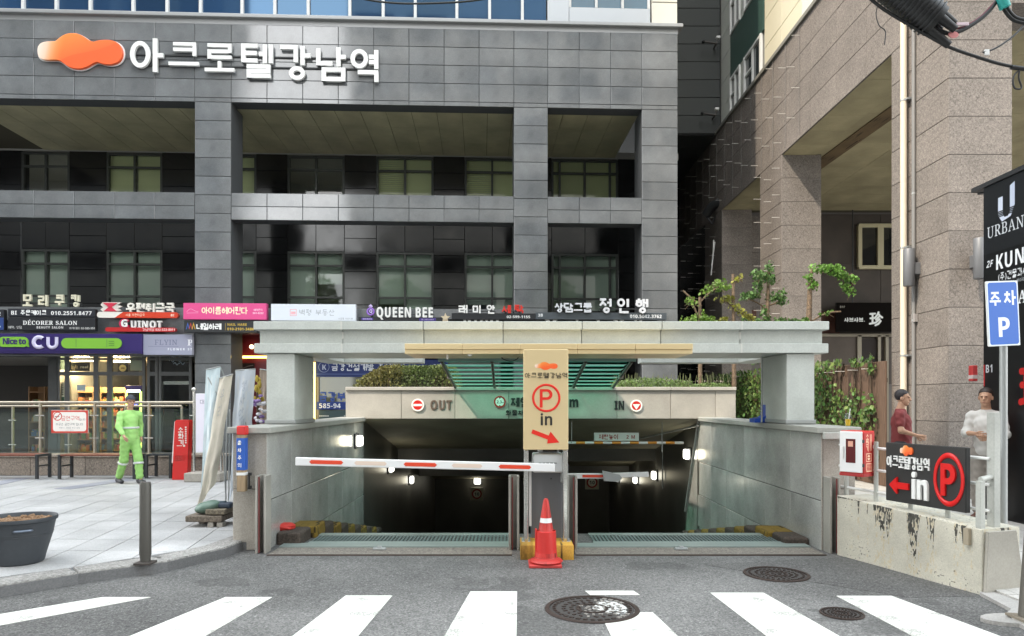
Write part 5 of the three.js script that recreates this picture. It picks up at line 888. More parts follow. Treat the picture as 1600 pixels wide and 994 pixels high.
  part(cord, 'strand', [tube([P(1115, 375, 24), P(1114, 400, 24), P(1111, 430, 24)], 0.02, 12, 5), tube([P(1117, 378, 24), P(1112, 415, 24)], 0.02, 8, 5)], MT.whitePaint);
  // downpipe and conduit on the nearest column
  const dp = dR(1420), pipe = thing('downpipe', 'pale cream downpipe running up the nearest granite column', 'pipe', V(RX - 0.09, 0, -dp));
  part(pipe, 'pipe', cyl(0.055, 0.055, 9.8, 16), M(0.66, 0.58, 0.46, 0.35)); for (const h of [9.78]) part(pipe, 'top_elbow', tube([V(0, h, 0), V(0, h + 0.15, 0), V(0.06, h + 0.22, 0)], 0.055, 10, 12), M(0.66, 0.58, 0.46, 0.35));
  for (const h of [2.4, 4.3, 6.9]) part(pipe, 'pipe_clip', [cyl(0.062, 0.062, 0.03, 16, 0, h, 0), bx(0.09, 0.03, 0.12, 0.05, h + 0.015, 0.06)], MT.galv);
  const d2 = dR(1431), con = thing('conduit', 'thin grey conduit beside the cream downpipe on the granite column', 'conduit', V(RX - 0.035, 0, -d2)); part(con, 'pipe', cyl(0.032, 0.032, 9.8, 12), M(0.2, 0.195, 0.19, 0.5)); part(con, 'pipe_clip', [cyl(0.037, 0.037, 0.03, 12, 0, 3, 0), cyl(0.037, 0.037, 0.03, 12, 0, 5.2, 0)], MT.galv); part(con, 'junction_box', bx(0.05, 0.14, 0.12, 0, 3.05, 0.02), M(0.3, 0.28, 0.27, 0.6));
  // up and down wall lamps
  const lamp = (p, lab, turn) => { const o = thing('wall_lamp', lab, 'wall lamp', p, turn); part(o, 'cylinder', lathe([[0, -0.32], [0.085, -0.32], [0.09, -0.31], [0.09, 0.31], [0.085, 0.32], [0, 0.32]], 24), M(0.13, 0.135, 0.145, 0.45)); part(o, 'bracket', rb(0.08, 0.2, 0.14, 0.01, 0, -0.02, -0.13), M(0.13, 0.135, 0.145, 0.45)); };
  lamp(P(1424, 418, dR(1424) - 0.25).setX(RX - 0.18), 'grey cylinder wall lamp beside the cream downpipe', -Math.PI / 2);
  lamp(P(1531, 404, A0 - 0.2), 'grey cylinder wall lamp half hidden by the black sign board', 0);
  // ivy fence between the columns
  const fn = thing('ivy_fence', 'brown wooden fence overgrown with green ivy beside the granite column', 'fence', V(RX - 0.15, 0, 0)), fb = variants(3, 0.2, (k) => M(0.20 * k, 0.135 * k, 0.10 * k, 0.9, { map: T.wood })), fg = rb(0.04, 2.3, 0.30, 0.008);
  for (let d = A1 + 0.05; d < 24; d += 0.31) part(fn, 'fence_board', fg, pick(fb), rr(-0.012, 0.012), 1.2, -d);
  part(fn, 'rail', [bx(0.06, 0.08, 24 - A1, 0.05, 2.0, -(24 + A1) / 2), bx(0.06, 0.08, 24 - A1, 0.05, 0.7, -(24 + A1) / 2)], fb[0]);
  const leaf = new THREE.BufferGeometry(); leaf.setAttribute('position', new THREE.Float32BufferAttribute([0, 0, 0, 0.05, 0.05, 0.012, 0, 0.12, 0, 0, 0, 0, 0, 0.12, 0, -0.05, 0.05, 0.012], 3)); leaf.computeVertexNormals(); leaf.setAttribute('uv', new THREE.Float32BufferAttribute(new Float32Array(12), 2));
  shared.leaf = leaf;
  shared.leafMat = (r, g, b) => M(r, g, b, 0.6, { side: THREE.DoubleSide, transmission: 0.35, thickness: 0 });
  const N = 8200, im = new THREE.InstancedMesh(leaf, shared.leafMat(0.11, 0.22, 0.06), N), m4 = new THREE.Matrix4(), qt = new THREE.Quaternion(), e = new THREE.Euler();
  let c = 0;
  while (c < N) {
    const t = rnd(), d = A1 + 0.1 + t * 9.5, h = rr(0.3, 2.5), clump = noise2(d * 1.1 + 3, h * 0.9, 64, 5) * 0.7 + noise2(d * 3, h * 3, 64, 7) * 0.4;
    const dens = (d > 15.0 ? 0.95 : 0.42) + (h < 1.5 ? 0.25 : 0) + (d < 15 && Math.abs((d * 1.6) % 1 - 0.5) < 0.17 ? 0.35 : 0) + (h > 2.32 ? 0.3 : 0);
    if (clump > dens * 0.85) continue;
    const s = rr(0.45, 1.05);
    m4.compose(V(-0.06 - rnd() * 0.25 * (d > 15.0 ? 1.4 : 0.7), h, -d), qt.setFromEuler(e.set(rr(-0.6, 0.9), -Math.PI / 2 + rr(-0.9, 0.9), rr(-1.2, 1.2) + Math.PI)), V(s, s, s)); im.setMatrixAt(c, m4);
    const k = rr(0.45, 1.45); im.setColorAt(c, lin(k * rr(0.8, 1.5), k, k * 0.8)); c++;
  }
  im.name = 'ivy_leaves'; im.userData = { kind: 'stuff' }; im.castShadow = im.receiveShadow = true; fn.add(im);
  const vines = []; for (let i = 0; i < 16; i++) { const d = A1 + 0.25 + i * 0.42 + rr(-0.1, 0.1), pts = [V(-0.05, 0.1, -d)]; for (let k = 1; k < 7; k++) pts.push(V(-0.05 - rnd() * 0.03, 0.1 + k * 0.38, -d + rr(-0.1, 0.1))); vines.push(tube(pts, rr(0.01, 0.022), 16, 5)); }
  part(fn, 'vine', vines, MT.leafless).userData.kind = 'stuff';
  for (let k = 0; k < 6; k++) part(fn, 'light_rod', rodG, rodM, -0.16, 2.22, -(A1 + 0.3 + k * 0.55));
  // restaurant sign in the passage
  const rsD = IW - 0.5, rs = thing('restaurant_sign', 'black restaurant sign board with a white brush character under the granite building', 'sign', P(1372, 496, rsD)), W = gx(1440, rsD) - gx(1308, rsD), H = 46 / F * rsD;
  board(rs, W, H, 0.08, print(512, 180, (c) => { c.fillStyle = '#14110f'; c.fillRect(0, 0, 512, 180); text(c, '샤브샤브.', 110, 106, 30, '#e8ebea', { weight: 0.2 }); text(c, '珍', 240, 100, 84, '#f3f7f6', { weight: 0.15, cap: 'round' }); text(c, 'B1F', 36, 26, 18, '#b8b4aa'); }), MT.black, 0.95, { specularIntensity: 0.2 });
  part(rs, 'hanger', [rod(V(-W * 0.3, H / 2, 0), V(-W * 0.3, hb - rs.position.y, 0), 0.02), rod(V(W * 0.3, H / 2, 0), V(W * 0.3, hb - 0.02 - rs.position.y, 0), 0.02)], MT.darkMetal);
}
{
  // black board of the building's tenants
  const X = 6.5, dd = (px) => X * F / (px - CX), d0 = dd(1535), d1 = dd(1604) - 1.5, o = thing('tenant_board', 'tall black board with white tenant names standing by the granite column at right', 'sign', V(X, 0, -d0), -Math.PI / 2), L = d0 - d1, H = 4.57;
  part(o, 'board', rb(L, H - 0.05, 0.25, 0.01, L / 2, (H - 0.05) / 2 + 0.03, -0.14), MT.black);
  part(o, 'top_rail', bx(L + 0.25, 0.06, 0.3, L / 2 - 0.1, H + 0.01, -0.14), MT.darkMetal); part(o, 'rail_end', cyl(0.05, 0.05, 0.1, 12, -0.23, H - 0.03, -0.14), MT.darkMetal);
  const k = 200, vis = 1, tx = print(520, Math.round(H * k), (c, w, h) => {
    const s = 1, Yp = (py) => (H - (gy(py, 9.5))) * k; c.fillStyle = '#131416'; c.fillRect(0, 0, w, h); c.fillStyle = '#1d1f22'; c.fillRect(0, 0, w, Yp(388)); c.fillStyle = '#0b0b0c'; c.fillRect(0, Yp(388), w, 3);
    const g = c.createLinearGradient(110, 0, 190, 0); g.addColorStop(0, '#cfd6e6'); g.addColorStop(1, '#8f9bb8'); c.fillStyle = g; c.beginPath(); [[70, 300], [92, 300], [92, 328], [100, 334], [116, 334], [124, 328], [124, 288], [146, 284], [146, 320], [128, 336], [88, 340], [70, 328]].forEach(([x, y], i) => (i ? c.lineTo : c.moveTo).call(c, x * 0.94, Yp(y + 3))); c.fill(); c.fillStyle = '#1d1f22'; for (let i = 0; i < 4; i++) c.fillRect(64, Yp(325 + i * 2.6), 84, 3);
    text(c, 'URBAN PLACE', 16, Yp(353), 44, '#d4d8dc', { font: 'serif', align: 'left', bold: false });
    text(c, '2F', 12, Yp(404), 26, '#e3e5e8', { align: 'left', italic: true }); text(c, 'KUNSAN', 52, Yp(405), 58, '#eef0f2', { align: 'left' });
    text(c, '(주)건물과사람들', 66, Yp(430), 22, '#dfe2e4', { align: 'left', weight: 0.14 }); text(c, 'Real Estate, Holdings, Partners', 54, Yp(441), 15, '#bfc3c6', { align: 'left', bold: false });
    text(c, 'ACCOUNT', 150, Yp(468), 46, '#eef0f2', { align: 'left', font: 'serif' });
    text(c, 'B1', 8, Yp(575), 30, '#c9ccd0', { align: 'left' }); c.fillStyle = '#b0292b'; c.fillRect(0, Yp(568), 6, 60);
    text(c, '珍', 158, Yp(606), 110, '#c02626', { weight: 0.16, align: 'left', cap: 'round' });
    text(c, 'ENTRANCE', 178, Yp(648), 78, '#e8f0fb', { align: 'left' });
  });
  part(o, 'printed_face', new THREE.PlaneGeometry(L - 0.02, H - 0.06), M(1, 1, 1, 0.35, { map: tx }), L / 2, H / 2, -0.011);
  const rd = thing('red_wall_sign', 'small red sign edge fixed to the left edge of the black board', 'sign', V(X - 0.05, gy(583, d0), -d0 - 0.12)); part(rd, 'plate', rb(0.07, 0.22, 0.1, 0.01), M(0.5, 0.05, 0.05, 0.4)); part(rd, 'white_strip', bx(0.072, 0.05, 0.102, 0, -0.05, 0), M(0.6, 0.5, 0.48, 0.5));
}
// unseen buildings added behind the viewer, shaped to shade the street and show in the polished stone and the glass
for (const [x0, x1, z0, z1, h, lab, r, g, b] of [[-45, -16.2, 12, 17, 45, 'unseen tall office block added across the street behind the viewer to shade it, left part', 0.22, 0.22, 0.21], [-8.6, 20, 13, 17, 32, 'unseen office block added across the street behind the viewer for the reflections, right part', 0.55, 0.53, 0.49], [-64, -35.6, 8, 11.9, 96, 'unseen slim tower added far to the left behind the viewer to shade the facade', 0.25, 0.25, 0.26]]) {
  const o = thing('unseen_building', lab, 'building', V((x0 + x1) / 2, 0, z0)), W = x1 - x0, D = z1 - z0;
  part(o, 'wall', bxx(-W / 2, W / 2, 0, h, 0.2, D), M(r, g, b, 0.8));
  const gl = M(0.05, 0.06, 0.07, 0.1), n = Math.round(W / 3.6), fl = Math.floor(h / 3.6), g1 = [];
  for (let f = 0; f < fl; f++) for (let i = 0; i < n; i++) g1.push(bx(W / n - 0.9, 2.1, 0.1, -W / 2 + W / n * (i + 0.5), 2 + f * 3.6, 0.17));
  part(o, 'window', g1, gl).userData.kind = 'stuff';
}
// street trees behind the viewer, seen only as reflections in the windows
{
  const m4 = new THREE.Matrix4(), qt = new THREE.Quaternion(), e = new THREE.Euler();
  [[-11.6, 6.5, 8.6, 'street tree behind the viewer mirrored in the left windows'], [-5.4, 7, 8.2, 'street tree behind the viewer mirrored in the middle windows'], [5.2, 6.5, 8.4, 'street tree behind the viewer mirrored in the right windows']].forEach(([x, z, h, lab], k) => {
    const o = thing('street_tree', lab, 'tree', V(x, 0, z)); part(o, 'trunk', rod(V(0, 0, 0), V(0.2, h, 0), 0.16, 10, 0.07), MT.leafless);
    const N = 1500, im = new THREE.InstancedMesh(shared.leaf, shared.leafMat(0.12, 0.2, 0.05), N);
    for (let i = 0; i < N; i++) { const a = rr(0, 7), b = rr(-1, 1), r = Math.cbrt(rnd()) * 1.9, q = Math.sqrt(1 - b * b), s = rr(1.6, 3); const y = h + b * r * 1.1; m4.compose(V(q * r * Math.cos(a) * (1.1 - (y - h) * 0.15), y, q * r * Math.sin(a)), qt.setFromEuler(e.set(rr(-1.2, 1.2), rr(0, 6.3), rr(-1, 1))), V(s, s, s)); im.setMatrixAt(i, m4); const g = rr(0.5, 1.4); im.setColorAt(i, lin(g, g, g * 0.8)); }
    im.name = 'crown'; im.userData = { kind: 'stuff' }; im.castShadow = im.receiveShadow = true; o.add(im);
  });
}
// ------------------------------------------------------------------ entrance portal, canopy, gold sign
{
  const D = 8.6, o = thing('entrance_portal', 'silver grey portal frame of two pillars and a wide beam over the ramp', 'portal', V(0, 0, -D)), b0 = 2.18, b1 = 2.56;
  const px = (p) => gx(p, D), pil = (a, b, n) => { part(o, 'pillar', rb(b - a, b0 - 1.335, 0.84, 0.012, (a + b) / 2, 1.335 + (b0 - 1.335) / 2, -0.42), MT.portal); };
  pil(px(416), px(460)); pil(px(1229), px(1273));
  part(o, 'pillar_skirt', [rb(0.37, 0.05, 0.87, 0.01, px(438), 1.36, -0.42), rb(0.37, 0.05, 0.87, 0.01, px(1251), 1.36, -0.42)], M(0.3, 0.31, 0.3, 0.5));
  // beam: three stacked profiles, in panels with narrow joints
  const cuts = [398, 535, 662, 786, 909, 1033, 1157, 1293].map(px);
  for (let i = 0; i + 1 < cuts.length; i++) {
    const a = cuts[i], b = cuts[i + 1], m = (a + b) / 2, w = b - a - 0.008, ends = i === 0 ? 1 : i === cuts.length - 2 ? -1 : 0;
    const seg = part(o, 'beam_panel', rb(w - (ends ? 0.05 : 0), 0.20, 1.0, 0.006, m + ends * 0.025, b0 + 0.19, -0.52), MT.portal);
    part(seg, 'top_lip', rb(w + 0.001, 0.1, 1.12, 0.008, m, b1 - 0.05, -0.5), MT.portal);
    part(seg, 'bottom_lip', rb(w + 0.001, 0.115, 1.08, 0.008, m, b0 + 0.06, -0.5), MT.portal);
  }
  part(o, 'beam_core', bxx(cuts[0] + 0.08, cuts.at(-1) - 0.08, b0 + 0.03, b1 - 0.03, -0.98, -0.06), MT.facadeBack);
  const D2 = 10.65, q = (p) => gx(p, D2);                     // the frame's back beam, broken where the canopy is
  for (const [a, b] of [[538, 660], [1002, 1160]]) part(o, 'rear_beam', rb(q(b) - q(a), b1 - b0, 0.3, 0.008, (q(a) + q(b)) / 2, (b0 + b1) / 2, -(D2 - D) - 0.15), MT.portal);
  for (const x of [q(538) - 0.16, q(1160) + 0.1]) part(o, 'side_beam', rb(0.32, b1 - b0, D2 - D - 0.7, 0.008, x, (b0 + b1) / 2, -0.98 - (D2 - D - 0.7) / 2), MT.portal);
  part(o, 'drip_pipe', rod(V(px(1213), b0, -0.5), V(px(1213), 1.34, -0.5), 0.012), MT.galv);
  // seams sealed with pale tape
  for (const p of [535, 1157]) part(o, 'seal_strip', [bx(0.02, 0.1, 0.004, px(p), b1 - 0.05, 0.062), bx(0.02, 0.085, 0.004, px(p), b0 + 0.215, -0.016), bx(0.02, 0.11, 0.004, px(p), b0 + 0.06, 0.042)], M(0.6, 0.6, 0.56, 0.5));
}
{
  // green glass canopy from the beam down to the lintel
  const A = { d: 9.75, y: 2.165 }, B = { d: 12.66, y: 1.855 }, o = thing('glass_canopy', 'sloping canopy of green glass strips on dark ribs between beam and lintel', 'canopy', V(0, 0, 0));
  const n = 7, bays = [[-0.95, -1.0], [-0.27, -0.31], [0.36, 0.37], [1.0, 1.08], [1.62, 1.78]];
  const P3 = (t, lift = 0) => V(0, A.y + (B.y - A.y) * t + lift, -(A.d + (B.d - A.d) * t));
  const gm = variants(3, 0.08, (k) => M(0.26 * k, 0.84 * k, 0.64 * k, 0.72, { transmission: 0.92, thickness: 0, ior: 1.5 }));
  for (let i = 0; i < n; i++) for (let j = 0; j + 1 < bays.length; j++) {
    const t0 = i / n, t1 = (i + 1.06) / n, a = P3(t0, 0.012), b = P3(t1, 0.055), xl = (t) => bays[j][0] + (bays[j][1] - bays[j][0]) * t + 0.012, xr = (t) => bays[j + 1][0] + (bays[j + 1][1] - bays[j + 1][0]) * t - 0.012;
    const g = new THREE.BufferGeometry(), p = [[xl(t0), a.y, a.z], [xr(t0), a.y, a.z], [xr(t1), b.y, b.z], [xl(t1), b.y, b.z]];
    g.setAttribute('position', new THREE.Float32BufferAttribute([...p[0], ...p[1], ...p[2], ...p[0], ...p[2], ...p[3]], 3)); g.computeVertexNormals();
    part(o, 'glass_strip', uvm(g), pick(gm));
    part(o, 'strip_edge', rod(V(xl(t1), b.y - 0.006, b.z), V(xr(t1), b.y - 0.006, b.z), 0.006, 5), M(0.06, 0.26, 0.2, 0.3));
  }
  for (const [x0, x1] of bays) part(o, 'rib', rod(V(x0, A.y - 0.02, -A.d + 0.05), V(x1, B.y - 0.005, -B.d), 0.024, 6), M(0.09, 0.075, 0.065, 0.5));
  for (const [x0, x1] of [bays[0], bays.at(-1)]) { const m = (x0 + x1) / 2; part(o, 'rib_joint', bx(0.07, 0.06, 0.09, m, P3(0.5).y - 0.02, P3(0.5).z), M(0.35, 0.3, 0.25, 0.5)); }
  part(o, 'front_rail', bxx(-1.0, 1.68, A.y - 0.02, A.y + 0.3, -A.d, -A.d + 0.06), M(0.2, 0.3, 0.26, 0.5));
  part(o, 'cable_loop', [tube([V(0.0, 2.2, -8.4), V(0.08, 2.1, -8.4), V(0.2, 2.08, -8.4), V(0.32, 2.19, -8.4)].map((p) => p.setX(p.x + 0.3 - 0.55 + 0.07)), 0.006, 16, 5)], MT.black);
}
{
  // T shaped gold sign in front of the beam
  const D = 7.4, o = thing('gold_entrance_sign', 'T shaped gold metal sign with a red circled P in the middle of the entrance', 'sign', V(gx(853, D), 0, -D)), w = 70 / F * D, y0 = gy(703, D), y1 = gy(546, D);
  part(o, 'sign_box', rb(w, y1 - y0, 0.2, 0.006, 0, (y0 + y1) / 2, -0.1), MT.gold);
  const DB = 7.75, bxl = gx(632, DB) - o.position.x, bxr = gx(1083, DB) - o.position.x, by0 = gy(553, DB), by1 = gy(537, DB);
  for (let i = 0; i < 5; i++) { const a = bxl + (bxr - bxl) * i / 5, b = bxl + (bxr - bxl) * (i + 1) / 5; part(o, 'gold_bar', [rb(b - a - 0.004, (by1 - by0) * 0.56, 0.85, 0.004, (a + b) / 2, by1 - (by1 - by0) * 0.28, -(DB - D) - 0.42), rb(b - a - 0.004, (by1 - by0) * 0.43, 0.82, 0.004, (a + b) / 2, by0 + (by1 - by0) * 0.215, -(DB - D) - 0.42)], MT.gold); }
  part(o, 'bar_lamp', [cyl(0.02, 0.03, 0.02, 10, bxl + 0.7, by0 - 0.02, -0.45), cyl(0.012, 0.012, 0.05, 8, bxl + 0.45, by0 - 0.05, -0.5)], MT.whitePaint);
  for (const s of [-1, 1]) part(o, 'steel_post', rb(0.05, y0 - 0.12, 0.16, 0.012, s * (w / 2 - 0.028), 0.12 + (y0 - 0.12) / 2, -0.1), MT.steel);
  const pz = 0.0035, yy = (py) => gy(py, D), xx = (p) => (p - 853) / F * D, red = M(0.72, 0.02, 0.01, 0.4), blk = M(0.02, 0.018, 0.016, 0.4);
  part(o, 'circle', new THREE.TorusGeometry(20.5 / F * D, 0.0115, 8, 48).scale(1, 1, 0.3), red, xx(853.5), yy(622), pz);
  part(o, 'letter', [extrude([[0, 0], [0.028, 0], [0.028, 0.19], [0, 0.19]], 0.004), (() => { const s = new THREE.Shape(); s.moveTo(0.028, 0.19); s.lineTo(0.075, 0.19); s.absarc(0.075, 0.135, 0.055, Math.PI / 2, -Math.PI / 2, true); s.lineTo(0.028, 0.08); s.lineTo(0.028, 0.106); s.lineTo(0.07, 0.106); s.absarc(0.07, 0.135, 0.029, -Math.PI / 2, Math.PI / 2, false); s.lineTo(0.028, 0.164); return uvm(new THREE.ExtrudeGeometry(s, { depth: 0.004, bevelEnabled: false })); })()], red, xx(843.5), yy(637), pz - 0.002);
  part(o, 'letter', letterGeo('i', 1, 0.115, 0.002, 0.1, 'droid_sans_regular'), blk, xx(843.5), yy(664), 0.002); part(o, 'letter', letterGeo('n', 1, 0.115, 0.002, 0.1, 'droid_sans_regular'), blk, xx(850), yy(664), 0.002);
  part(o, 'arrow', extrude([[-0.145, 0.045], [-0.13, 0.085], [0.035, 0.022], [0.055, 0.062], [0.145, -0.05], [0.02, -0.06], [0.025, -0.02]].map(([x, y]) => [x, y]), 0.004), red, xx(852), yy(684), 0.001);
  letters(o, '아크로텔강남역', xx(820), xx(887), yy(591), 8.5 / F * D, 0.0012, 0.003, blk, { weight: 0.1, kgap: 0.14 });
  const g = new THREE.ShapeGeometry(shared.blob(), 10), p = g.attributes.position, uv = g.attributes.uv; for (let i = 0; i < p.count; i++) uv.setXY(i, p.getX(i) / 2 + 0.5, p.getY(i) / 1.4 + 0.5);
  g.scale(0.118, 0.07, 1); part(o, 'logo', g, M(1, 1, 1, 0.4, { map: shared.logo }), xx(853.5), yy(572), 0.003);
  // yellow base
  const base = thing('yellow_island', 'chipped yellow painted concrete base under the barrier cabinet', 'kerb', V(gx(855, 7.25), 0, -7.25));
  part(base, 'base', toCreasedNormals(extrude([[-0.27, 0], [0.27, 0], [0.27, 0.26], [0.2, 0.42], [-0.27, 0.42]].map(([x, y]) => [x, y]), 0.14, 0.012), 0.5).rotateX(-Math.PI / 2).translate(0, 0, 0), MT.yellow);
  part(base, 'steel_flange', [rb(0.09, 0.012, 0.2, 0.004, -0.21, 0.15, -0.27), rb(0.09, 0.012, 0.2, 0.004, 0.21, 0.15, -0.27)], MT.galv);
}
{
  // barrier cabinet with its arm
  const D = 7.62, o = thing('parking_barrier', 'grey parking barrier cabinet with a lowered red and white arm', 'barrier', V(gx(855, D), 0, -D));
  const x = (p) => gx(p, D) - o.position.x, y = (py) => gy(py, D);
  part(o, 'cabinet', rb(x(879) - x(830), y(733) - 0.14, 0.3, 0.015, (x(830) + x(879)) / 2, 0.14 + (y(733) - 0.14) / 2, -0.15), M(0.13, 0.135, 0.145, 0.45));
  part(o, 'side_strip', bx(0.026, 0.68, 0.01, x(828.5), 0.62, 0.01), MT.white);
  part(o, 'head_housing', rb(x(878) - x(831), y(708) - y(737), 0.28, 0.02, (x(831) + x(878)) / 2 + 0.005, (y(708) + y(737)) / 2, 0.0), M(0.62, 0.64, 0.65, 0.4));
  part(o, 'vent_slot', [0, 1, 2, 3, 4].map((i) => rb(0.03, 0.008, 0.004, 0.002, x(843) + i * 0.04, y(722), 0.142)), MT.black);
  part(o, 'screen_box', rb(0.22, 0.1, 0.16, 0.01, x(857), y(700), -0.08), M(0.5, 0.52, 0.54, 0.4)); part(o, 'dark_window', bx(0.15, 0.04, 0.006, x(859), y(703), 0.004), MT.black);
  part(o, 'hinge_bracket', [rb(0.05, 0.2, 0.1, 0.01, x(880), y(731), 0.08), rb(0.04, 0.1, 0.06, 0.01, x(878), y(746), 0.05)], MT.galv);
  part(o, 'lock_hole', new THREE.CylinderGeometry(0.008, 0.008, 0.01, 10).rotateX(Math.PI / 2), MT.black, x(861), y(748), 0.002);
  const DA = D - 0.2, e0 = P(462, 721, DA).sub(o.position), e1 = P(867, 731, DA).sub(o.position), L = e0.distanceTo(e1), arm = part(o, 'barrier_arm', rb(L, 0.085, 0.04, 0.008), MT.white, (e0.x + e1.x) / 2, (e0.y + e1.y) / 2, e0.z); arm.rotation.z = Math.atan2(e1.y - e0.y, e1.x - e0.x);
  const strip = (a, b, m) => { const q = 0.02, w = (b - a) / (867 - 462) * L, g = extrude([[-w / 2, 0], [-w / 2 + q, -q], [w / 2 - q, -q], [w / 2, 0], [w / 2 - q, q], [-w / 2 + q, q]], 0.004); part(arm, 'reflector_strip', g, m, ((a + b) / 2 - (867 + 462) / 2) / (867 - 462) * L, 0, 0.019); };
  const rs = M(0.72, 0.06, 0.02, 0.35), ps = M(0.74, 0.6, 0.5, 0.4);
  [[484, 537, rs], [554, 605, ps], [631, 683, rs], [706, 754, ps], [779, 830, rs]].forEach((a) => strip(...a));
  // the barrier of the way in, beyond
  const D2 = 9.4, q = thing('parking_barrier', 'far barrier arm with a folding joint across the way in, beyond the cabinet', 'barrier', V(gx(884, D2), 0, -D2)), a = P(880, 742, D2).sub(q.position), b = P(948, 743, D2).sub(q.position), c = P(1010, 741, D2).sub(q.position);
  part(q, 'cabinet', rb(0.3, 0.95, 0.3, 0.02, -0.12, rampAt(D2) + 0.475, -0.05), M(0.13, 0.135, 0.145, 0.45));
  part(q, 'arm_inner', rb(b.x - a.x, 0.07, 0.04, 0.008), MT.white, (a.x + b.x) / 2, a.y, 0.15); part(q, 'reflector_strip', bx(0.3, 0.034, 0.004), rs, (a.x + b.x) / 2 + 0.1, a.y, 0.174);
  part(q, 'arm_outer', rb(c.x - b.x, 0.065, 0.035, 0.008), MT.white, (b.x + c.x) / 2, c.y + 0.005, 0.15).rotation.z = 0.03; part(q, 'folding_joint', extrude([[-0.08, 0.08], [0.14, 0.03], [0.17, -0.02], [0.12, -0.06], [-0.06, -0.05]], 0.05), M(0.4, 0.42, 0.42, 0.4), b.x, b.y, 0.16);
  // height limit bar hung on chains
  const D3 = 12.95, hbr = thing('height_limit_bar', 'orange and white height limit bar hung on chains with a white sign', 'height bar', V(0, gy(692, D3), -D3)), xs = steps(gx(872, D3), gx(1068, D3), 14);
  for (let i = 0; i < 14; i++) part(hbr, 'bar_section', rod(V(xs[i] + 0.001, 0, 0), V(xs[i + 1] - 0.001, 0, 0), 0.024, 12), i % 2 ? MT.white : M(0.75, 0.3, 0.04, 0.4));
  for (const p of [893, 1034]) part(hbr, 'chain', rod(V(gx(p, D3), p > 1000 ? -0.16 : 0, 0.03), V(gx(p, D3), 1.3 - hbr.position.y - 0.05, 0.03), 0.008, 6), MT.galv);
  const pl = part(hbr, 'limit_plate', rb(70 / F * D3, 13 / F * D3, 0.02, 0.004), MT.whitePaint, gx(963, D3), 0.11, 0.02);
  part(pl, 'printed_face', new THREE.PlaneGeometry(69 / F * D3, 12 / F * D3), M(1, 1, 1, 0.45, { map: print(384, 67, (c, w, h) => { c.fillStyle = '#d4d9d3'; c.fillRect(0, 0, w, h); text(c, '제한높이', w * 0.32, h * 0.5, h * 0.66, '#8e2a25', { weight: 0.13 }); text(c, '2 M', w * 0.82, h * 0.5, h * 0.62, '#8e2a25'); }) }), 0, 0, 0.0135);
}
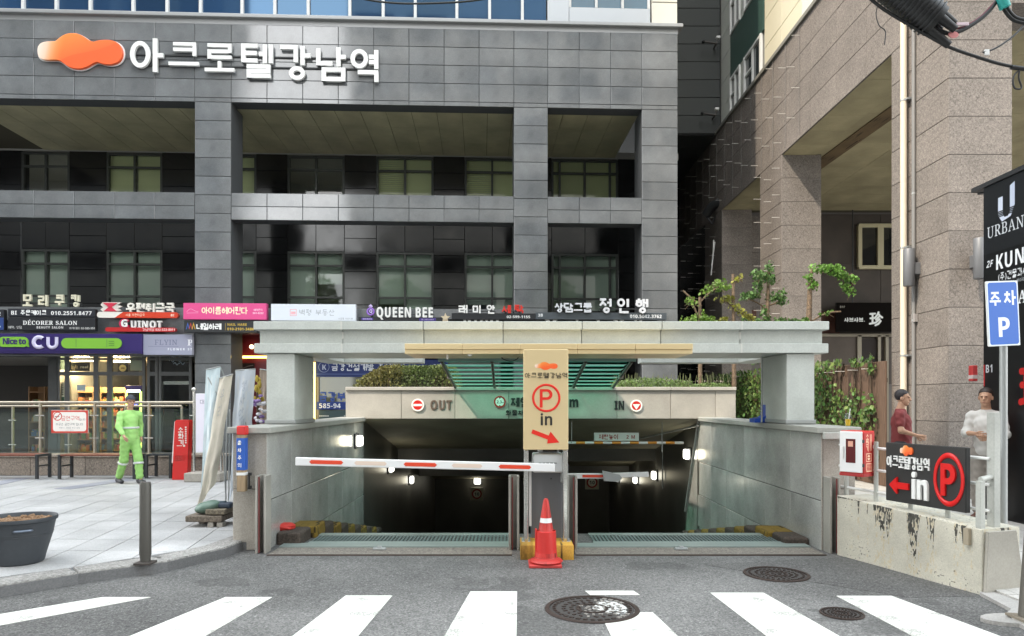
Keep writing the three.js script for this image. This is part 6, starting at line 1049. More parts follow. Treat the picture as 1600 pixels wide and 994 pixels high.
{
  // flood gate channels, threshold, drains
  const ch = (px, d, h, lab, sgn) => { const o = thing('gate_channel', lab, 'steel post', V(gx(px, d), 0, -d)); part(o, 'channel', [rb(0.10, h, 0.03, 0.004, 0, h / 2, -0.09), rb(0.025, h, 0.16, 0.004, -0.045, h / 2, 0), rb(0.025, h, 0.16, 0.004, 0.045, h / 2, 0)], M(0.5, 0.48, 0.44, 0.6, { map: T.plaster, metalness: 0.2 })); part(o, 'red_seal', rb(0.012, h - 0.02, 0.012, 0.003, sgn * 0.016, h / 2, 0.078), M(0.17, 0.03, 0.028, 0.7)); };
  ch(411, 7.62, 0.82, 'stained steel channel with a red stripe at the end of the left ramp wall', -1); ch(1300, 7.62, 0.80, 'stained steel channel with a red stripe at the end of the right ramp wall', 1);
  ch(803, 7.78, 0.80, 'stained steel channel left of the barrier cabinet', -1); ch(893, 7.78, 0.80, 'stained steel channel right of the barrier cabinet', 1);
  const lane = (a, b, l1, l2) => {
    const d0 = 7.47, d1 = 7.83, q = (p, d) => gx(p, d);
    const th = thing('threshold_plate', l1, 'threshold', V(0, 0, 0));
    part(th, 'slab', bxx(q(a, d0), q(b, d0), -0.04, 0.008, -d1, -d0), M(0.34, 0.33, 0.30, 0.9, { map: T.flamed }));
    part(th, 'steel_lip', bxx(q(a, d0), q(b, d0), -0.04, 0.014, -d0 + 0.002, -d0 + 0.03), M(0.08, 0.06, 0.05, 0.6)); part(th, 'sill', bxx(q(a, d0), q(b, d0), -0.04, 0.02, -d1 - 0.2, -d1 - 0.002), M(0.34, 0.40, 0.38, 0.5, { map: T.plaster }));
    part(th, 'catch', [rb(0.14, 0.03, 0.05, 0.01, (q(a, d0) + q(b, d0)) / 2 - 0.15, 0.022, -7.7), rb(0.05, 0.05, 0.04, 0.01, (q(a, d0) + q(b, d0)) / 2 - 0.15, 0.03, -7.7)], MT.galv);
    const e0 = 8.05, e1 = 8.5, gr = thing('drain_grate', l2, 'drain', V(0, 0, 0)), x0 = q(a, d0) + 0.25, x1 = q(b, d0) - 0.02, n = Math.min(62, Math.round((x1 - x0) / 0.042));
    part(gr, 'frame', [bxx(x0, x1, -0.04, 0.016, -e0 - 0.09, -e0 - 0.002), bxx(x0, x1, -0.04, 0.02, -e1 - 0.14, -e1)], M(0.36, 0.43, 0.41, 0.5, { map: T.plaster }));
    part(gr, 'trench', bxx(x0, x1, -0.06, -0.03, -e1, -e0 - 0.09), MT.black);
    for (let i = 0; i < n; i++) part(gr, 'grate_bar', bx(0.022, 0.03, e1 - e0 - 0.092, x0 + (x1 - x0) * (i + 0.5) / n, 0.0, -(e0 + e1 + 0.09) / 2), M(0.17, 0.22, 0.215, 0.5, { metalness: 0.3 }));
  };
  lane(418, 800, 'speckled concrete threshold across the way out with a steel lip', 'steel drain grate across the way out behind the threshold');
  lane(900, 1290, 'speckled concrete threshold across the way in with a steel lip', 'steel drain grate across the way in behind the threshold');
  // striped kerbs along the walls
  const kerb = (lab, x, sgn) => { const o = thing('striped_kerb', lab, 'kerb', V(x, 0, 0)); const st = M(0.30, 0.2, 0.03, 0.85, { map: T.stained }), bk = M(0.12, 0.10, 0.085, 0.9, { map: T.flamed }); for (let i = 0; i < 11; i++) { const d = 8.0 + i * 0.42, y = Math.min(0, rampAt(d + 0.2)), w = i === 0 ? 0.28 : 0.34, kh = sgn > 0 ? 0.16 : 0.1; part(o, 'kerb_block', rb(w, kh, 0.415, 0.03, sgn * w / 2, y + kh / 2 - 0.02, -d - 0.21), i % 2 ? st : bk); } };
  kerb('black and yellow striped kerb at the foot of the left ramp wall', RL + 0.004, 1); kerb('worn black and yellow striped kerb at the foot of the right ramp wall', RR - 0.004, -1);
  const sb = thing('red_sandbag', 'red sandbag lying on the striped kerb by the left ramp wall', 'sandbag', P(443, 823, 8.25)); const sg = new THREE.SphereGeometry(1, 24, 16), p = sg.attributes.position; for (let i = 0; i < p.count; i++) { const x = p.getX(i), y = p.getY(i), z = p.getZ(i), k = 1 + 0.06 * Math.sin(x * 9 + z * 4) + 0.04 * Math.sin(y * 11 + x * 5); p.setXYZ(i, Math.sign(x) * Math.abs(x) ** 0.7 * 0.125 * k, (Math.sign(y) * Math.abs(y) ** 0.8) * 0.045 * k, Math.sign(z) * Math.abs(z) ** 0.8 * 0.11 * k); }
  sg.computeVertexNormals(); part(sb, 'bag', sg, M(0.6, 0.04, 0.03, 0.6)); part(sb, 'tied_end', new THREE.ConeGeometry(0.04, 0.09, 10).rotateZ(-Math.PI / 2).translate(-0.14, -0.015, 0), M(0.55, 0.04, 0.03, 0.6));
}
// ------------------------------------------------------------------ things on the left pavement
{
  const D = 14.55, low = thing('low_stone_wall', 'low tan stone wall behind the benches carrying the glass railing', 'wall', V(0, 0, -D)), x0 = gx(-70, D), x1 = gx(352, D), top = gy(710, D);
  part(low, 'core', bxx(x0, x1, PH - 0.05, top - 0.05, -0.4, -0.02), MT.facadeBack);
  const ts = variants(3, 0.08, (k) => M(0.44 * k, 0.395 * k, 0.345 * k, 0.8, { map: T.flamed }));
  panels(low, 'facing_stone', [-70, 47, 133, 219, 305, 352].map((p) => gx(p, D)), [PH, top - 0.06], -0.02, 0.02, ts, 0.01);
  for (const [a, b] of [[-70, 133], [133, 305], [305, 352]]) part(low, 'coping_stone', rb(gx(b, D) - gx(a, D) - 0.01, 0.06, 0.46, 0.01, (gx(a, D) + gx(b, D)) / 2, top - 0.03, -0.2), M(0.5, 0.46, 0.4, 0.75, { map: T.flamed }));
  part(low, 'ramp_floor', bxx(x0, x1, PH - 0.08, 0.16, -2.6, -0.4), M(0.3, 0.29, 0.27, 0.8, { map: T.paving }));
  const warm = M(0.58, 0.52, 0.42, 0.32, { metalness: 0.75 });
  const rail = (name, lab, d, posts, h, y0) => {
    const o = thing(name, lab, 'railing', V(0, 0, -d)), x = (p) => gx(p, d);
    part(o, 'handrail', rod(V(x(posts[0]) - 0.1, h, 0), V(x(posts.at(-1)), h, 0), 0.028, 12), warm);
    for (const p of posts) { part(o, 'post', [rb(0.035, h - y0, 0.06, 0.006, x(p), (h + y0) / 2 - 0.01, 0)], warm); part(o, 'clamp', [0.32, 0.75].map((t) => rod(V(x(p) - 0.09, y0 + (h - y0) * t, 0.02), V(x(p) + 0.09, y0 + (h - y0) * t, 0.02), 0.012, 8)), MT.steel); }
    for (let i = 0; i + 1 < posts.length; i++) part(o, 'glass_pane', bx(x(posts[i + 1]) - x(posts[i]) - 0.1, h - y0 - 0.16, 0.008, (x(posts[i]) + x(posts[i + 1])) / 2, y0 + (h - y0 - 0.16) / 2 + 0.03, 0), M(0.90, 0.95, 0.93, 0.03, { transmission: 1, thickness: 0, ior: 1.55 }));
    return o;
  };
  rail('glass_railing', 'glass railing with steel posts on the low wall behind the benches', D + 0.1, [-24, 63, 148, 233, 304], gy(629, D), top - 0.02);
  rail('glass_railing', 'second glass railing of the shop ramp right behind the first', D + 2.3, [-40, 20, 108, 196, 284], 1.5, 0.16);
  const ns = thing('no_smoking_sign', 'red bordered white no smoking sign on the glass railing', 'sign', P(109, 659, D + 0.02)), w = 58 / F * D, h = 36 / F * D;
  board(ns, w, h, 0.012, print(384, 238, (c, W, H) => {
    c.fillStyle = '#cf4236'; c.fillRect(0, 0, W, H); c.fillStyle = '#f4efe9'; c.beginPath(); c.roundRect(18, 18, W - 36, H - 36, 26); c.fill();
    c.strokeStyle = '#c9382d'; c.lineWidth = 9; c.beginPath(); c.arc(66, 62, 42, 0, 7); c.fillStyle = '#f4efe9'; c.fill(); c.stroke(); c.fillStyle = '#333'; c.fillRect(38, 62, 46, 8); c.beginPath(); c.moveTo(38, 94); c.lineTo(96, 32); c.stroke();
    text(c, '금연구역', 200, 84, 50, '#d98a84', { weight: 0.13 }); text(c, '입니다', 326, 96, 22, '#888'); text(c, '이곳은 금연구역 입니다', 192, 146, 27, '#777', { weight: 0.1 }); text(c, '위반시 과태료 부과 대상', 192, 184, 20, '#999', { weight: 0.09 }); text(c, '서초구 보건소', 192, 210, 14, '#aaa', { weight: 0.09 });
  }), MT.whitePaint);
}
{
  const bench = (lab, a, b, d, m) => {
    const o = thing('bench', lab, 'bench', V(gx((a + b) / 2, d), PH, -d)), L = gx(b, d) - gx(a, d), H = 0.47;
    for (let i = 0; i < 3; i++) part(o, 'seat_slat', rb(L, 0.035, 0.125, 0.008, 0, H, -0.14 + i * 0.14), m);
    for (const s of [-1, 1]) {
      part(o, 'leg_frame', [rb(0.05, H - 0.02, 0.05, 0.006, s * (L / 2 + 0.02), (H - 0.02) / 2, 0.19), rb(0.05, H - 0.02, 0.05, 0.006, s * (L / 2 + 0.02), (H - 0.02) / 2, -0.19), rb(0.05, 0.05, 0.43, 0.006, s * (L / 2 + 0.02), H - 0.01, 0), rb(0.03, 0.03, 0.35, 0.004, s * (L / 2 + 0.02), H * 0.55, 0)], MT.darkMetal);
      part(o, 'foot_plate', [rb(0.09, 0.012, 0.08, 0.003, s * (L / 2 + 0.02), 0.006, 0.19), rb(0.09, 0.012, 0.08, 0.003, s * (L / 2 + 0.02), 0.006, -0.19)], MT.galv);
    }
  };
  const red = M(0.30, 0.10, 0.065, 0.6, { map: T.wood });
  bench('bench with red brown slats at the left edge of the picture', -70, 66, 14.0, red);
  bench('bench with red brown slats behind the person in green', 104, 216, 14.0, red);
  bench('dark slatted bench beside the red fire extinguisher stand', 238, 272, 14.15, M(0.05, 0.06, 0.075, 0.6, { map: T.wood }));
}
{
  // big plant pot
  const d = 6.7, o = thing('plant_pot', 'large slate grey round pot filled with dry soil on the pavement', 'plant pot', V(gx(30, d), PH, -d)), s = d / F;
  const R = 52 * s, H = 0.43;
  part(o, 'pot', lathe([[0, 0], [R * 0.60, 0], [R * 0.64, 0.01], [R * 0.74, H * 0.3], [R * 0.85, H * 0.58], [R * 0.855, H * 0.6], [R * 0.87, H * 0.61], [R * 0.868, H * 0.64], [R * 0.885, H * 0.65], [R * 0.883, H * 0.68], [R * 0.94, H * 0.9], [R * 0.99, H * 0.92], [R, H * 0.96], [R * 0.985, H], [R * 0.95, H * 0.99], [R * 0.92, H * 0.93], [R * 0.9, H * 0.8]], 48), M(0.058, 0.066, 0.078, 0.55, { map: T.plaster }));
  const g = new THREE.CircleGeometry(R * 0.915, 48), ring = new THREE.RingGeometry(0.001, R * 0.915, 48, 12).rotateX(-Math.PI / 2), p = ring.attributes.position; for (let i = 0; i < p.count; i++) p.setY(i, H * 0.9 + 0.03 * (fbm2(p.getX(i) * 0.9 + 5, p.getZ(i) * 0.9 + 5, 16, 4, 3) - 0.4)); ring.computeVertexNormals();
  const soilM = M(0.42, 0.28, 0.17, 0.95, { map: T.flamed }); part(o, 'soil', ring, soilM);
  const cl = []; for (let i = 0; i < 110; i++) { const a = rr(0, 7), r = R * 0.88 * Math.sqrt(rnd()), q = new THREE.DodecahedronGeometry(rr(0.008, 0.022)); q.rotateX(rr(0, 3)).translate(r * Math.cos(a), H * 0.905 + rr(0, 0.012), r * Math.sin(a)); cl.push(q); } part(o, 'clod', cl, soilM).userData.kind = 'stuff';
  for (const t of [0.35, Math.PI + 0.35]) part(o, 'handle', tube([V(R * 0.86, H * 0.76, -0.07), V(R * 0.97, H * 0.77, -0.06), V(R * 0.985, H * 0.77, 0), V(R * 0.97, H * 0.77, 0.06), V(R * 0.86, H * 0.76, 0.07)], 0.011, 20, 8), M(0.16, 0.19, 0.24, 0.3, { metalness: 0.5 }), 0, 0, 0, -Math.PI / 2 + t + 0.35);
}
{
  const d = dAt(881, PH), o = thing('bollard', 'dark grey steel bollard at the edge of the left pavement', 'bollard', V(gx(227, d), PH, -d)), H = 0.76;
  part(o, 'post', lathe([[0.045, 0.02], [0.046, 0.06], [0.052, 0.09], [0.050, 0.35], [0.0495, H - 0.03], [0.044, H - 0.004], [0, H]], 24), M(0.095, 0.09, 0.08, 0.5, { metalness: 0.3 })); part(o, 'base_plate', rb(0.15, 0.02, 0.15, 0.004, 0, 0.01, 0), M(0.06, 0.05, 0.045, 0.6));
}
{
  const d = 14.0, o = thing('fire_extinguisher_stand', 'red upright fire extinguisher stand with white Korean letters by the low wall', 'extinguisher stand', V(gx(289, d), PH, -d + 0.0), 0.12), w = 22 / F * d, h = gy(656, d) - PH;
  part(o, 'column', extrude([[-w / 2 - 0.03, 0], [w / 2 - 0.03, 0], [w / 2 + 0.01, h - 0.03], [w / 2 - 0.01, h], [-w / 2 + 0.05, h], [-w / 2 + 0.02, h - 0.03]], 0.22, 0.006), M(0.62, 0.012, 0.01, 0.35)); part(o, 'white_edge', extrude([[-w / 2 - 0.045, h * 0.28], [-w / 2 - 0.008, h * 0.28], [-w / 2 + 0.028, h - 0.03], [-w / 2 + 0.005, h - 0.03]], 0.2), MT.white, 0, 0, 0.002);
  const wm = M(0.78, 0.74, 0.7, 0.5); ['소', '화', '기'].forEach((ch, i) => part(o, 'letter', letterGeo(ch, 0.105, 0.105, 0.004, 0.16), wm, -0.06 + i * 0.004, h - 0.24 - i * 0.12, 0.224)); for (let i = 0; i < 8; i++) part(o, 'letter', bx(0.03, 0.026, 0.003), wm, 0.085 + i * 0.0, h - 0.14 - i * 0.042, 0.226);
  part(o, 'label_plate', new THREE.PlaneGeometry(0.2, 0.11), M(1, 1, 1, 0.5, { map: print(96, 54, (c) => { c.fillStyle = '#c8443b'; c.fillRect(0, 0, 96, 54); c.strokeStyle = '#eccfca'; c.lineWidth = 2; c.strokeRect(3, 3, 90, 48); c.fillStyle = '#eccfca'; for (let i = 0; i < 4; i++) c.fillRect(8, 10 + i * 10, 50 + 20 * ((i * 7) % 3) / 2, 4); }) }), -0.01, h * 0.36, 0.226);
  part(o, 'handle_icon', [bx(0.1, 0.012, 0.003, -0.03, h * 0.57, 0.226), bx(0.035, 0.035, 0.003, 0.055, h * 0.57, 0.226)], wm);
}
{
  const d = 13.6, o = thing('notice_board', 'white notice board with a ball topped post behind the folded banners', 'notice board', V(gx(316, d), PH, -d)), h = gy(607, d) - PH, x = (p) => gx(p, d) - o.position.x, y = (py) => gy(py, d) - PH;
  part(o, 'post', [cyl(0.022, 0.022, h - 0.05, 12, x(303), 0.02, 0), cyl(0.022, 0.022, h - 0.05, 12, x(345), 0.02, 0)], MT.steel); part(o, 'ball', new THREE.SphereGeometry(0.045, 16, 12).translate(x(303), h - 0.02, 0), MT.steel); part(o, 'ball', new THREE.SphereGeometry(0.045, 16, 12).translate(x(345), h - 0.02, 0), MT.steel);
  part(o, 'board', rb(x(343) - x(306), y(615) - y(708), 0.04, 0.006, (x(306) + x(343)) / 2, (y(615) + y(708)) / 2, 0), MT.white);
  part(o, 'printed_face', new THREE.PlaneGeometry(x(342) - x(307), y(616) - y(707)), M(1, 1, 1, 0.5, { map: print(150, 380, (c) => { c.fillStyle = '#e6e1ee'; c.fillRect(0, 0, 150, 380); text(c, '대관', 55, 52, 30, '#8a8799', { weight: 0.1 }); ['소', '고', '기'].forEach((ch, i) => text(c, ch, 68, 130 + i * 44, 34, '#6d7aa8', { weight: 0.09 })); c.fillStyle = '#e9b9a8'; c.fillRect(52, 260, 30, 70); }) }), (x(306) + x(343)) / 2, (y(615) + y(707)) / 2, 0.023);
  part(o, 'stone_base', [rb(x(352) - x(296), 0.17, 0.5, 0.02, (x(296) + x(352)) / 2, 0.085, 0)], MT.roughStone);
}
{
  // folded advertising banners tied up behind the left wall
  const sheet = (tl, tr, br, bl, bulge, fold, s) => {             // four corners as points, with folds running down
    const n = 10, m = 22, pos = [], idx = [], uv = [];
    for (let j = 0; j <= m; j++) for (let i = 0; i <= n; i++) {
      const u = i / n, v = j / m, a = tl.clone().lerp(tr, u), b = bl.clone().lerp(br, u), p = a.lerp(b, v);
      p.z += bulge * Math.sin(u * Math.PI) * Math.sin(v * Math.PI) + fold * Math.sin(u * 9 + v * 3 + s) * (0.3 + v) + 0.025 * (noise2(u * 5 + s, v * 9, 64, 4) - 0.5); p.x += 0.03 * (noise2(v * 6 + s, u * 2, 64, 8) - 0.5) * v;
      pos.push(p.x, p.y, p.z); uv.push(u, 1 - v);
    }
    for (let j = 0; j < m; j++) for (let i = 0; i < n; i++) { const k = j * (n + 1) + i; idx.push(k, k + n + 1, k + 1, k + 1, k + n + 1, k + n + 2); }
    const g = new THREE.BufferGeometry(); g.setAttribute('position', new THREE.Float32BufferAttribute(pos, 3)); g.setAttribute('uv', new THREE.Float32BufferAttribute(uv, 2)); g.setIndex(idx); g.computeVertexNormals(); return g;
  };
  const cloth = (a, b, words) => M(1, 1, 1, 0.75, { side: THREE.DoubleSide, map: print(96, 256, (c) => { c.fillStyle = a; c.fillRect(0, 0, 96, 256); c.fillStyle = b; c.globalAlpha = 0.5; for (let i = 0; i < 60; i++) { const q = noise2(i * 3.1, 1, 64, 3), r2 = noise2(i * 2.7, 5, 64, 4); c.fillRect(q * 96, r2 * 256, 8, 26); } c.globalAlpha = 0.22; words.forEach((w, i) => text(c, w, 48, 40 + i * 34, 26, '#64748c')); }), transmission: 0.15, thickness: 0 });
  const mk = (lab, q, mat, poles, seed2, d) => {
    const o = thing('banner_stand', lab, 'banner', V(0, 0, 0)), Q = q.map(([x, y, e = 0]) => P(x, y, d + e));
    part(o, 'sheet', sheet(...Q, 0.05, 0.02, seed2), mat);
    poles.forEach(([a, b]) => part(o, 'pole', rod(P(a[0], a[1], d + 0.1), P(b[0], b[1], d + 0.05), 0.009, 6), MT.galv));
    part(o, 'top_bar', rod(Q[0], Q[1], 0.008, 6), MT.galv); return o;
  };
  mk('pale blue folded banner sheet, leftmost behind the left ramp wall', [[322, 578], [344, 573], [340, 708], [314, 788]], cloth('#cfdfe4', '#e9eef0', []), [[[358, 604], [344, 573]]], 1, 9.05);
  mk('beige sagging banner sheet between the pale blue and the white one', [[343, 591], [364, 585], [337, 755], [309, 796]], cloth('#d2cbbb', '#ddd2c4', ['우', '리']), [[[343, 590], [353, 780]], [[325, 590], [352, 640]]], 5, 8.95);
  mk('white banner sheet with faint print beside the left ramp wall', [[368, 579], [399, 577], [392, 690, 0.2], [356, 790]], cloth('#d6dee8', '#e4e6e8', ['행', '사', '안', '내']), [[[368, 580], [384, 664]], [[355, 642], [352, 790]], [[359, 640], [357, 790]]], 9, 9.1);
  mk('dull brown folded banner beside the left portal pillar', [[406, 577], [420, 579], [418, 690], [404, 690]], cloth('#9a8a7c', '#b09c8e', []), [[[414, 620], [417, 690]]], 13, 9.9);
  const fx = thing('flower_bunch', 'white and purple artificial flowers between the white banner and the pillar', 'flowers', P(403, 640, 9.6)), fl = [], fv = [], fg2 = [];
  for (let i = 0; i < 26; i++) { const q = new THREE.SphereGeometry(rr(0.02, 0.045), 8, 6).scale(1, 0.6, 1).translate(rr(-0.06, 0.08), rr(-0.2, 0.2), rr(-0.05, 0.05)); (i % 3 ? fl : fv).push(q); }
  for (let i = 0; i < 10; i++) fg2.push(new THREE.SphereGeometry(0.035, 6, 5).scale(0.8, 1.4, 0.4).translate(rr(-0.06, 0.05), rr(0.1, 0.42), rr(-0.04, 0.04)));
  part(fx, 'petal', fl, M(0.7, 0.68, 0.72, 0.7)); part(fx, 'petal', fv, M(0.28, 0.18, 0.42, 0.7)); part(fx, 'leaf', fg2, M(0.42, 0.30, 0.04, 0.7)); part(fx, 'stem', [rod(V(0, 0.3, 0), V(0.01, -1.35, 0), 0.02, 6)], MT.leafless);
  // ballast of the banners
  const gd = dAt(812, PH), slabT = thing('stone_ballast', 'flat stone slabs on small bricks weighing the banners down', 'stone slab', V(gx(331, 8.75), PH, -8.75));
  part(slabT, 'wide_slab', rb(0.44, 0.075, 0.4, 0.015, -0.02, 0.10, 0), M(0.30, 0.265, 0.22, 0.9, { map: T.flamed })); part(slabT, 'upper_slab', rb(0.24, 0.065, 0.3, 0.015, 0.11, 0.18, 0.03), M(0.34, 0.31, 0.24, 0.9, { map: T.flamed })); part(slabT, 'brick', rb(0.07, 0.06, 0.12, 0.008, 0.06, 0.03, 0.13), MT.roughStone); part(slabT, 'brick', rb(0.07, 0.06, 0.12, 0.008, 0.17, 0.03, 0.13), MT.roughStone); part(slabT, 'brick', rb(0.07, 0.06, 0.12, 0.008, -0.15, 0.03, -0.1), MT.roughStone);
  const bag = thing('green_weight_bag', 'dull green filled bag lying on the stone slabs under the banners', 'weight bag', P(326, 792, 8.72)); const g = new THREE.SphereGeometry(1, 24, 16), p = g.attributes.position; for (let i = 0; i < p.count; i++) { const x = p.getX(i), y = p.getY(i), z = p.getZ(i), k = 1 + 0.05 * Math.sin(x * 8 + z * 5); p.setXYZ(i, x * 0.16 * k, y * 0.075 * k + x * 0.03, z * 0.12 * k); } g.computeVertexNormals(); part(bag, 'bag', g, M(0.12, 0.19, 0.15, 0.45)); part(bag, 'tied_neck', new THREE.ConeGeometry(0.05, 0.12, 10).rotateZ(-1.2).translate(0.17, 0.05, 0), M(0.06, 0.09, 0.11, 0.5)); part(bag, 'dark_cloth', rb(0.16, 0.07, 0.14, 0.03, 0.21, 0.02, 0.0), M(0.035, 0.05, 0.075, 0.7));
}
{
  // warning light on the end of the left wall
  const d = 7.66, o = thing('exit_warning_light', 'wooden warning light with red cap and blue strip on the left wall end', 'warning light', P(381, 767, d)), s = d / F, H = 102 * s;
  part(o, 'body', rb(0.085, H * 0.9, 0.085, 0.006, 0, H * 0.45, 0.05), M(0.58, 0.44, 0.28, 0.55, { map: T.wood })); part(o, 'red_cap', rb(0.1, 0.1, 0.1, 0.015, 0.005, H * 0.93, 0.05), M(0.6, 0.02, 0.02, 0.25));
  part(o, 'blue_strip', rb(0.09, 0.34, 0.09, 0.004, 0, H * 0.57, 0.05), M(0.02, 0.10, 0.45, 0.4)); ['출', '차', '주', '의'].forEach((ch, i) => { part(o, 'letter', letterGeo(ch, 0.04, 0.045, 0.002, 0.13), MT.letterWhite, -0.03, H * 0.57 + 0.10 - i * 0.08, 0.095); });
  part(o, 'tape', rb(0.092, 0.03, 0.092, 0.002, 0, H * 0.27, 0.05), MT.white); part(o, 'wire_bracket', [bx(0.01, 0.14, 0.03, 0.07, H * 0.16, 0.04), bx(0.03, 0.03, 0.03, 0.075, H * 0.16 + 0.07, 0.03), bx(0.03, 0.03, 0.03, 0.075, H * 0.16 - 0.07, 0.03)], MT.black);
}
{
  // traffic cone
  const d = dAt(883), o = thing('traffic_cone', 'red traffic cone with one white band in front of the yellow base', 'cone', V(gx(853, d), 0, -d)), red = M(0.70, 0.045, 0.04, 0.5, { map: T.stained }), H = 0.655;
  part(o, 'foot', rb(0.32, 0.028, 0.3, 0.008, -0.01, 0.014, 0), M(0.5, 0.05, 0.045, 0.6)); part(o, 'flange', lathe([[0, 0.028], [0.155, 0.03], [0.165, 0.045], [0.15, 0.062], [0.115, 0.075], [0.105, 0.1], [0.0, 0.1]], 36), red);
  part(o, 'body', lathe([[0.112, 0.09], [0.086, 0.30], [0.078, 0.31], [0.058, 0.43]], 36), red); part(o, 'sleeve', lathe([[0.108, 0.11], [0.098, 0.335], [0.090, 0.34], [0.088, 0.335]], 36), M(0.6, 0.03, 0.025, 0.4)); part(o, 'white_band', lathe([[0.0605, 0.42], [0.052, 0.47]], 36), MT.white); part(o, 'tip', lathe([[0.0535, 0.465], [0.026, 0.63], [0.018, 0.65], [0, H]], 36), red); part(o, 'strap', rb(0.018, 0.22, 0.05, 0.004, -0.098, 0.25, 0.02), M(0.6, 0.03, 0.025, 0.4));
}
// manhole covers
{
  const mh = (lab, px, py, rx, painted) => {
    const g0 = G(px, py), R = rx / F * -g0.z, o = thing('manhole_cover', lab, 'manhole cover', V(g0.x, 0.004, g0.z)), iron = M(0.085, 0.062, 0.055, 0.65, { metalness: 0.35, map: T.flamed });
    part(o, 'ring', lathe([[R * 0.9, 0], [R * 0.9, 0.008], [R * 0.985, 0.008], [R, 0]], 48), iron);
    part(o, 'plate', new THREE.CircleGeometry(R * 0.885, 48).rotateX(-Math.PI / 2).translate(0, 0.003, 0), M(0.05, 0.045, 0.042, 0.8));
    const t = []; for (let i = 0; i < 34; i++) { const a = i / 34 * Math.PI * 2; t.push(bx(R * 0.07, 0.006, R * 0.09).rotateY(-a).translate(Math.cos(a) * R * 0.8, 0.006, Math.sin(a) * R * 0.8)); } for (let r = 0; r < 4; r++) { const n = 6 + r * 6; for (let i = 0; i < n; i++) { const a = (i + r * 0.3) / n * Math.PI * 2, q = R * (0.12 + r * 0.16); t.push(bx(R * 0.09, 0.006, R * 0.05).rotateY(-a + (i % 2) * 0.9).translate(Math.cos(a) * q, 0.006, Math.sin(a) * q)); } }
    const inPaint = (g) => { g.computeBoundingSphere(); const c = g.boundingSphere.center; return painted && c.x > -R * 0.25 && c.x < R * 0.72 && Math.abs(c.z) < R * 0.72 && noise2(c.x * 9 + 20, c.z * 9 + 20, 64, 4) > 0.3; };
    part(o, 'raised_tread', t.filter((g) => !inPaint(g)), iron).userData.kind = 'stuff'; if (painted) part(o, 'painted_tread', t.filter(inPaint), M(0.5, 0.5, 0.48, 0.8, { map: T.flamed })).userData.kind = 'stuff'; part(o, 'inner_ring', lathe([[R * 0.28, 0.003], [R * 0.28, 0.009], [R * 0.34, 0.009], [R * 0.34, 0.003]], 32), iron);
    if (painted) part(o, 'worn_paint', new THREE.CircleGeometry(R * 0.74, 40, -0.75, 1.95).rotateX(-Math.PI / 2).translate(0, 0.0045, 0), M(0.62, 0.62, 0.6, 0.85, { map: T.paintWear, alphaMap: T.paintWear, alphaTest: 0.5 }));
  };
  mh('largest manhole cover, its iron half covered with worn white paint', 925, 952.5, 74, true); mh('manhole cover with pale iron pattern left of the concrete wall', 1213, 898, 50, false); mh('small plain manhole cover between two crossing stripes', 1315.5, 960, 33, false);
}
// ------------------------------------------------------------------ low concrete wall on the right with railing, sign, extinguisher box
const WA = V(3.40, 0, -7.5), WB = V(3.89, 0, -5.93), WDIR = WB.clone().sub(WA).normalize(), WN = V(WDIR.z, 0, -WDIR.x).multiplyScalar(-1);   // along the wall, and towards the road
const WTURN = Math.atan2(-WDIR.z, WDIR.x);
{
  const L = WA.distanceTo(WB), o = thing('concrete_wall', 'low old concrete wall with black mildew runs beside the ramp', 'wall', WA, WTURN), w0 = 0.62, w1 = 0.545;
  // local x runs towards the viewer, local z away from the road or to it
  const st = M(0.72, 0.70, 0.645, 0.9, { map: T.mildew, bumpMap: T.fine, bumpScale: 0.003 });
  const s = new THREE.Shape([[0, -0.02], [L, -0.02], [L, w1], [0, w0]].map(([x, y]) => new THREE.Vector2(x, y)));
  const g = new THREE.ExtrudeGeometry(s, { depth: 0.40, bevelEnabled: true, bevelSize: 0.012, bevelThickness: 0.012, bevelSegments: 2, bevelOffset: -0.012 });
  part(o, 'wall_body', uvm(g.translate(0, 0, -0.41), 0), st, 0, 0, 0);
  const endS = extrude([[-0.44, 0], [0.0, 0], [-0.03, w1 - 0.02], [-0.34, w1 - 0.02]], 0.02, 0.004); part(o, 'end_block', endS, M(0.50, 0.47, 0.42, 0.9, { map: T.plaster }), L + 0.03, 0, 0.0, -Math.PI / 2);
  part(o, 'rust_stain_bracket', rb(0.05, 0.14, 0.05, 0.004, L - 0.12, w1 - 0.08, 0.012), M(0.35, 0.30, 0.22, 0.8));
}
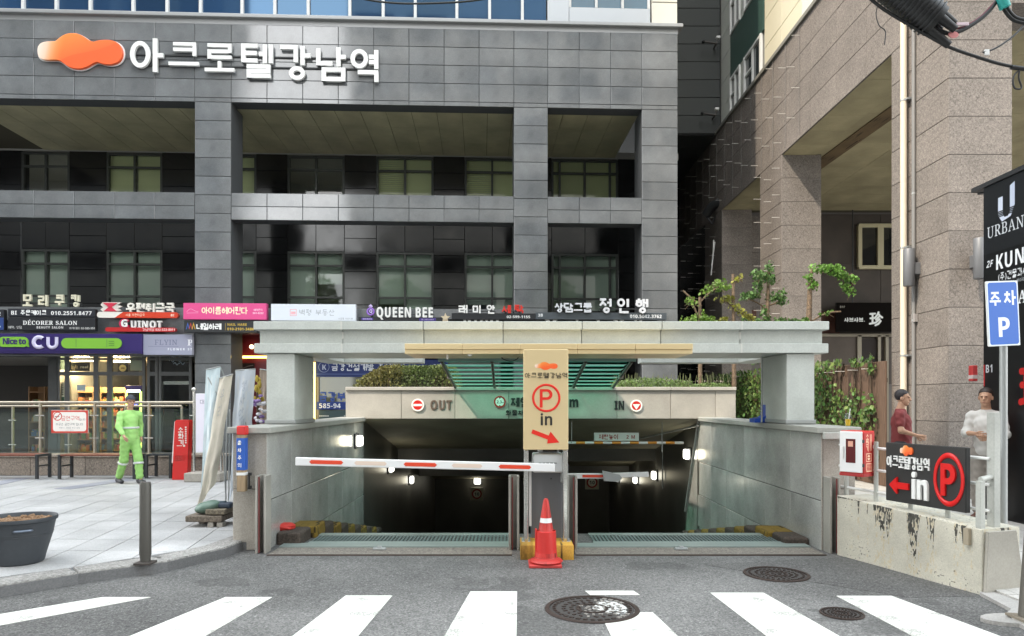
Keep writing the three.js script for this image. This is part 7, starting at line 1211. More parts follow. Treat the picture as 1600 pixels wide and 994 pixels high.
{
  const at = (t, y, off = 0) => WA.clone().addScaledVector(WDIR, t).add(V(0, y, 0)).addScaledVector(V(-WDIR.z, 0, WDIR.x), off), grey = M(0.56, 0.57, 0.54, 0.45, { map: T.plaster });
  const o = thing('pipe_railing', 'pale grey steel railing on the low concrete wall', 'railing', V(0, 0, 0)), L = WA.distanceTo(WB), top = 1.32;
  for (const t of [-0.02, 0.38, 0.8, 1.2]) part(o, 'post', rod(at(t, 0.5, -0.14), at(t, 1.2, -0.14), 0.022, 10), grey);
  const e = L - 0.06; part(o, 'tall_post', rb(0.07, 0.98, 0.07, 0.004), grey, at(e, 0, -0.2).x, 0.53 + 0.49, at(e, 0, -0.2).z, WTURN);
  part(o, 'short_post', rb(0.05, 0.52, 0.05, 0.004), grey, at(e + 0.02, 0, -0.03).x, 0.68, at(e + 0.02, 0, -0.03).z, WTURN); part(o, 'corner_bar', rod(at(e + 0.02, 0.95, -0.03), at(e, 0.97, -0.2), 0.024, 8), grey);
  for (const h of [0.68, 0.9, 1.12]) part(o, 'rail', rod(at(-0.12, h + 0.02, -0.14), at(e, h, -0.16), 0.014, 8), MT.whitePaint);
  part(o, 'top_beam', rb(0.42, 0.07, 0.05, 0.006), grey, at(-0.08, 0, -0.12).x + 0.02, 1.24, at(-0.08, 0, -0.12).z, 0.1);
  // in sign
  const c0 = at(0.98, 0, -0.02), dz = -c0.z, s = thing('parking_in_sign', 'black sign with red circled P, white in and red arrow on the low wall railing', 'sign', V(0, 0, 0), 0), SL = 0.86, SH = 0.56;
  s.position.copy(at(1.03, gy(742, 6.6), -0.07)); s.rotation.y = WTURN;
  part(s, 'sign_panel', rb(SL, SH, 0.05, 0.006), MT.black); part(s, 'face_sheet', bx(SL - 0.01, SH - 0.01, 0.004, 0, 0, 0.027), M(0.028, 0.027, 0.027, 0.4));
  const red = M(0.66, 0.01, 0.01, 0.35);
  letters(s, '아크로텔강남역', -0.41, 0.075, 0.045, 0.115, 0.029, 0.008, MT.letterWhite, { weight: 0.105, kgap: 0.05 });
  part(s, 'letter', letterGeo('i', 1, 0.23, 0.02).scale(0.75, 1, 1), MT.letterWhite, -0.125, -0.22, 0.029); part(s, 'letter', letterGeo('n', 1, 0.23, 0.02).scale(0.72, 1, 1), MT.letterWhite, -0.066, -0.22, 0.029);
  part(s, 'arrow', extrude([[-0.37, -0.12], [-0.28, -0.04], [-0.28, -0.09], [-0.15, -0.09], [-0.15, -0.15], [-0.28, -0.15], [-0.28, -0.2]].map(([x, y]) => [x, y]), 0.02), red, 0, 0, 0.029);
  part(s, 'circle', new THREE.TorusGeometry(0.15, 0.017, 10, 48).scale(0.92, 1.42, 0.7), red, 0.268, -0.01, 0.033);
  const P1 = new THREE.Shape(); P1.moveTo(0, 0); P1.lineTo(0.055, 0); P1.lineTo(0.055, 0.11); P1.lineTo(0.09, 0.11); P1.absarc(0.09, 0.205, 0.095, -Math.PI / 2, Math.PI / 2); P1.lineTo(0, 0.3); const hole = new THREE.Path(); hole.moveTo(0.055, 0.165); hole.lineTo(0.055, 0.245); hole.lineTo(0.085, 0.245); hole.absarc(0.085, 0.205, 0.04, Math.PI / 2, -Math.PI / 2, true); P1.holes.push(hole);
  part(s, 'letter', uvm(new THREE.ExtrudeGeometry(P1, { depth: 0.02, bevelEnabled: false })).scale(0.78, 0.95, 1), red, 0.198, -0.155, 0.029);
  const lg = new THREE.ExtrudeGeometry(shared.blob(), { depth: 0.015, bevelEnabled: false, curveSegments: 10 }), lp = lg.attributes.position, lu = new Float32Array(lp.count * 2); for (let i = 0; i < lp.count; i++) { lu[i * 2] = 0.3 + lp.getX(i) * 0.28; lu[i * 2 + 1] = lp.getY(i) / 1.4 + 0.5; } lg.setAttribute('uv', new THREE.BufferAttribute(lu, 2)); part(s, 'logo', lg.scale(0.07, 0.085, 1), M(1, 1, 1, 0.4, { map: shared.logo }), -0.175, 0.215, 0.029);
  // fire extinguisher box hung on the railing
  const bp = at(0.26, 0, -0.02), b = thing('extinguisher_box', 'red fire extinguisher box with a white door hung on the railing', 'extinguisher box', V(bp.x, gy(707, 7.25), bp.z), 0.62), BW = 0.22, BH = 0.44, BD = 0.24;
  part(b, 'case', rb(BW, BH, BD, 0.01), M(0.60, 0.015, 0.012, 0.35)); part(b, 'lower_edge', rb(BW + 0.01, 0.03, BD + 0.012, 0.005, 0, -BH / 2, 0), M(0.4, 0.02, 0.02, 0.4));
  const door = part(b, 'door', rb(0.014, BH - 0.03, BD - 0.005, 0.006, -BW / 2 - 0.007, 0.01, 0), MT.white); part(door, 'door_window', bx(0.006, 0.24, 0.1, -BW / 2 - 0.013, 0.02, 0), M(0.10, 0.012, 0.012, 0.1)); part(door, 'window_label', bx(0.004, 0.055, 0.05, -BW / 2 - 0.0165, 0.09, 0), M(0.7, 0.35, 0.25, 0.5)); part(door, 'handle', rb(0.012, 0.12, 0.012, 0.004, -BW / 2 - 0.022, 0.0, -0.075), MT.whitePaint); part(door, 'hinge', [bx(0.02, 0.03, 0.02, -BW / 2, 0.12, BD / 2), bx(0.02, 0.03, 0.02, -BW / 2, -0.12, BD / 2)], MT.darkMetal);
  const cr = M(0.72, 0.55, 0.42, 0.5); part(b, 'printed_face', new THREE.PlaneGeometry(0.2, 0.4), M(1, 1, 1, 0.4, { map: print(120, 240, (c) => { c.fillStyle = '#b81f1a'; c.fillRect(0, 0, 120, 240); c.strokeStyle = '#f0cfae'; c.lineWidth = 4; text(c, '소', 40, 22, 36, '#f0cfae', { weight: 0.14 }); text(c, '화', 40, 58, 36, '#f0cfae', { weight: 0.14 }); text(c, '기', 40, 94, 36, '#f0cfae', { weight: 0.14 }); c.fillStyle = '#f0cfae'; c.fillRect(70, 8, 5, 100); c.fillRect(82, 8, 5, 100); c.strokeRect(28, 124, 56, 46); c.beginPath(); c.arc(56, 147, 16, 0, 7); c.fill(); c.fillStyle = '#b81f1a'; c.fillRect(38, 144, 36, 5); c.strokeRect(28, 184, 62, 46); c.lineWidth = 2; for (let i = 1; i < 6; i++) { c.beginPath(); c.moveTo(28, 184 + i * 8); c.lineTo(90, 184 + i * 8); c.stroke(); } }) }), 0.0, 0, BD / 2 + 0.003); part(b, 'latch', rb(0.03, 0.03, 0.02, 0.005, 0.085, 0.06, BD / 2 + 0.008), MT.whitePaint);
  part(b, 'hook', [bx(0.03, 0.05, 0.08, 0.02, 0.1, -BD / 2 - 0.03)], MT.galv);
  // drink cup on the coping
  const cu = thing('drink_cup', 'clear plastic cup with yellow juice standing on the right wall coping', 'cup', P(1325, 670, 7.95).setY(1.332)); part(cu, 'cup', lathe([[0.026, 0], [0.036, 0.12], [0.034, 0.12], [0.025, 0.003]], 20), M(0.92, 0.94, 0.95, 0.05, { transmission: 1, thickness: 0, ior: 1.4 })); part(cu, 'juice', cyl(0.0235, 0.03, 0.072, 20, 0, 0.004, 0), M(0.85, 0.5, 0.01, 0.3)); part(cu, 'lid', new THREE.SphereGeometry(0.036, 16, 8, 0, 7, 0, Math.PI / 2).scale(1, 0.7, 1).translate(0, 0.121, 0), M(0.92, 0.94, 0.95, 0.1, { transmission: 1, thickness: 0 })); part(cu, 'straw', rod(V(0, 0.01, 0), V(0.025, 0.19, 0), 0.004, 6), MT.white);
  // blue dustpan behind the right pillar
  const du = thing('dustpan', 'blue plastic upright dustpan on the coping left of the right portal pillar', 'dustpan', P(1184, 657, 9.5).setY(1.33)), bl = M(0.01, 0.07, 0.45, 0.35); part(du, 'pan', extrude([[-0.11, 0], [0.05, 0], [0.05, 0.1], [0.0, 0.07], [-0.11, 0.05]], 0.2, 0.006), bl); part(du, 'back_plate', rb(0.07, 0.24, 0.2, 0.012, 0.07, 0.12, 0.1), bl); part(du, 'handle', rod(V(0.075, 0.24, 0.1), V(0.085, 0.30, 0.1), 0.014, 8), MT.black);
}
{
  // blue parking sign on its pole
  const d = 6.42, o = thing('parking_sign', 'blue parking sign with a white P on a galvanised pole', 'sign', V(gx(1568, d), 0.04, -d)), y0 = gy(542, d), y1 = gy(441, d), w = 54 / F * d, h = y1 - y0, ty = (y0 + y1) / 2 - 0.04;
  part(o, 'pole', cyl(0.032, 0.032, y1 - 0.1, 16), MT.galv); part(o, 'pole_foot', rb(0.12, 0.012, 0.12, 0.003, 0, 0.006, 0), MT.galv);
  const tilt = new THREE.Group(); const pl = part(o, 'sign_plate', rb(w, h, 0.02, 0.008), MT.whitePaint, -0.04, ty + 0.003, 0.045, 0.12); pl.rotation.z = 0.05;
  part(pl, 'printed_face', new THREE.PlaneGeometry(w - 0.006, h - 0.006), M(1, 1, 1, 0.35, { map: print(256, 470, (c, W, H) => { c.fillStyle = '#e6eef6'; c.fillRect(0, 0, W, H); c.fillStyle = '#1b63c4'; c.beginPath(); c.roundRect(9, 9, W - 18, H - 18, 18); c.fill(); text(c, '주', 66, 132, 108, '#eef3f8', { weight: 0.15 }); text(c, '차', 188, 122, 112, '#eef3f8', { weight: 0.15 }); text(c, 'P', 122, 330, 200, '#eef3f8'); }) }), 0, 0, 0.0115); part(o, 'clamp', [rb(0.09, 0.03, 0.06, 0.004, 0, ty + 0.2, 0.012), rb(0.09, 0.03, 0.06, 0.004, 0, ty - 0.2, 0.012)], MT.galv);
  const d2 = 5.16, q = thing('steel_pole', 'dark grey steel pole cut off by the right edge of the picture', 'pole', V(gx(1593, d2) + 0.062, 0.03, -d2)); part(q, 'pole', cyl(0.062, 0.058, 4.5, 20), M(0.13, 0.12, 0.105, 0.5, { metalness: 0.3 })); part(q, 'base_plate', rb(0.2, 0.02, 0.2, 0.004, 0, 0.01, 0), M(0.2, 0.17, 0.13, 0.7)); q.rotation.z = -0.075;
}
{
  // overhead cables and the splice box
  const D = 5.0, o = thing('splice_box', 'black ribbed cable splice box hanging from the overhead cable at the top right', 'splice box', P(1418, 8, D)), a = P(1340, -62, D).sub(o.position), b = P(1458, 30, D).sub(o.position), ax = b.clone().sub(a).normalize();
  part(o, 'housing', rod(a, b, 0.112, 24), M(0.02, 0.02, 0.022, 0.45)); const L = a.distanceTo(b); const rings = []; for (let i = 0; i < 22; i++) { const p = a.clone().addScaledVector(ax, L * (i + 0.5) / 22); rings.push(rod(p, p.clone().addScaledVector(ax, 0.011), 0.124, 24)); } part(o, 'rib', rings, M(0.025, 0.025, 0.028, 0.4)).userData.kind = 'stuff';
  const nx = V(-ax.y, ax.x, 0), e = b.clone(); for (const [s, l, r, z] of [[0.07, 0.14, 0.032, 0], [0.0, 0.16, 0.034, 0.05], [-0.075, 0.2, 0.036, 0], [0.02, 0.1, 0.03, -0.06]]) part(o, 'cable_gland', rod(e.clone().addScaledVector(nx, s).add(V(0, 0, z)), e.clone().addScaledVector(nx, s).addScaledVector(ax, l).add(V(0, 0, z)), r, 14, r * 0.72), MT.black); part(o, 'end_ring', rod(b, b.clone().addScaledVector(ax, 0.03), 0.108, 24), MT.black); part(o, 'hanger', [rod(V(-0.25, 0.3, 0), V(-0.2, 0.12, 0), 0.012), rod(V(0.1, 0.05, 0), V(0.02, -0.16, 0.0), 0.008)], MT.black);
  const cab = (lab, pts, r, m = MT.black) => { const q = thing('overhead_cable', lab, 'cable', V(0, 0, 0)); part(q, 'cable', tube(pts.map(([x, y, dd = D]) => P(x, y, dd)), r, 60, 8), m); return q; };
  cab('taut black support wire running under the splice box across the right column', [[1300, -60], [1372, 8], [1430, 44], [1480, 72], [1530, 90], [1572, 102], [1640, 112]], 0.011);
  cab('thick black cable looping from the splice box up to the teal sleeve', [[1462, 44], [1480, 52], [1496, 50], [1520, 38], [1545, 18], [1566, -12]], 0.014); cab('thin dark red cable looping beside the thick one to the teal sleeve', [[1468, 36], [1485, 44], [1502, 43], [1530, 28], [1552, 6], [1568, -14]], 0.008, M(0.12, 0.02, 0.03, 0.5));
  const tq = cab('pair of black cables hanging from the teal sleeve to the right edge', [[1568, -10], [1574, 12], [1585, 26], [1600, 31], [1640, 30]], 0.013); part(tq, 'cable', tube([[1563, -8], [1569, 14], [1582, 30], [1600, 36], [1640, 38]].map(([x, y]) => P(x, y, D)), 0.012, 40, 8), MT.black); part(tq, 'teal_sleeve', rod(P(1560, -16, D - 0.02), P(1571, 12, D - 0.02), 0.036, 12), M(0.03, 0.36, 0.33, 0.5));
  const wq = cab('thin grey wire with a white tag at the top right', [[1536, 82], [1550, 78], [1568, 68], [1585, 55], [1600, 40], [1640, 6]], 0.006, MT.darkMetal); part(wq, 'white_tag', rb(0.035, 0.04, 0.012, 0.004), MT.white, P(1542, 82, D).x, P(1542, 82, D).y, -D);
  const lq = cab('coiled black wire loop at the right edge of the granite column', [[1578, 104], [1592, 108], [1592, 122], [1596, 138], [1586, 138], [1583, 124], [1590, 112], [1640, 104]], 0.006); part(lq, 'binding', rod(P(1580, 105, D), P(1604, 108, D), 0.016, 8), MT.black);
  const tg = thing('cable_tag', 'pink and white paper tags tied to the looping cable', 'tag', P(1490, 50, D + 0.01)); part(tg, 'pink_tag', new THREE.CylinderGeometry(0.036, 0.036, 0.006, 18).rotateX(Math.PI / 2).scale(1, 0.62, 1).translate(-0.02, -0.035, 0.03), M(0.62, 0.22, 0.22, 0.6)); part(tg, 'white_tag', rb(0.085, 0.02, 0.01, 0.003, 0.045, 0.04, 0.03), M(0.66, 0.52, 0.58, 0.6)); part(tg, 'tie', rod(V(-0.02, -0.01, 0.03), V(0, 0.03, 0.02), 0.002, 5), MT.black);
  cab('thin wire dangling from the support wire left of the downpipe', [[1372, 6], [1369, 22], [1374, 40], [1383, 48], [1382, 70]], 0.0035, MT.darkMetal);
  cab('sagging black cable in front of the blue windows at the top', [[520, -14, 9], [570, -1, 9], [620, 5, 9], [680, 5, 9], [740, 1, 9], [800, -10, 9]], 0.012);
}
// ------------------------------------------------------------------ plants
{
  const m4 = new THREE.Matrix4(), qt = new THREE.Quaternion(), e = new THREE.Euler();
  const foliage = (o, name, N, mat, fn, size, leaf = shared.leaf, col = [0.5, 1.4]) => {
    const im = new THREE.InstancedMesh(leaf, mat, N); for (let i = 0; i < N; i++) { const p = fn(i), s = rr(size * 0.6, size * 1.3); m4.compose(p, qt.setFromEuler(e.set(rr(-1.2, 1.2), rr(0, 6.3), rr(-1.2, 1.2))), V(s, s, s)); im.setMatrixAt(i, m4); const k = rr(...col); im.setColorAt(i, lin(k * (p.tint ?? 1), k, k * 0.85)); }
    im.name = numbered(name); im.userData = { kind: 'stuff' }; im.castShadow = im.receiveShadow = true; o.add(im); return im;
  };
  const hd = thing('clipped_hedge', 'rounded clipped hedge of yellow green leaves on the planter left of the canopy', 'hedge', V(0, 0, 0)), hx0 = gx(556, 13), hx1 = gx(717, 13), inH = () => { for (;;) { const u = rnd(), x = hx0 + (hx1 - hx0) * u, d = rr(12.85, 13.9), prof = Math.min(1, Math.pow(u / 0.30, 0.55)) * Math.min(1, Math.pow((1 - u) / 0.06, 0.5)); const top = 1.84 + 0.40 * prof + 0.05 * (noise2(x * 6, d * 6, 64, 3) - 0.5), y = top - Math.pow(rnd(), 2.2) * 0.42; if (y > 1.8) { const p = V(x, y, -d); p.tint = 0.95 + 0.7 * (noise2(x * 2.5, d * 2, 64, 9)) * (u < 0.45 ? 1.4 : 0.5); return p; } } };
  foliage(hd, 'foliage', 12000, shared.leafMat(0.105, 0.165, 0.04), inH, 0.36);
  const tw = []; for (let i = 0; i < 90; i++) { const x = rr(hx0 + 0.15, hx1 - 0.05), d = rr(12.9, 13.8); tw.push(rod(V(x, 1.8, -d), V(x + rr(-0.08, 0.08), rr(1.98, 2.14), -d + rr(-0.08, 0.08)), 0.006, 4)); } part(hd, 'twig', tw, MT.leafless).userData.kind = 'stuff';
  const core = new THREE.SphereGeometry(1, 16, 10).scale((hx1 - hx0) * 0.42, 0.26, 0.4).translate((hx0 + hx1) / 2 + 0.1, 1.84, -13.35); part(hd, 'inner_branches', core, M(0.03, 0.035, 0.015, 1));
  const fl = thing('flower_bed', 'low weedy flower bed with pale blossoms on the planter right of the canopy', 'flower bed', V(0, 0, 0)), bx0 = gx(960, 13), bx1 = gx(1140, 13);
  const weed = (hmax) => () => { const x = rr(bx0, bx1), d = rr(12.8, 13.6), h = hmax * (0.35 + 0.65 * noise2(x * 2.2, d, 64, 4)) * (x > gx(1080, 13) ? 0.55 : 1); const p = V(x, 1.82 + Math.pow(rnd(), 0.8) * h, -d); return p; };
  foliage(fl, 'foliage', 3600, shared.leafMat(0.12, 0.20, 0.05), weed(0.28), 0.3); foliage(fl, 'blossom', 160, M(0.5, 0.42, 0.45, 0.7, { side: THREE.DoubleSide }), () => { const p = weed(0.3)(); p.y = Math.max(p.y, 1.97); return p; }, 0.16);
  const stm = []; for (let i = 0; i < 90; i++) { const x = rr(bx0, bx1), d = rr(12.85, 13.5); stm.push(rod(V(x, 1.82, -d), V(x + rr(-0.05, 0.05), rr(1.95, 2.14), -d), 0.004, 4)); } part(fl, 'stem', stm, M(0.12, 0.14, 0.06, 0.8)).userData.kind = 'stuff';
  // young ginkgo trees with cut tops
  const fan = new THREE.BufferGeometry(); fan.setAttribute('position', new THREE.Float32BufferAttribute([0, 0, 0, 0.06, 0.055, 0.01, 0.025, 0.085, -0.006, 0, 0, 0, 0.025, 0.085, -0.006, -0.025, 0.085, 0.006, 0, 0, 0, -0.025, 0.085, 0.006, -0.06, 0.055, -0.01], 3)); fan.computeVertexNormals(); fan.setAttribute('uv', new THREE.Float32BufferAttribute(new Float32Array(18), 2));
  const tree = (lab, d, trunk, limbs, clumps, mat, tk = 0.05) => {
    const o = thing('ginkgo_tree', lab, 'tree', V(0, 0, 0)), tm = M(0.36, 0.25, 0.16, 0.85, { map: T.bark }), pts = trunk.map(([x, y]) => P(x, y, d));
    for (let i = 0; i + 1 < pts.length; i++) part(o, 'trunk', rod(pts[i], pts[i + 1], tk * (1 - 0.18 * i), 10, tk * (1 - 0.18 * (i + 1))), tm);
    limbs.forEach((l) => part(o, 'branch', tube(l.map(([x, y, q = 0]) => P(x, y, d + q)), 0.017, 14, 6), tm));
    const all = []; clumps.forEach(([x0, y0, x1, y1, w, n]) => { for (let i = 0; i < n * 1.5; i++) { const t = rnd(), a = rr(0, 7), r = Math.sqrt(rnd()) * w; const p = P(x0 + (x1 - x0) * t + r * Math.cos(a), y0 + (y1 - y0) * t + r * Math.sin(a) * 0.75, d + rr(-0.25, 0.25) * (w / 18)); all.push(p); } });
    const tws = []; all.forEach((p, i) => { if (i % 9 === 0) tws.push(rod(p, p.clone().add(V(rr(-0.1, 0.1), rr(-0.1, 0.06), rr(-0.06, 0.06))), 0.004, 4)); }); if (tws.length) part(o, 'twig', tws, tm).userData.kind = 'stuff';
    foliage(o, 'crown', all.length, mat, (i) => all[i], 0.62, fan, [0.6, 1.35]);
  };
  const bright = shared.leafMat(0.15, 0.27, 0.035), mid = shared.leafMat(0.09, 0.19, 0.05), yellow = shared.leafMat(0.30, 0.30, 0.05);
  tree('thin sapling with a cut top, leftmost of the young trees on the planter', 13.1, [[1094, 608], [1094, 540], [1093.5, 464]], [[[1093, 476], [1080, 466], [1067, 454]], [[1094, 472], [1106, 460], [1124, 447]], [[1094, 500], [1088, 488], [1083, 476]]], [[1074, 470, 1084, 476, 8, 26], [1100, 458, 1130, 440, 8, 70], [1066, 502, 1112, 500, 8, 90], [1120, 452, 1138, 450, 6, 30], [1090, 492, 1110, 506, 9, 40]], bright, 0.04);
  tree('thin sapling with a tall cut stem, second of the young trees', 13.3, [[1147, 610], [1147, 540], [1145.5, 428]], [[[1146, 480], [1136, 472], [1124, 470]], [[1146, 484], [1160, 490], [1176, 500]], [[1146, 446], [1154, 438], [1158, 436]]], [[1122, 470, 1144, 468, 6, 46], [1148, 440, 1158, 434, 5, 24], [1144, 478, 1156, 486, 7, 26], [1156, 490, 1178, 502, 6, 46], [1126, 504, 1134, 500, 6, 20]], yellow, 0.043);
  tree('taller dark stemmed tree with green leaf clusters, third of the young trees', 14.2, [[1207, 668], [1204, 600], [1199, 500], [1201, 424]], [[[1199, 486], [1188, 476], [1172, 468]], [[1199, 478], [1212, 474], [1222, 466]]], [[1202, 412, 1204, 440, 7, 60], [1180, 428, 1206, 440, 10, 120], [1186, 440, 1184, 460, 8, 60], [1162, 466, 1186, 462, 8, 90], [1206, 464, 1224, 472, 10, 100], [1222, 456, 1226, 462, 5, 16], [1195, 484, 1198, 502, 6, 40], [1158, 500, 1196, 506, 6, 80], [1212, 502, 1250, 506, 6, 90], [1174, 560, 1180, 570, 6, 16]], mid, 0.06);
  tree('thick cut trunk with one arched spray of bright leaves, rightmost young tree', 13.6, [[1262, 668], [1263, 560], [1264, 500], [1266, 440], [1269, 420]], [[[1268, 424], [1290, 420], [1318, 428], [1332, 446], [1330, 458]], [[1266, 504], [1282, 494], [1300, 488], [1314, 487]]], [[1272, 420, 1310, 422, 9, 190], [1300, 424, 1334, 440, 9, 170], [1318, 446, 1330, 460, 7, 80], [1262, 432, 1272, 450, 6, 60], [1258, 500, 1268, 508, 5, 30], [1278, 496, 1300, 488, 3, 14]], shared.leafMat(0.14, 0.30, 0.05), 0.085);
}
// ------------------------------------------------------------------ people: smooth bodies meshed from tapered capsules
function cap(a, b, r0, r1) { const d = b.clone().sub(a), L2 = d.lengthSq(); return (p) => { const t = Math.min(1, Math.max(0, ((p.x - a.x) * d.x + (p.y - a.y) * d.y + (p.z - a.z) * d.z) / L2)); return Math.hypot(p.x - a.x - d.x * t, p.y - a.y - d.y * t, p.z - a.z - d.z * t) - r0 - (r1 - r0) * t; }; }
function ell(c, r) { return (p) => { const x = (p.x - c.x) / r.x, y = (p.y - c.y) / r.y, z = (p.z - c.z) / r.z, k = Math.sqrt(x * x + y * y + z * z); return (k - 1) * Math.min(r.x, r.y, r.z); }; }
const blend = (list, k) => (p) => { let d = 1e9; for (const f of list) { const e = f(p), h = Math.max(0, Math.min(1, 0.5 + 0.5 * (d - e) / k)); d = d * (1 - h) + e * h - k * h * (1 - h); } return d; };
function surface(f, lo, hi, cell) {                            // naive surface nets
  const n = [0, 1, 2].map((i) => Math.ceil((hi.getComponent(i) - lo.getComponent(i)) / cell) + 1), v = new Float32Array(n[0] * n[1] * n[2]), p = V(), id = (i, j, k) => i + n[0] * (j + n[1] * k);
  for (let k = 0; k < n[2]; k++) for (let j = 0; j < n[1]; j++) for (let i = 0; i < n[0]; i++) v[id(i, j, k)] = f(p.set(lo.x + i * cell, lo.y + j * cell, lo.z + k * cell));
  const at = new Map(), pos = [], idx = [];
  for (let k = 0; k < n[2] - 1; k++) for (let j = 0; j < n[1] - 1; j++) for (let i = 0; i < n[0] - 1; i++) {
    let x = 0, y = 0, z = 0, c = 0;
    for (let a = 0; a < 8; a++) for (const s of [1, 2, 4]) { if (a & s) continue; const b = a | s, va = v[id(i + (a & 1), j + (a >> 1 & 1), k + (a >> 2))], vb = v[id(i + (b & 1), j + (b >> 1 & 1), k + (b >> 2))]; if ((va < 0) === (vb < 0)) continue; const t = va / (va - vb); x += (a & 1) + (s === 1 ? t : 0); y += (a >> 1 & 1) + (s === 2 ? t : 0); z += (a >> 2) + (s === 4 ? t : 0); c++; }
    if (c) { at.set(id(i, j, k), pos.length / 3); pos.push(lo.x + (i + x / c) * cell, lo.y + (j + y / c) * cell, lo.z + (k + z / c) * cell); }
  }
  for (let k = 1; k < n[2] - 1; k++) for (let j = 1; j < n[1] - 1; j++) for (let i = 1; i < n[0] - 1; i++) for (let a = 0; a < 3; a++) {
    const s = [0, 0, 0]; s[a] = 1; const q = v[id(i, j, k)], r = v[id(i + s[0], j + s[1], k + s[2])]; if ((q < 0) === (r < 0)) continue;
    const b = (a + 1) % 3, c = (a + 2) % 3, e = (x, y) => { const o = [i, j, k]; o[b] -= x; o[c] -= y; return at.get(id(...o)); }, Q = [e(0, 0), e(1, 0), e(1, 1), e(0, 1)]; if (Q.some((t) => t === undefined)) continue;
    if (q < 0) idx.push(Q[0], Q[1], Q[2], Q[0], Q[2], Q[3]); else idx.push(Q[0], Q[2], Q[1], Q[0], Q[3], Q[2]);
  }
  const g = new THREE.BufferGeometry(); g.setAttribute('position', new THREE.Float32BufferAttribute(pos, 3)); g.setIndex(idx); g.computeVertexNormals(); g.setAttribute('uv', new THREE.Float32BufferAttribute(new Float32Array(pos.length / 3 * 2), 2)); return g;
}
function person(lab, pos, turn, H, J, look) {                   // J: joints for a 1.75 m figure, z forward
  const o = thing('person', lab, 'person', pos, turn), s = H / 1.75, S = (a) => V(a[0], a[1], a[2]).multiplyScalar(s), skin = M(0.50, 0.29, 0.19, 0.55);
  const j = Object.fromEntries(Object.entries(J).map(([k, a]) => [k, S(a)])), bones = [];
  const add = (a, b, r0, r1) => bones.push(cap(a, b, r0 * s, r1 * s));
  const arms = ['L', 'R'], neck = j.neck, head = j.head;
  add(j.pelvis, j.waist, 0.115, 0.10); add(j.waist, j.chest, 0.10, 0.112); add(j.shL, j.shR, 0.05, 0.05); add(j.chest, j.neck, 0.10, 0.055); add(j.neck, head, 0.052, 0.055);
  for (const q of arms) { add(j['sh' + q], j['el' + q], 0.052, 0.04); add(j['el' + q], j['wr' + q], 0.04, 0.026); add(j['hip' + q], j['kn' + q], 0.085, 0.056); add(j['kn' + q], j['an' + q], 0.055, 0.036); add(j['an' + q].clone().add(V(0, -0.03 * s, 0)), j['toe' + q], 0.04, 0.03); }
  const lo = V(-0.75, -0.02, -0.55).multiplyScalar(s), hi = V(0.75, 1.82, 0.65).multiplyScalar(s);
  const body = surface(blend(bones, 0.03 * s), lo, hi, 0.016);
  // head with features; hc is its centre
  const yaw = look.yaw ?? 0, hc = head.clone().add(V(0, 0.09 * s, 0.012 * s)), R = (x, y, z) => V(x, y, z).multiplyScalar(s).applyAxisAngle(V(0, 1, 0), yaw).add(hc);
  const inv = (f) => (p) => f(p.clone().sub(hc).applyAxisAngle(V(0, 1, 0), -yaw).divideScalar(s));
  const hf = blend([ell(V(0, 0.03, -0.01), V(0.076, 0.095, 0.092)), ell(V(0, -0.045, 0.02), V(0.058, 0.075, 0.066)), ell(V(0, -0.098, 0.055), V(0.026, 0.02, 0.024)), ell(V(0, -0.012, 0.094), V(0.012, 0.026, 0.02)), ell(V(0, -0.026, 0.104), V(0.016, 0.012, 0.015)), ell(V(0.078, -0.008, -0.005), V(0.012, 0.03, 0.02)), ell(V(-0.078, -0.008, -0.005), V(0.012, 0.03, 0.02)), ell(V(0, 0.022, 0.082), V(0.045, 0.01, 0.014)), ell(V(0, -0.064, 0.084), V(0.022, 0.007, 0.01))], 0.014);
  const hd = surface(inv(hf), hc.clone().add(V(-0.13, -0.15, -0.15).multiplyScalar(s)), hc.clone().add(V(0.13, 0.15, 0.16).multiplyScalar(s)), 0.006);
  const hands = [];
  for (const q of arms) {
    const w = j['wr' + q], d = w.clone().sub(j['el' + q]).normalize(), side = V(q === 'L' ? -1 : 1, 0, 0), fw = side.clone().cross(d).normalize(), out = d.clone().cross(fw).normalize(), f = [], pt = (a, b, c) => w.clone().addScaledVector(d, a * s).addScaledVector(fw, b * s).addScaledVector(out, c * s);
    f.push(cap(pt(0.0, 0, 0), pt(0.075, -0.022, 0), 0.024 * s, 0.017 * s), cap(pt(0.0, 0, 0), pt(0.078, 0.02, 0), 0.024 * s, 0.017 * s));
    [[-0.032, 0.055], [-0.011, 0.068], [0.01, 0.072], [0.031, 0.064]].forEach(([b, l]) => { const c1 = 0.018; f.push(cap(pt(0.076, b, 0), pt(0.076 + l * 0.5, b * 1.05, c1 * 0.4), 0.0095 * s, 0.0088 * s), cap(pt(0.076 + l * 0.5, b * 1.05, c1 * 0.4), pt(0.076 + l, b, c1 * 1.6), 0.0088 * s, 0.0072 * s)); });
    f.push(cap(pt(0.02, 0.03, 0.004), pt(0.055, 0.056, 0.014), 0.012 * s, 0.01 * s), cap(pt(0.055, 0.056, 0.014), pt(0.09, 0.052, 0.02), 0.01 * s, 0.008 * s));
    const m = w.clone().addScaledVector(d, 0.06 * s); hands.push(surface(blend(f, 0.006 * s), m.clone().subScalar(0.13 * s), m.clone().addScalar(0.13 * s), 0.0048));
  }
  part(o, 'body', merge([body, hd, ...hands]), skin);
  for (const q of [-1, 1]) part(o, 'eye', new THREE.SphereGeometry(0.0065 * s, 10, 8), M(0.03, 0.022, 0.02, 0.2), ...R(q * 0.03, 0.008, 0.0835).toArray());
  part(o, 'mouth', surface(inv(ell(V(0, -0.064, 0.091), V(0.02, 0.005, 0.006))), R(0, -0.064, 0.09).subScalar(0.04), R(0, -0.064, 0.09).addScalar(0.04), 0.004), M(0.36, 0.13, 0.11, 0.5));
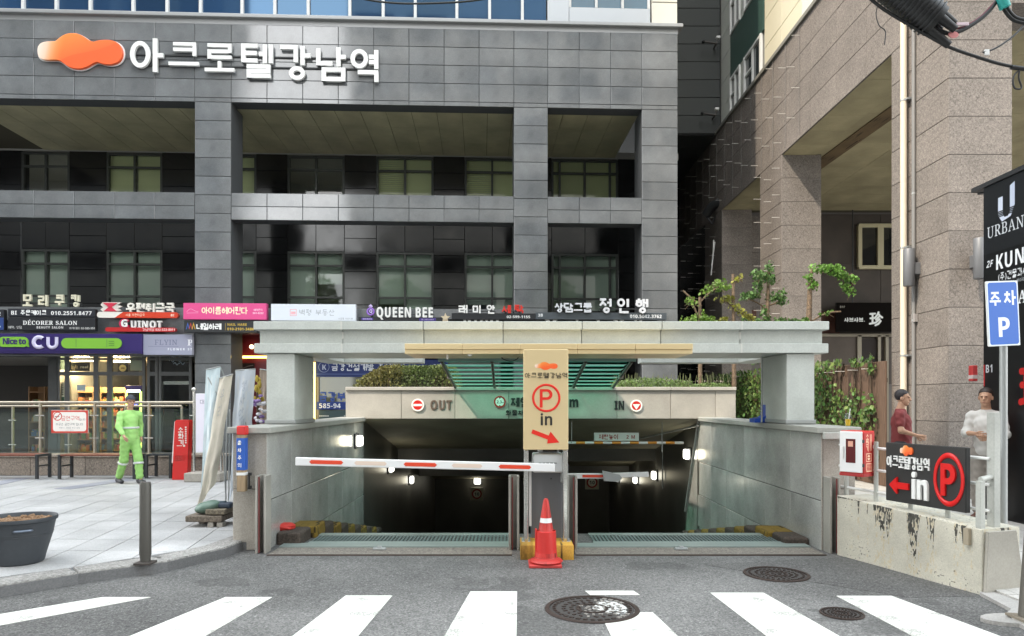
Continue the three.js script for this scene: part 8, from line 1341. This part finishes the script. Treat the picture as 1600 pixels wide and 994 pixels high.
  // hair: a shell over skull, open over the face
  const long = look.hairLong ?? 0, hr = (p) => { const q = blend([ell(V(0, 0.042, -0.016), V(0.086, 0.096, 0.098)), ...(long ? [ell(V(0, -0.05, -0.06), V(0.075, 0.1, 0.05))] : [])], 0.02)(p); return Math.max(q, (p.z > 0 ? 1 : 0.35) * (0.062 - p.y) * (p.z > -0.02 || !long ? 1 : -1) - (p.z < 0.02 ? 0.09 : 0) + (p.z - 0.05) * 0.4); };
  part(o, 'hair', surface(inv(hr), hc.clone().add(V(-0.13, -0.16, -0.15).multiplyScalar(s)), hc.clone().add(V(0.13, 0.17, 0.15).multiplyScalar(s)), 0.007), M(...(look.hair ?? [0.02, 0.016, 0.014]), 0.6));
  // clothes follow the same bones a little outside
  const gar = (name, list, cut, mat, k = 0.035) => { const f = blend(list, k * s), wr = (p) => 0.005 * Math.sin(p.y * 60 / s + p.x * 30) * Math.sin(p.x * 40 + p.z * 25); part(o, name, surface((p) => Math.max(f(p) + wr(p), cut(p)), lo, hi, 0.013), mat); };
  const sl = look.sleeve ?? 0.55, tb = [cap(j.pelvis, j.waist, 0.145 * s, 0.135 * s), cap(j.waist, j.chest, 0.134 * s, 0.142 * s), cap(j.shL, j.neck.clone().add(V(0, -0.045 * s, 0)), 0.064 * s, 0.06 * s), cap(j.shR, j.neck.clone().add(V(0, -0.045 * s, 0)), 0.064 * s, 0.06 * s), cap(j.chest, j.neck.clone().add(V(0, -0.02 * s, 0)), 0.115 * s, 0.07 * s)];
  for (const q of arms) { const a = j['sh' + q], b = j['el' + q], w = j['wr' + q]; if (sl <= 1) tb.push(cap(a, a.clone().lerp(b, sl), 0.07 * s, 0.062 * s)); else tb.push(cap(a, b, 0.07 * s, 0.056 * s), cap(b, b.clone().lerp(w, sl - 1), 0.054 * s, 0.044 * s)); }
  gar('shirt', tb, (p) => Math.max(j.pelvis.y - (look.hem ?? 0.08) * s - p.y, p.y - (j.neck.y + 0.01 * s)), look.shirt);
  const lg = [cap(j.pelvis.clone().add(V(0, 0.02, 0)), j.pelvis.clone().add(V(0, -0.03 * s, 0)), 0.135 * s, 0.135 * s)], tl = look.trouser ?? 2;
  for (const q of arms) { const a = j['hip' + q], b = j['kn' + q], c = j['an' + q]; if (tl <= 1) lg.push(cap(a, a.clone().lerp(b, tl), 0.105 * s, 0.095 * s)); else lg.push(cap(a, b, 0.102 * s, 0.08 * s), cap(b, b.clone().lerp(c, tl - 1), 0.078 * s, 0.068 * s)); }
  gar('trousers', lg, (p) => p.y - (j.pelvis.y + 0.06 * s), look.trousers);
  for (const q of arms) { const a = j['an' + q], t = j['toe' + q], hl = a.clone().add(V(0, -0.045 * s, -0.03 * s)); part(o, 'shoe', surface((p) => Math.max(blend([cap(hl, t, 0.048 * s, 0.042 * s), cap(a.clone().add(V(0, -0.02 * s, 0)), hl, 0.045 * s, 0.048 * s)], 0.02)(p), 0.002 - p.y, p.y - a.y - 0.01 * s), V(Math.min(a.x, t.x) - 0.1, -0.01, Math.min(a.z, t.z) - 0.14), V(Math.max(a.x, t.x) + 0.1, a.y + 0.08, Math.max(a.z, t.z) + 0.1), 0.008), look.shoe); }
  return o;
}
const STAND = { pelvis: [0, 0.93, 0], waist: [0, 1.08, 0.01], chest: [0, 1.28, 0], neck: [0, 1.47, -0.01], head: [0, 1.55, 0.01], shL: [0.168, 1.385, -0.01], shR: [-0.168, 1.385, -0.01], elL: [0.23, 1.14, -0.02], elR: [-0.23, 1.14, -0.02], wrL: [0.235, 0.9, 0.06], wrR: [-0.235, 0.9, 0.06], hipL: [0.085, 0.9, 0], hipR: [-0.085, 0.9, 0], knL: [0.095, 0.49, 0.02], knR: [-0.095, 0.49, 0.02], anL: [0.1, 0.09, -0.02], anR: [-0.1, 0.09, -0.02], toeL: [0.115, 0.035, 0.13], toeR: [-0.115, 0.035, 0.13] };
{
  const lime = M(0.36, 0.66, 0.20, 0.8), limeT = M(0.30, 0.56, 0.16, 0.8), d = 13.1;
  const p = person('person in a bright lime green uniform walking past the benches', V(gx(203, d), PH, -d), 0.9, 1.6, { ...STAND, knL: [0.09, 0.5, 0.16], anL: [0.1, 0.11, 0.2], toeL: [0.11, 0.05, 0.35], knR: [-0.09, 0.49, -0.06], anR: [-0.095, 0.11, -0.28], toeR: [-0.1, 0.04, -0.14], elL: [0.25, 1.16, -0.12], wrL: [0.24, 0.93, -0.06], elR: [-0.25, 1.15, 0.08], wrR: [-0.23, 0.98, 0.25] }, { shirt: lime, trousers: limeT, shoe: M(0.03, 0.03, 0.035, 0.5), sleeve: 1.85, trouser: 1.9, hem: 0.12, hair: [0.02, 0.018, 0.022] });
  for (const q of [[0.09, 0.42, 0.165, -0.1], [-0.09, 0.42, -0.1, 0.35]]) part(p, 'reflective_band', new THREE.TorusGeometry(0.078, 0.012, 6, 24).rotateX(Math.PI / 2).scale(1, 1.8, 1).rotateX(q[3]).translate(q[0] * 0.92, q[1] * 0.92, q[2] * 0.92), M(0.62, 0.64, 0.62, 0.3));
  part(p, 'cap', [new THREE.SphereGeometry(0.088, 20, 10, 0, 7, 0, 1.5).scale(0.95, 1, 1.12).translate(0, 1.545, 0.01), new THREE.CylinderGeometry(0.075, 0.078, 0.008, 20, 1, false, -Math.PI / 2, Math.PI).translate(0, 1.55, 0.07)], M(0.05, 0.055, 0.07, 0.7));
  const vest = p; part(vest, 'reflective_band', [new THREE.TorusGeometry(0.148, 0.009, 6, 32).rotateX(Math.PI / 2).scale(1, 2.2, 0.92).translate(0, 1.03, 0.005)], M(0.62, 0.64, 0.62, 0.3));
  const d1 = 10.7; person('person in a dark red shirt and shorts behind the black in sign', V(gx(1408, d1), 0.045, -d1), 1.0, 1.72, { ...STAND, elR: [-0.24, 1.15, 0.02], wrR: [-0.16, 1.08, 0.22], knL: [0.1, 0.49, 0.05] }, { shirt: M(0.20, 0.035, 0.035, 0.8), trousers: M(0.03, 0.03, 0.035, 0.8), shoe: M(0.66, 0.68, 0.72, 0.6), sleeve: 0.6, trouser: 0.75, hair: [0.025, 0.02, 0.022] });
  const d2 = 9.45; person('person in a pale shirt and grey trousers behind the parking sign pole', V(gx(1541, d2), 0.045, -d2), -0.8, 1.72, { ...STAND, elR: [-0.22, 1.16, 0.06], wrR: [-0.06, 1.16, 0.26], elL: [0.23, 1.15, 0.05], wrL: [0.1, 1.12, 0.26] }, { shirt: M(0.58, 0.56, 0.53, 0.8), trousers: M(0.30, 0.27, 0.24, 0.8), shoe: M(0.12, 0.05, 0.035, 0.6), sleeve: 1.2, trouser: 1.9, hair: [0.03, 0.018, 0.014] });
}
renderer.render(scene, camera);
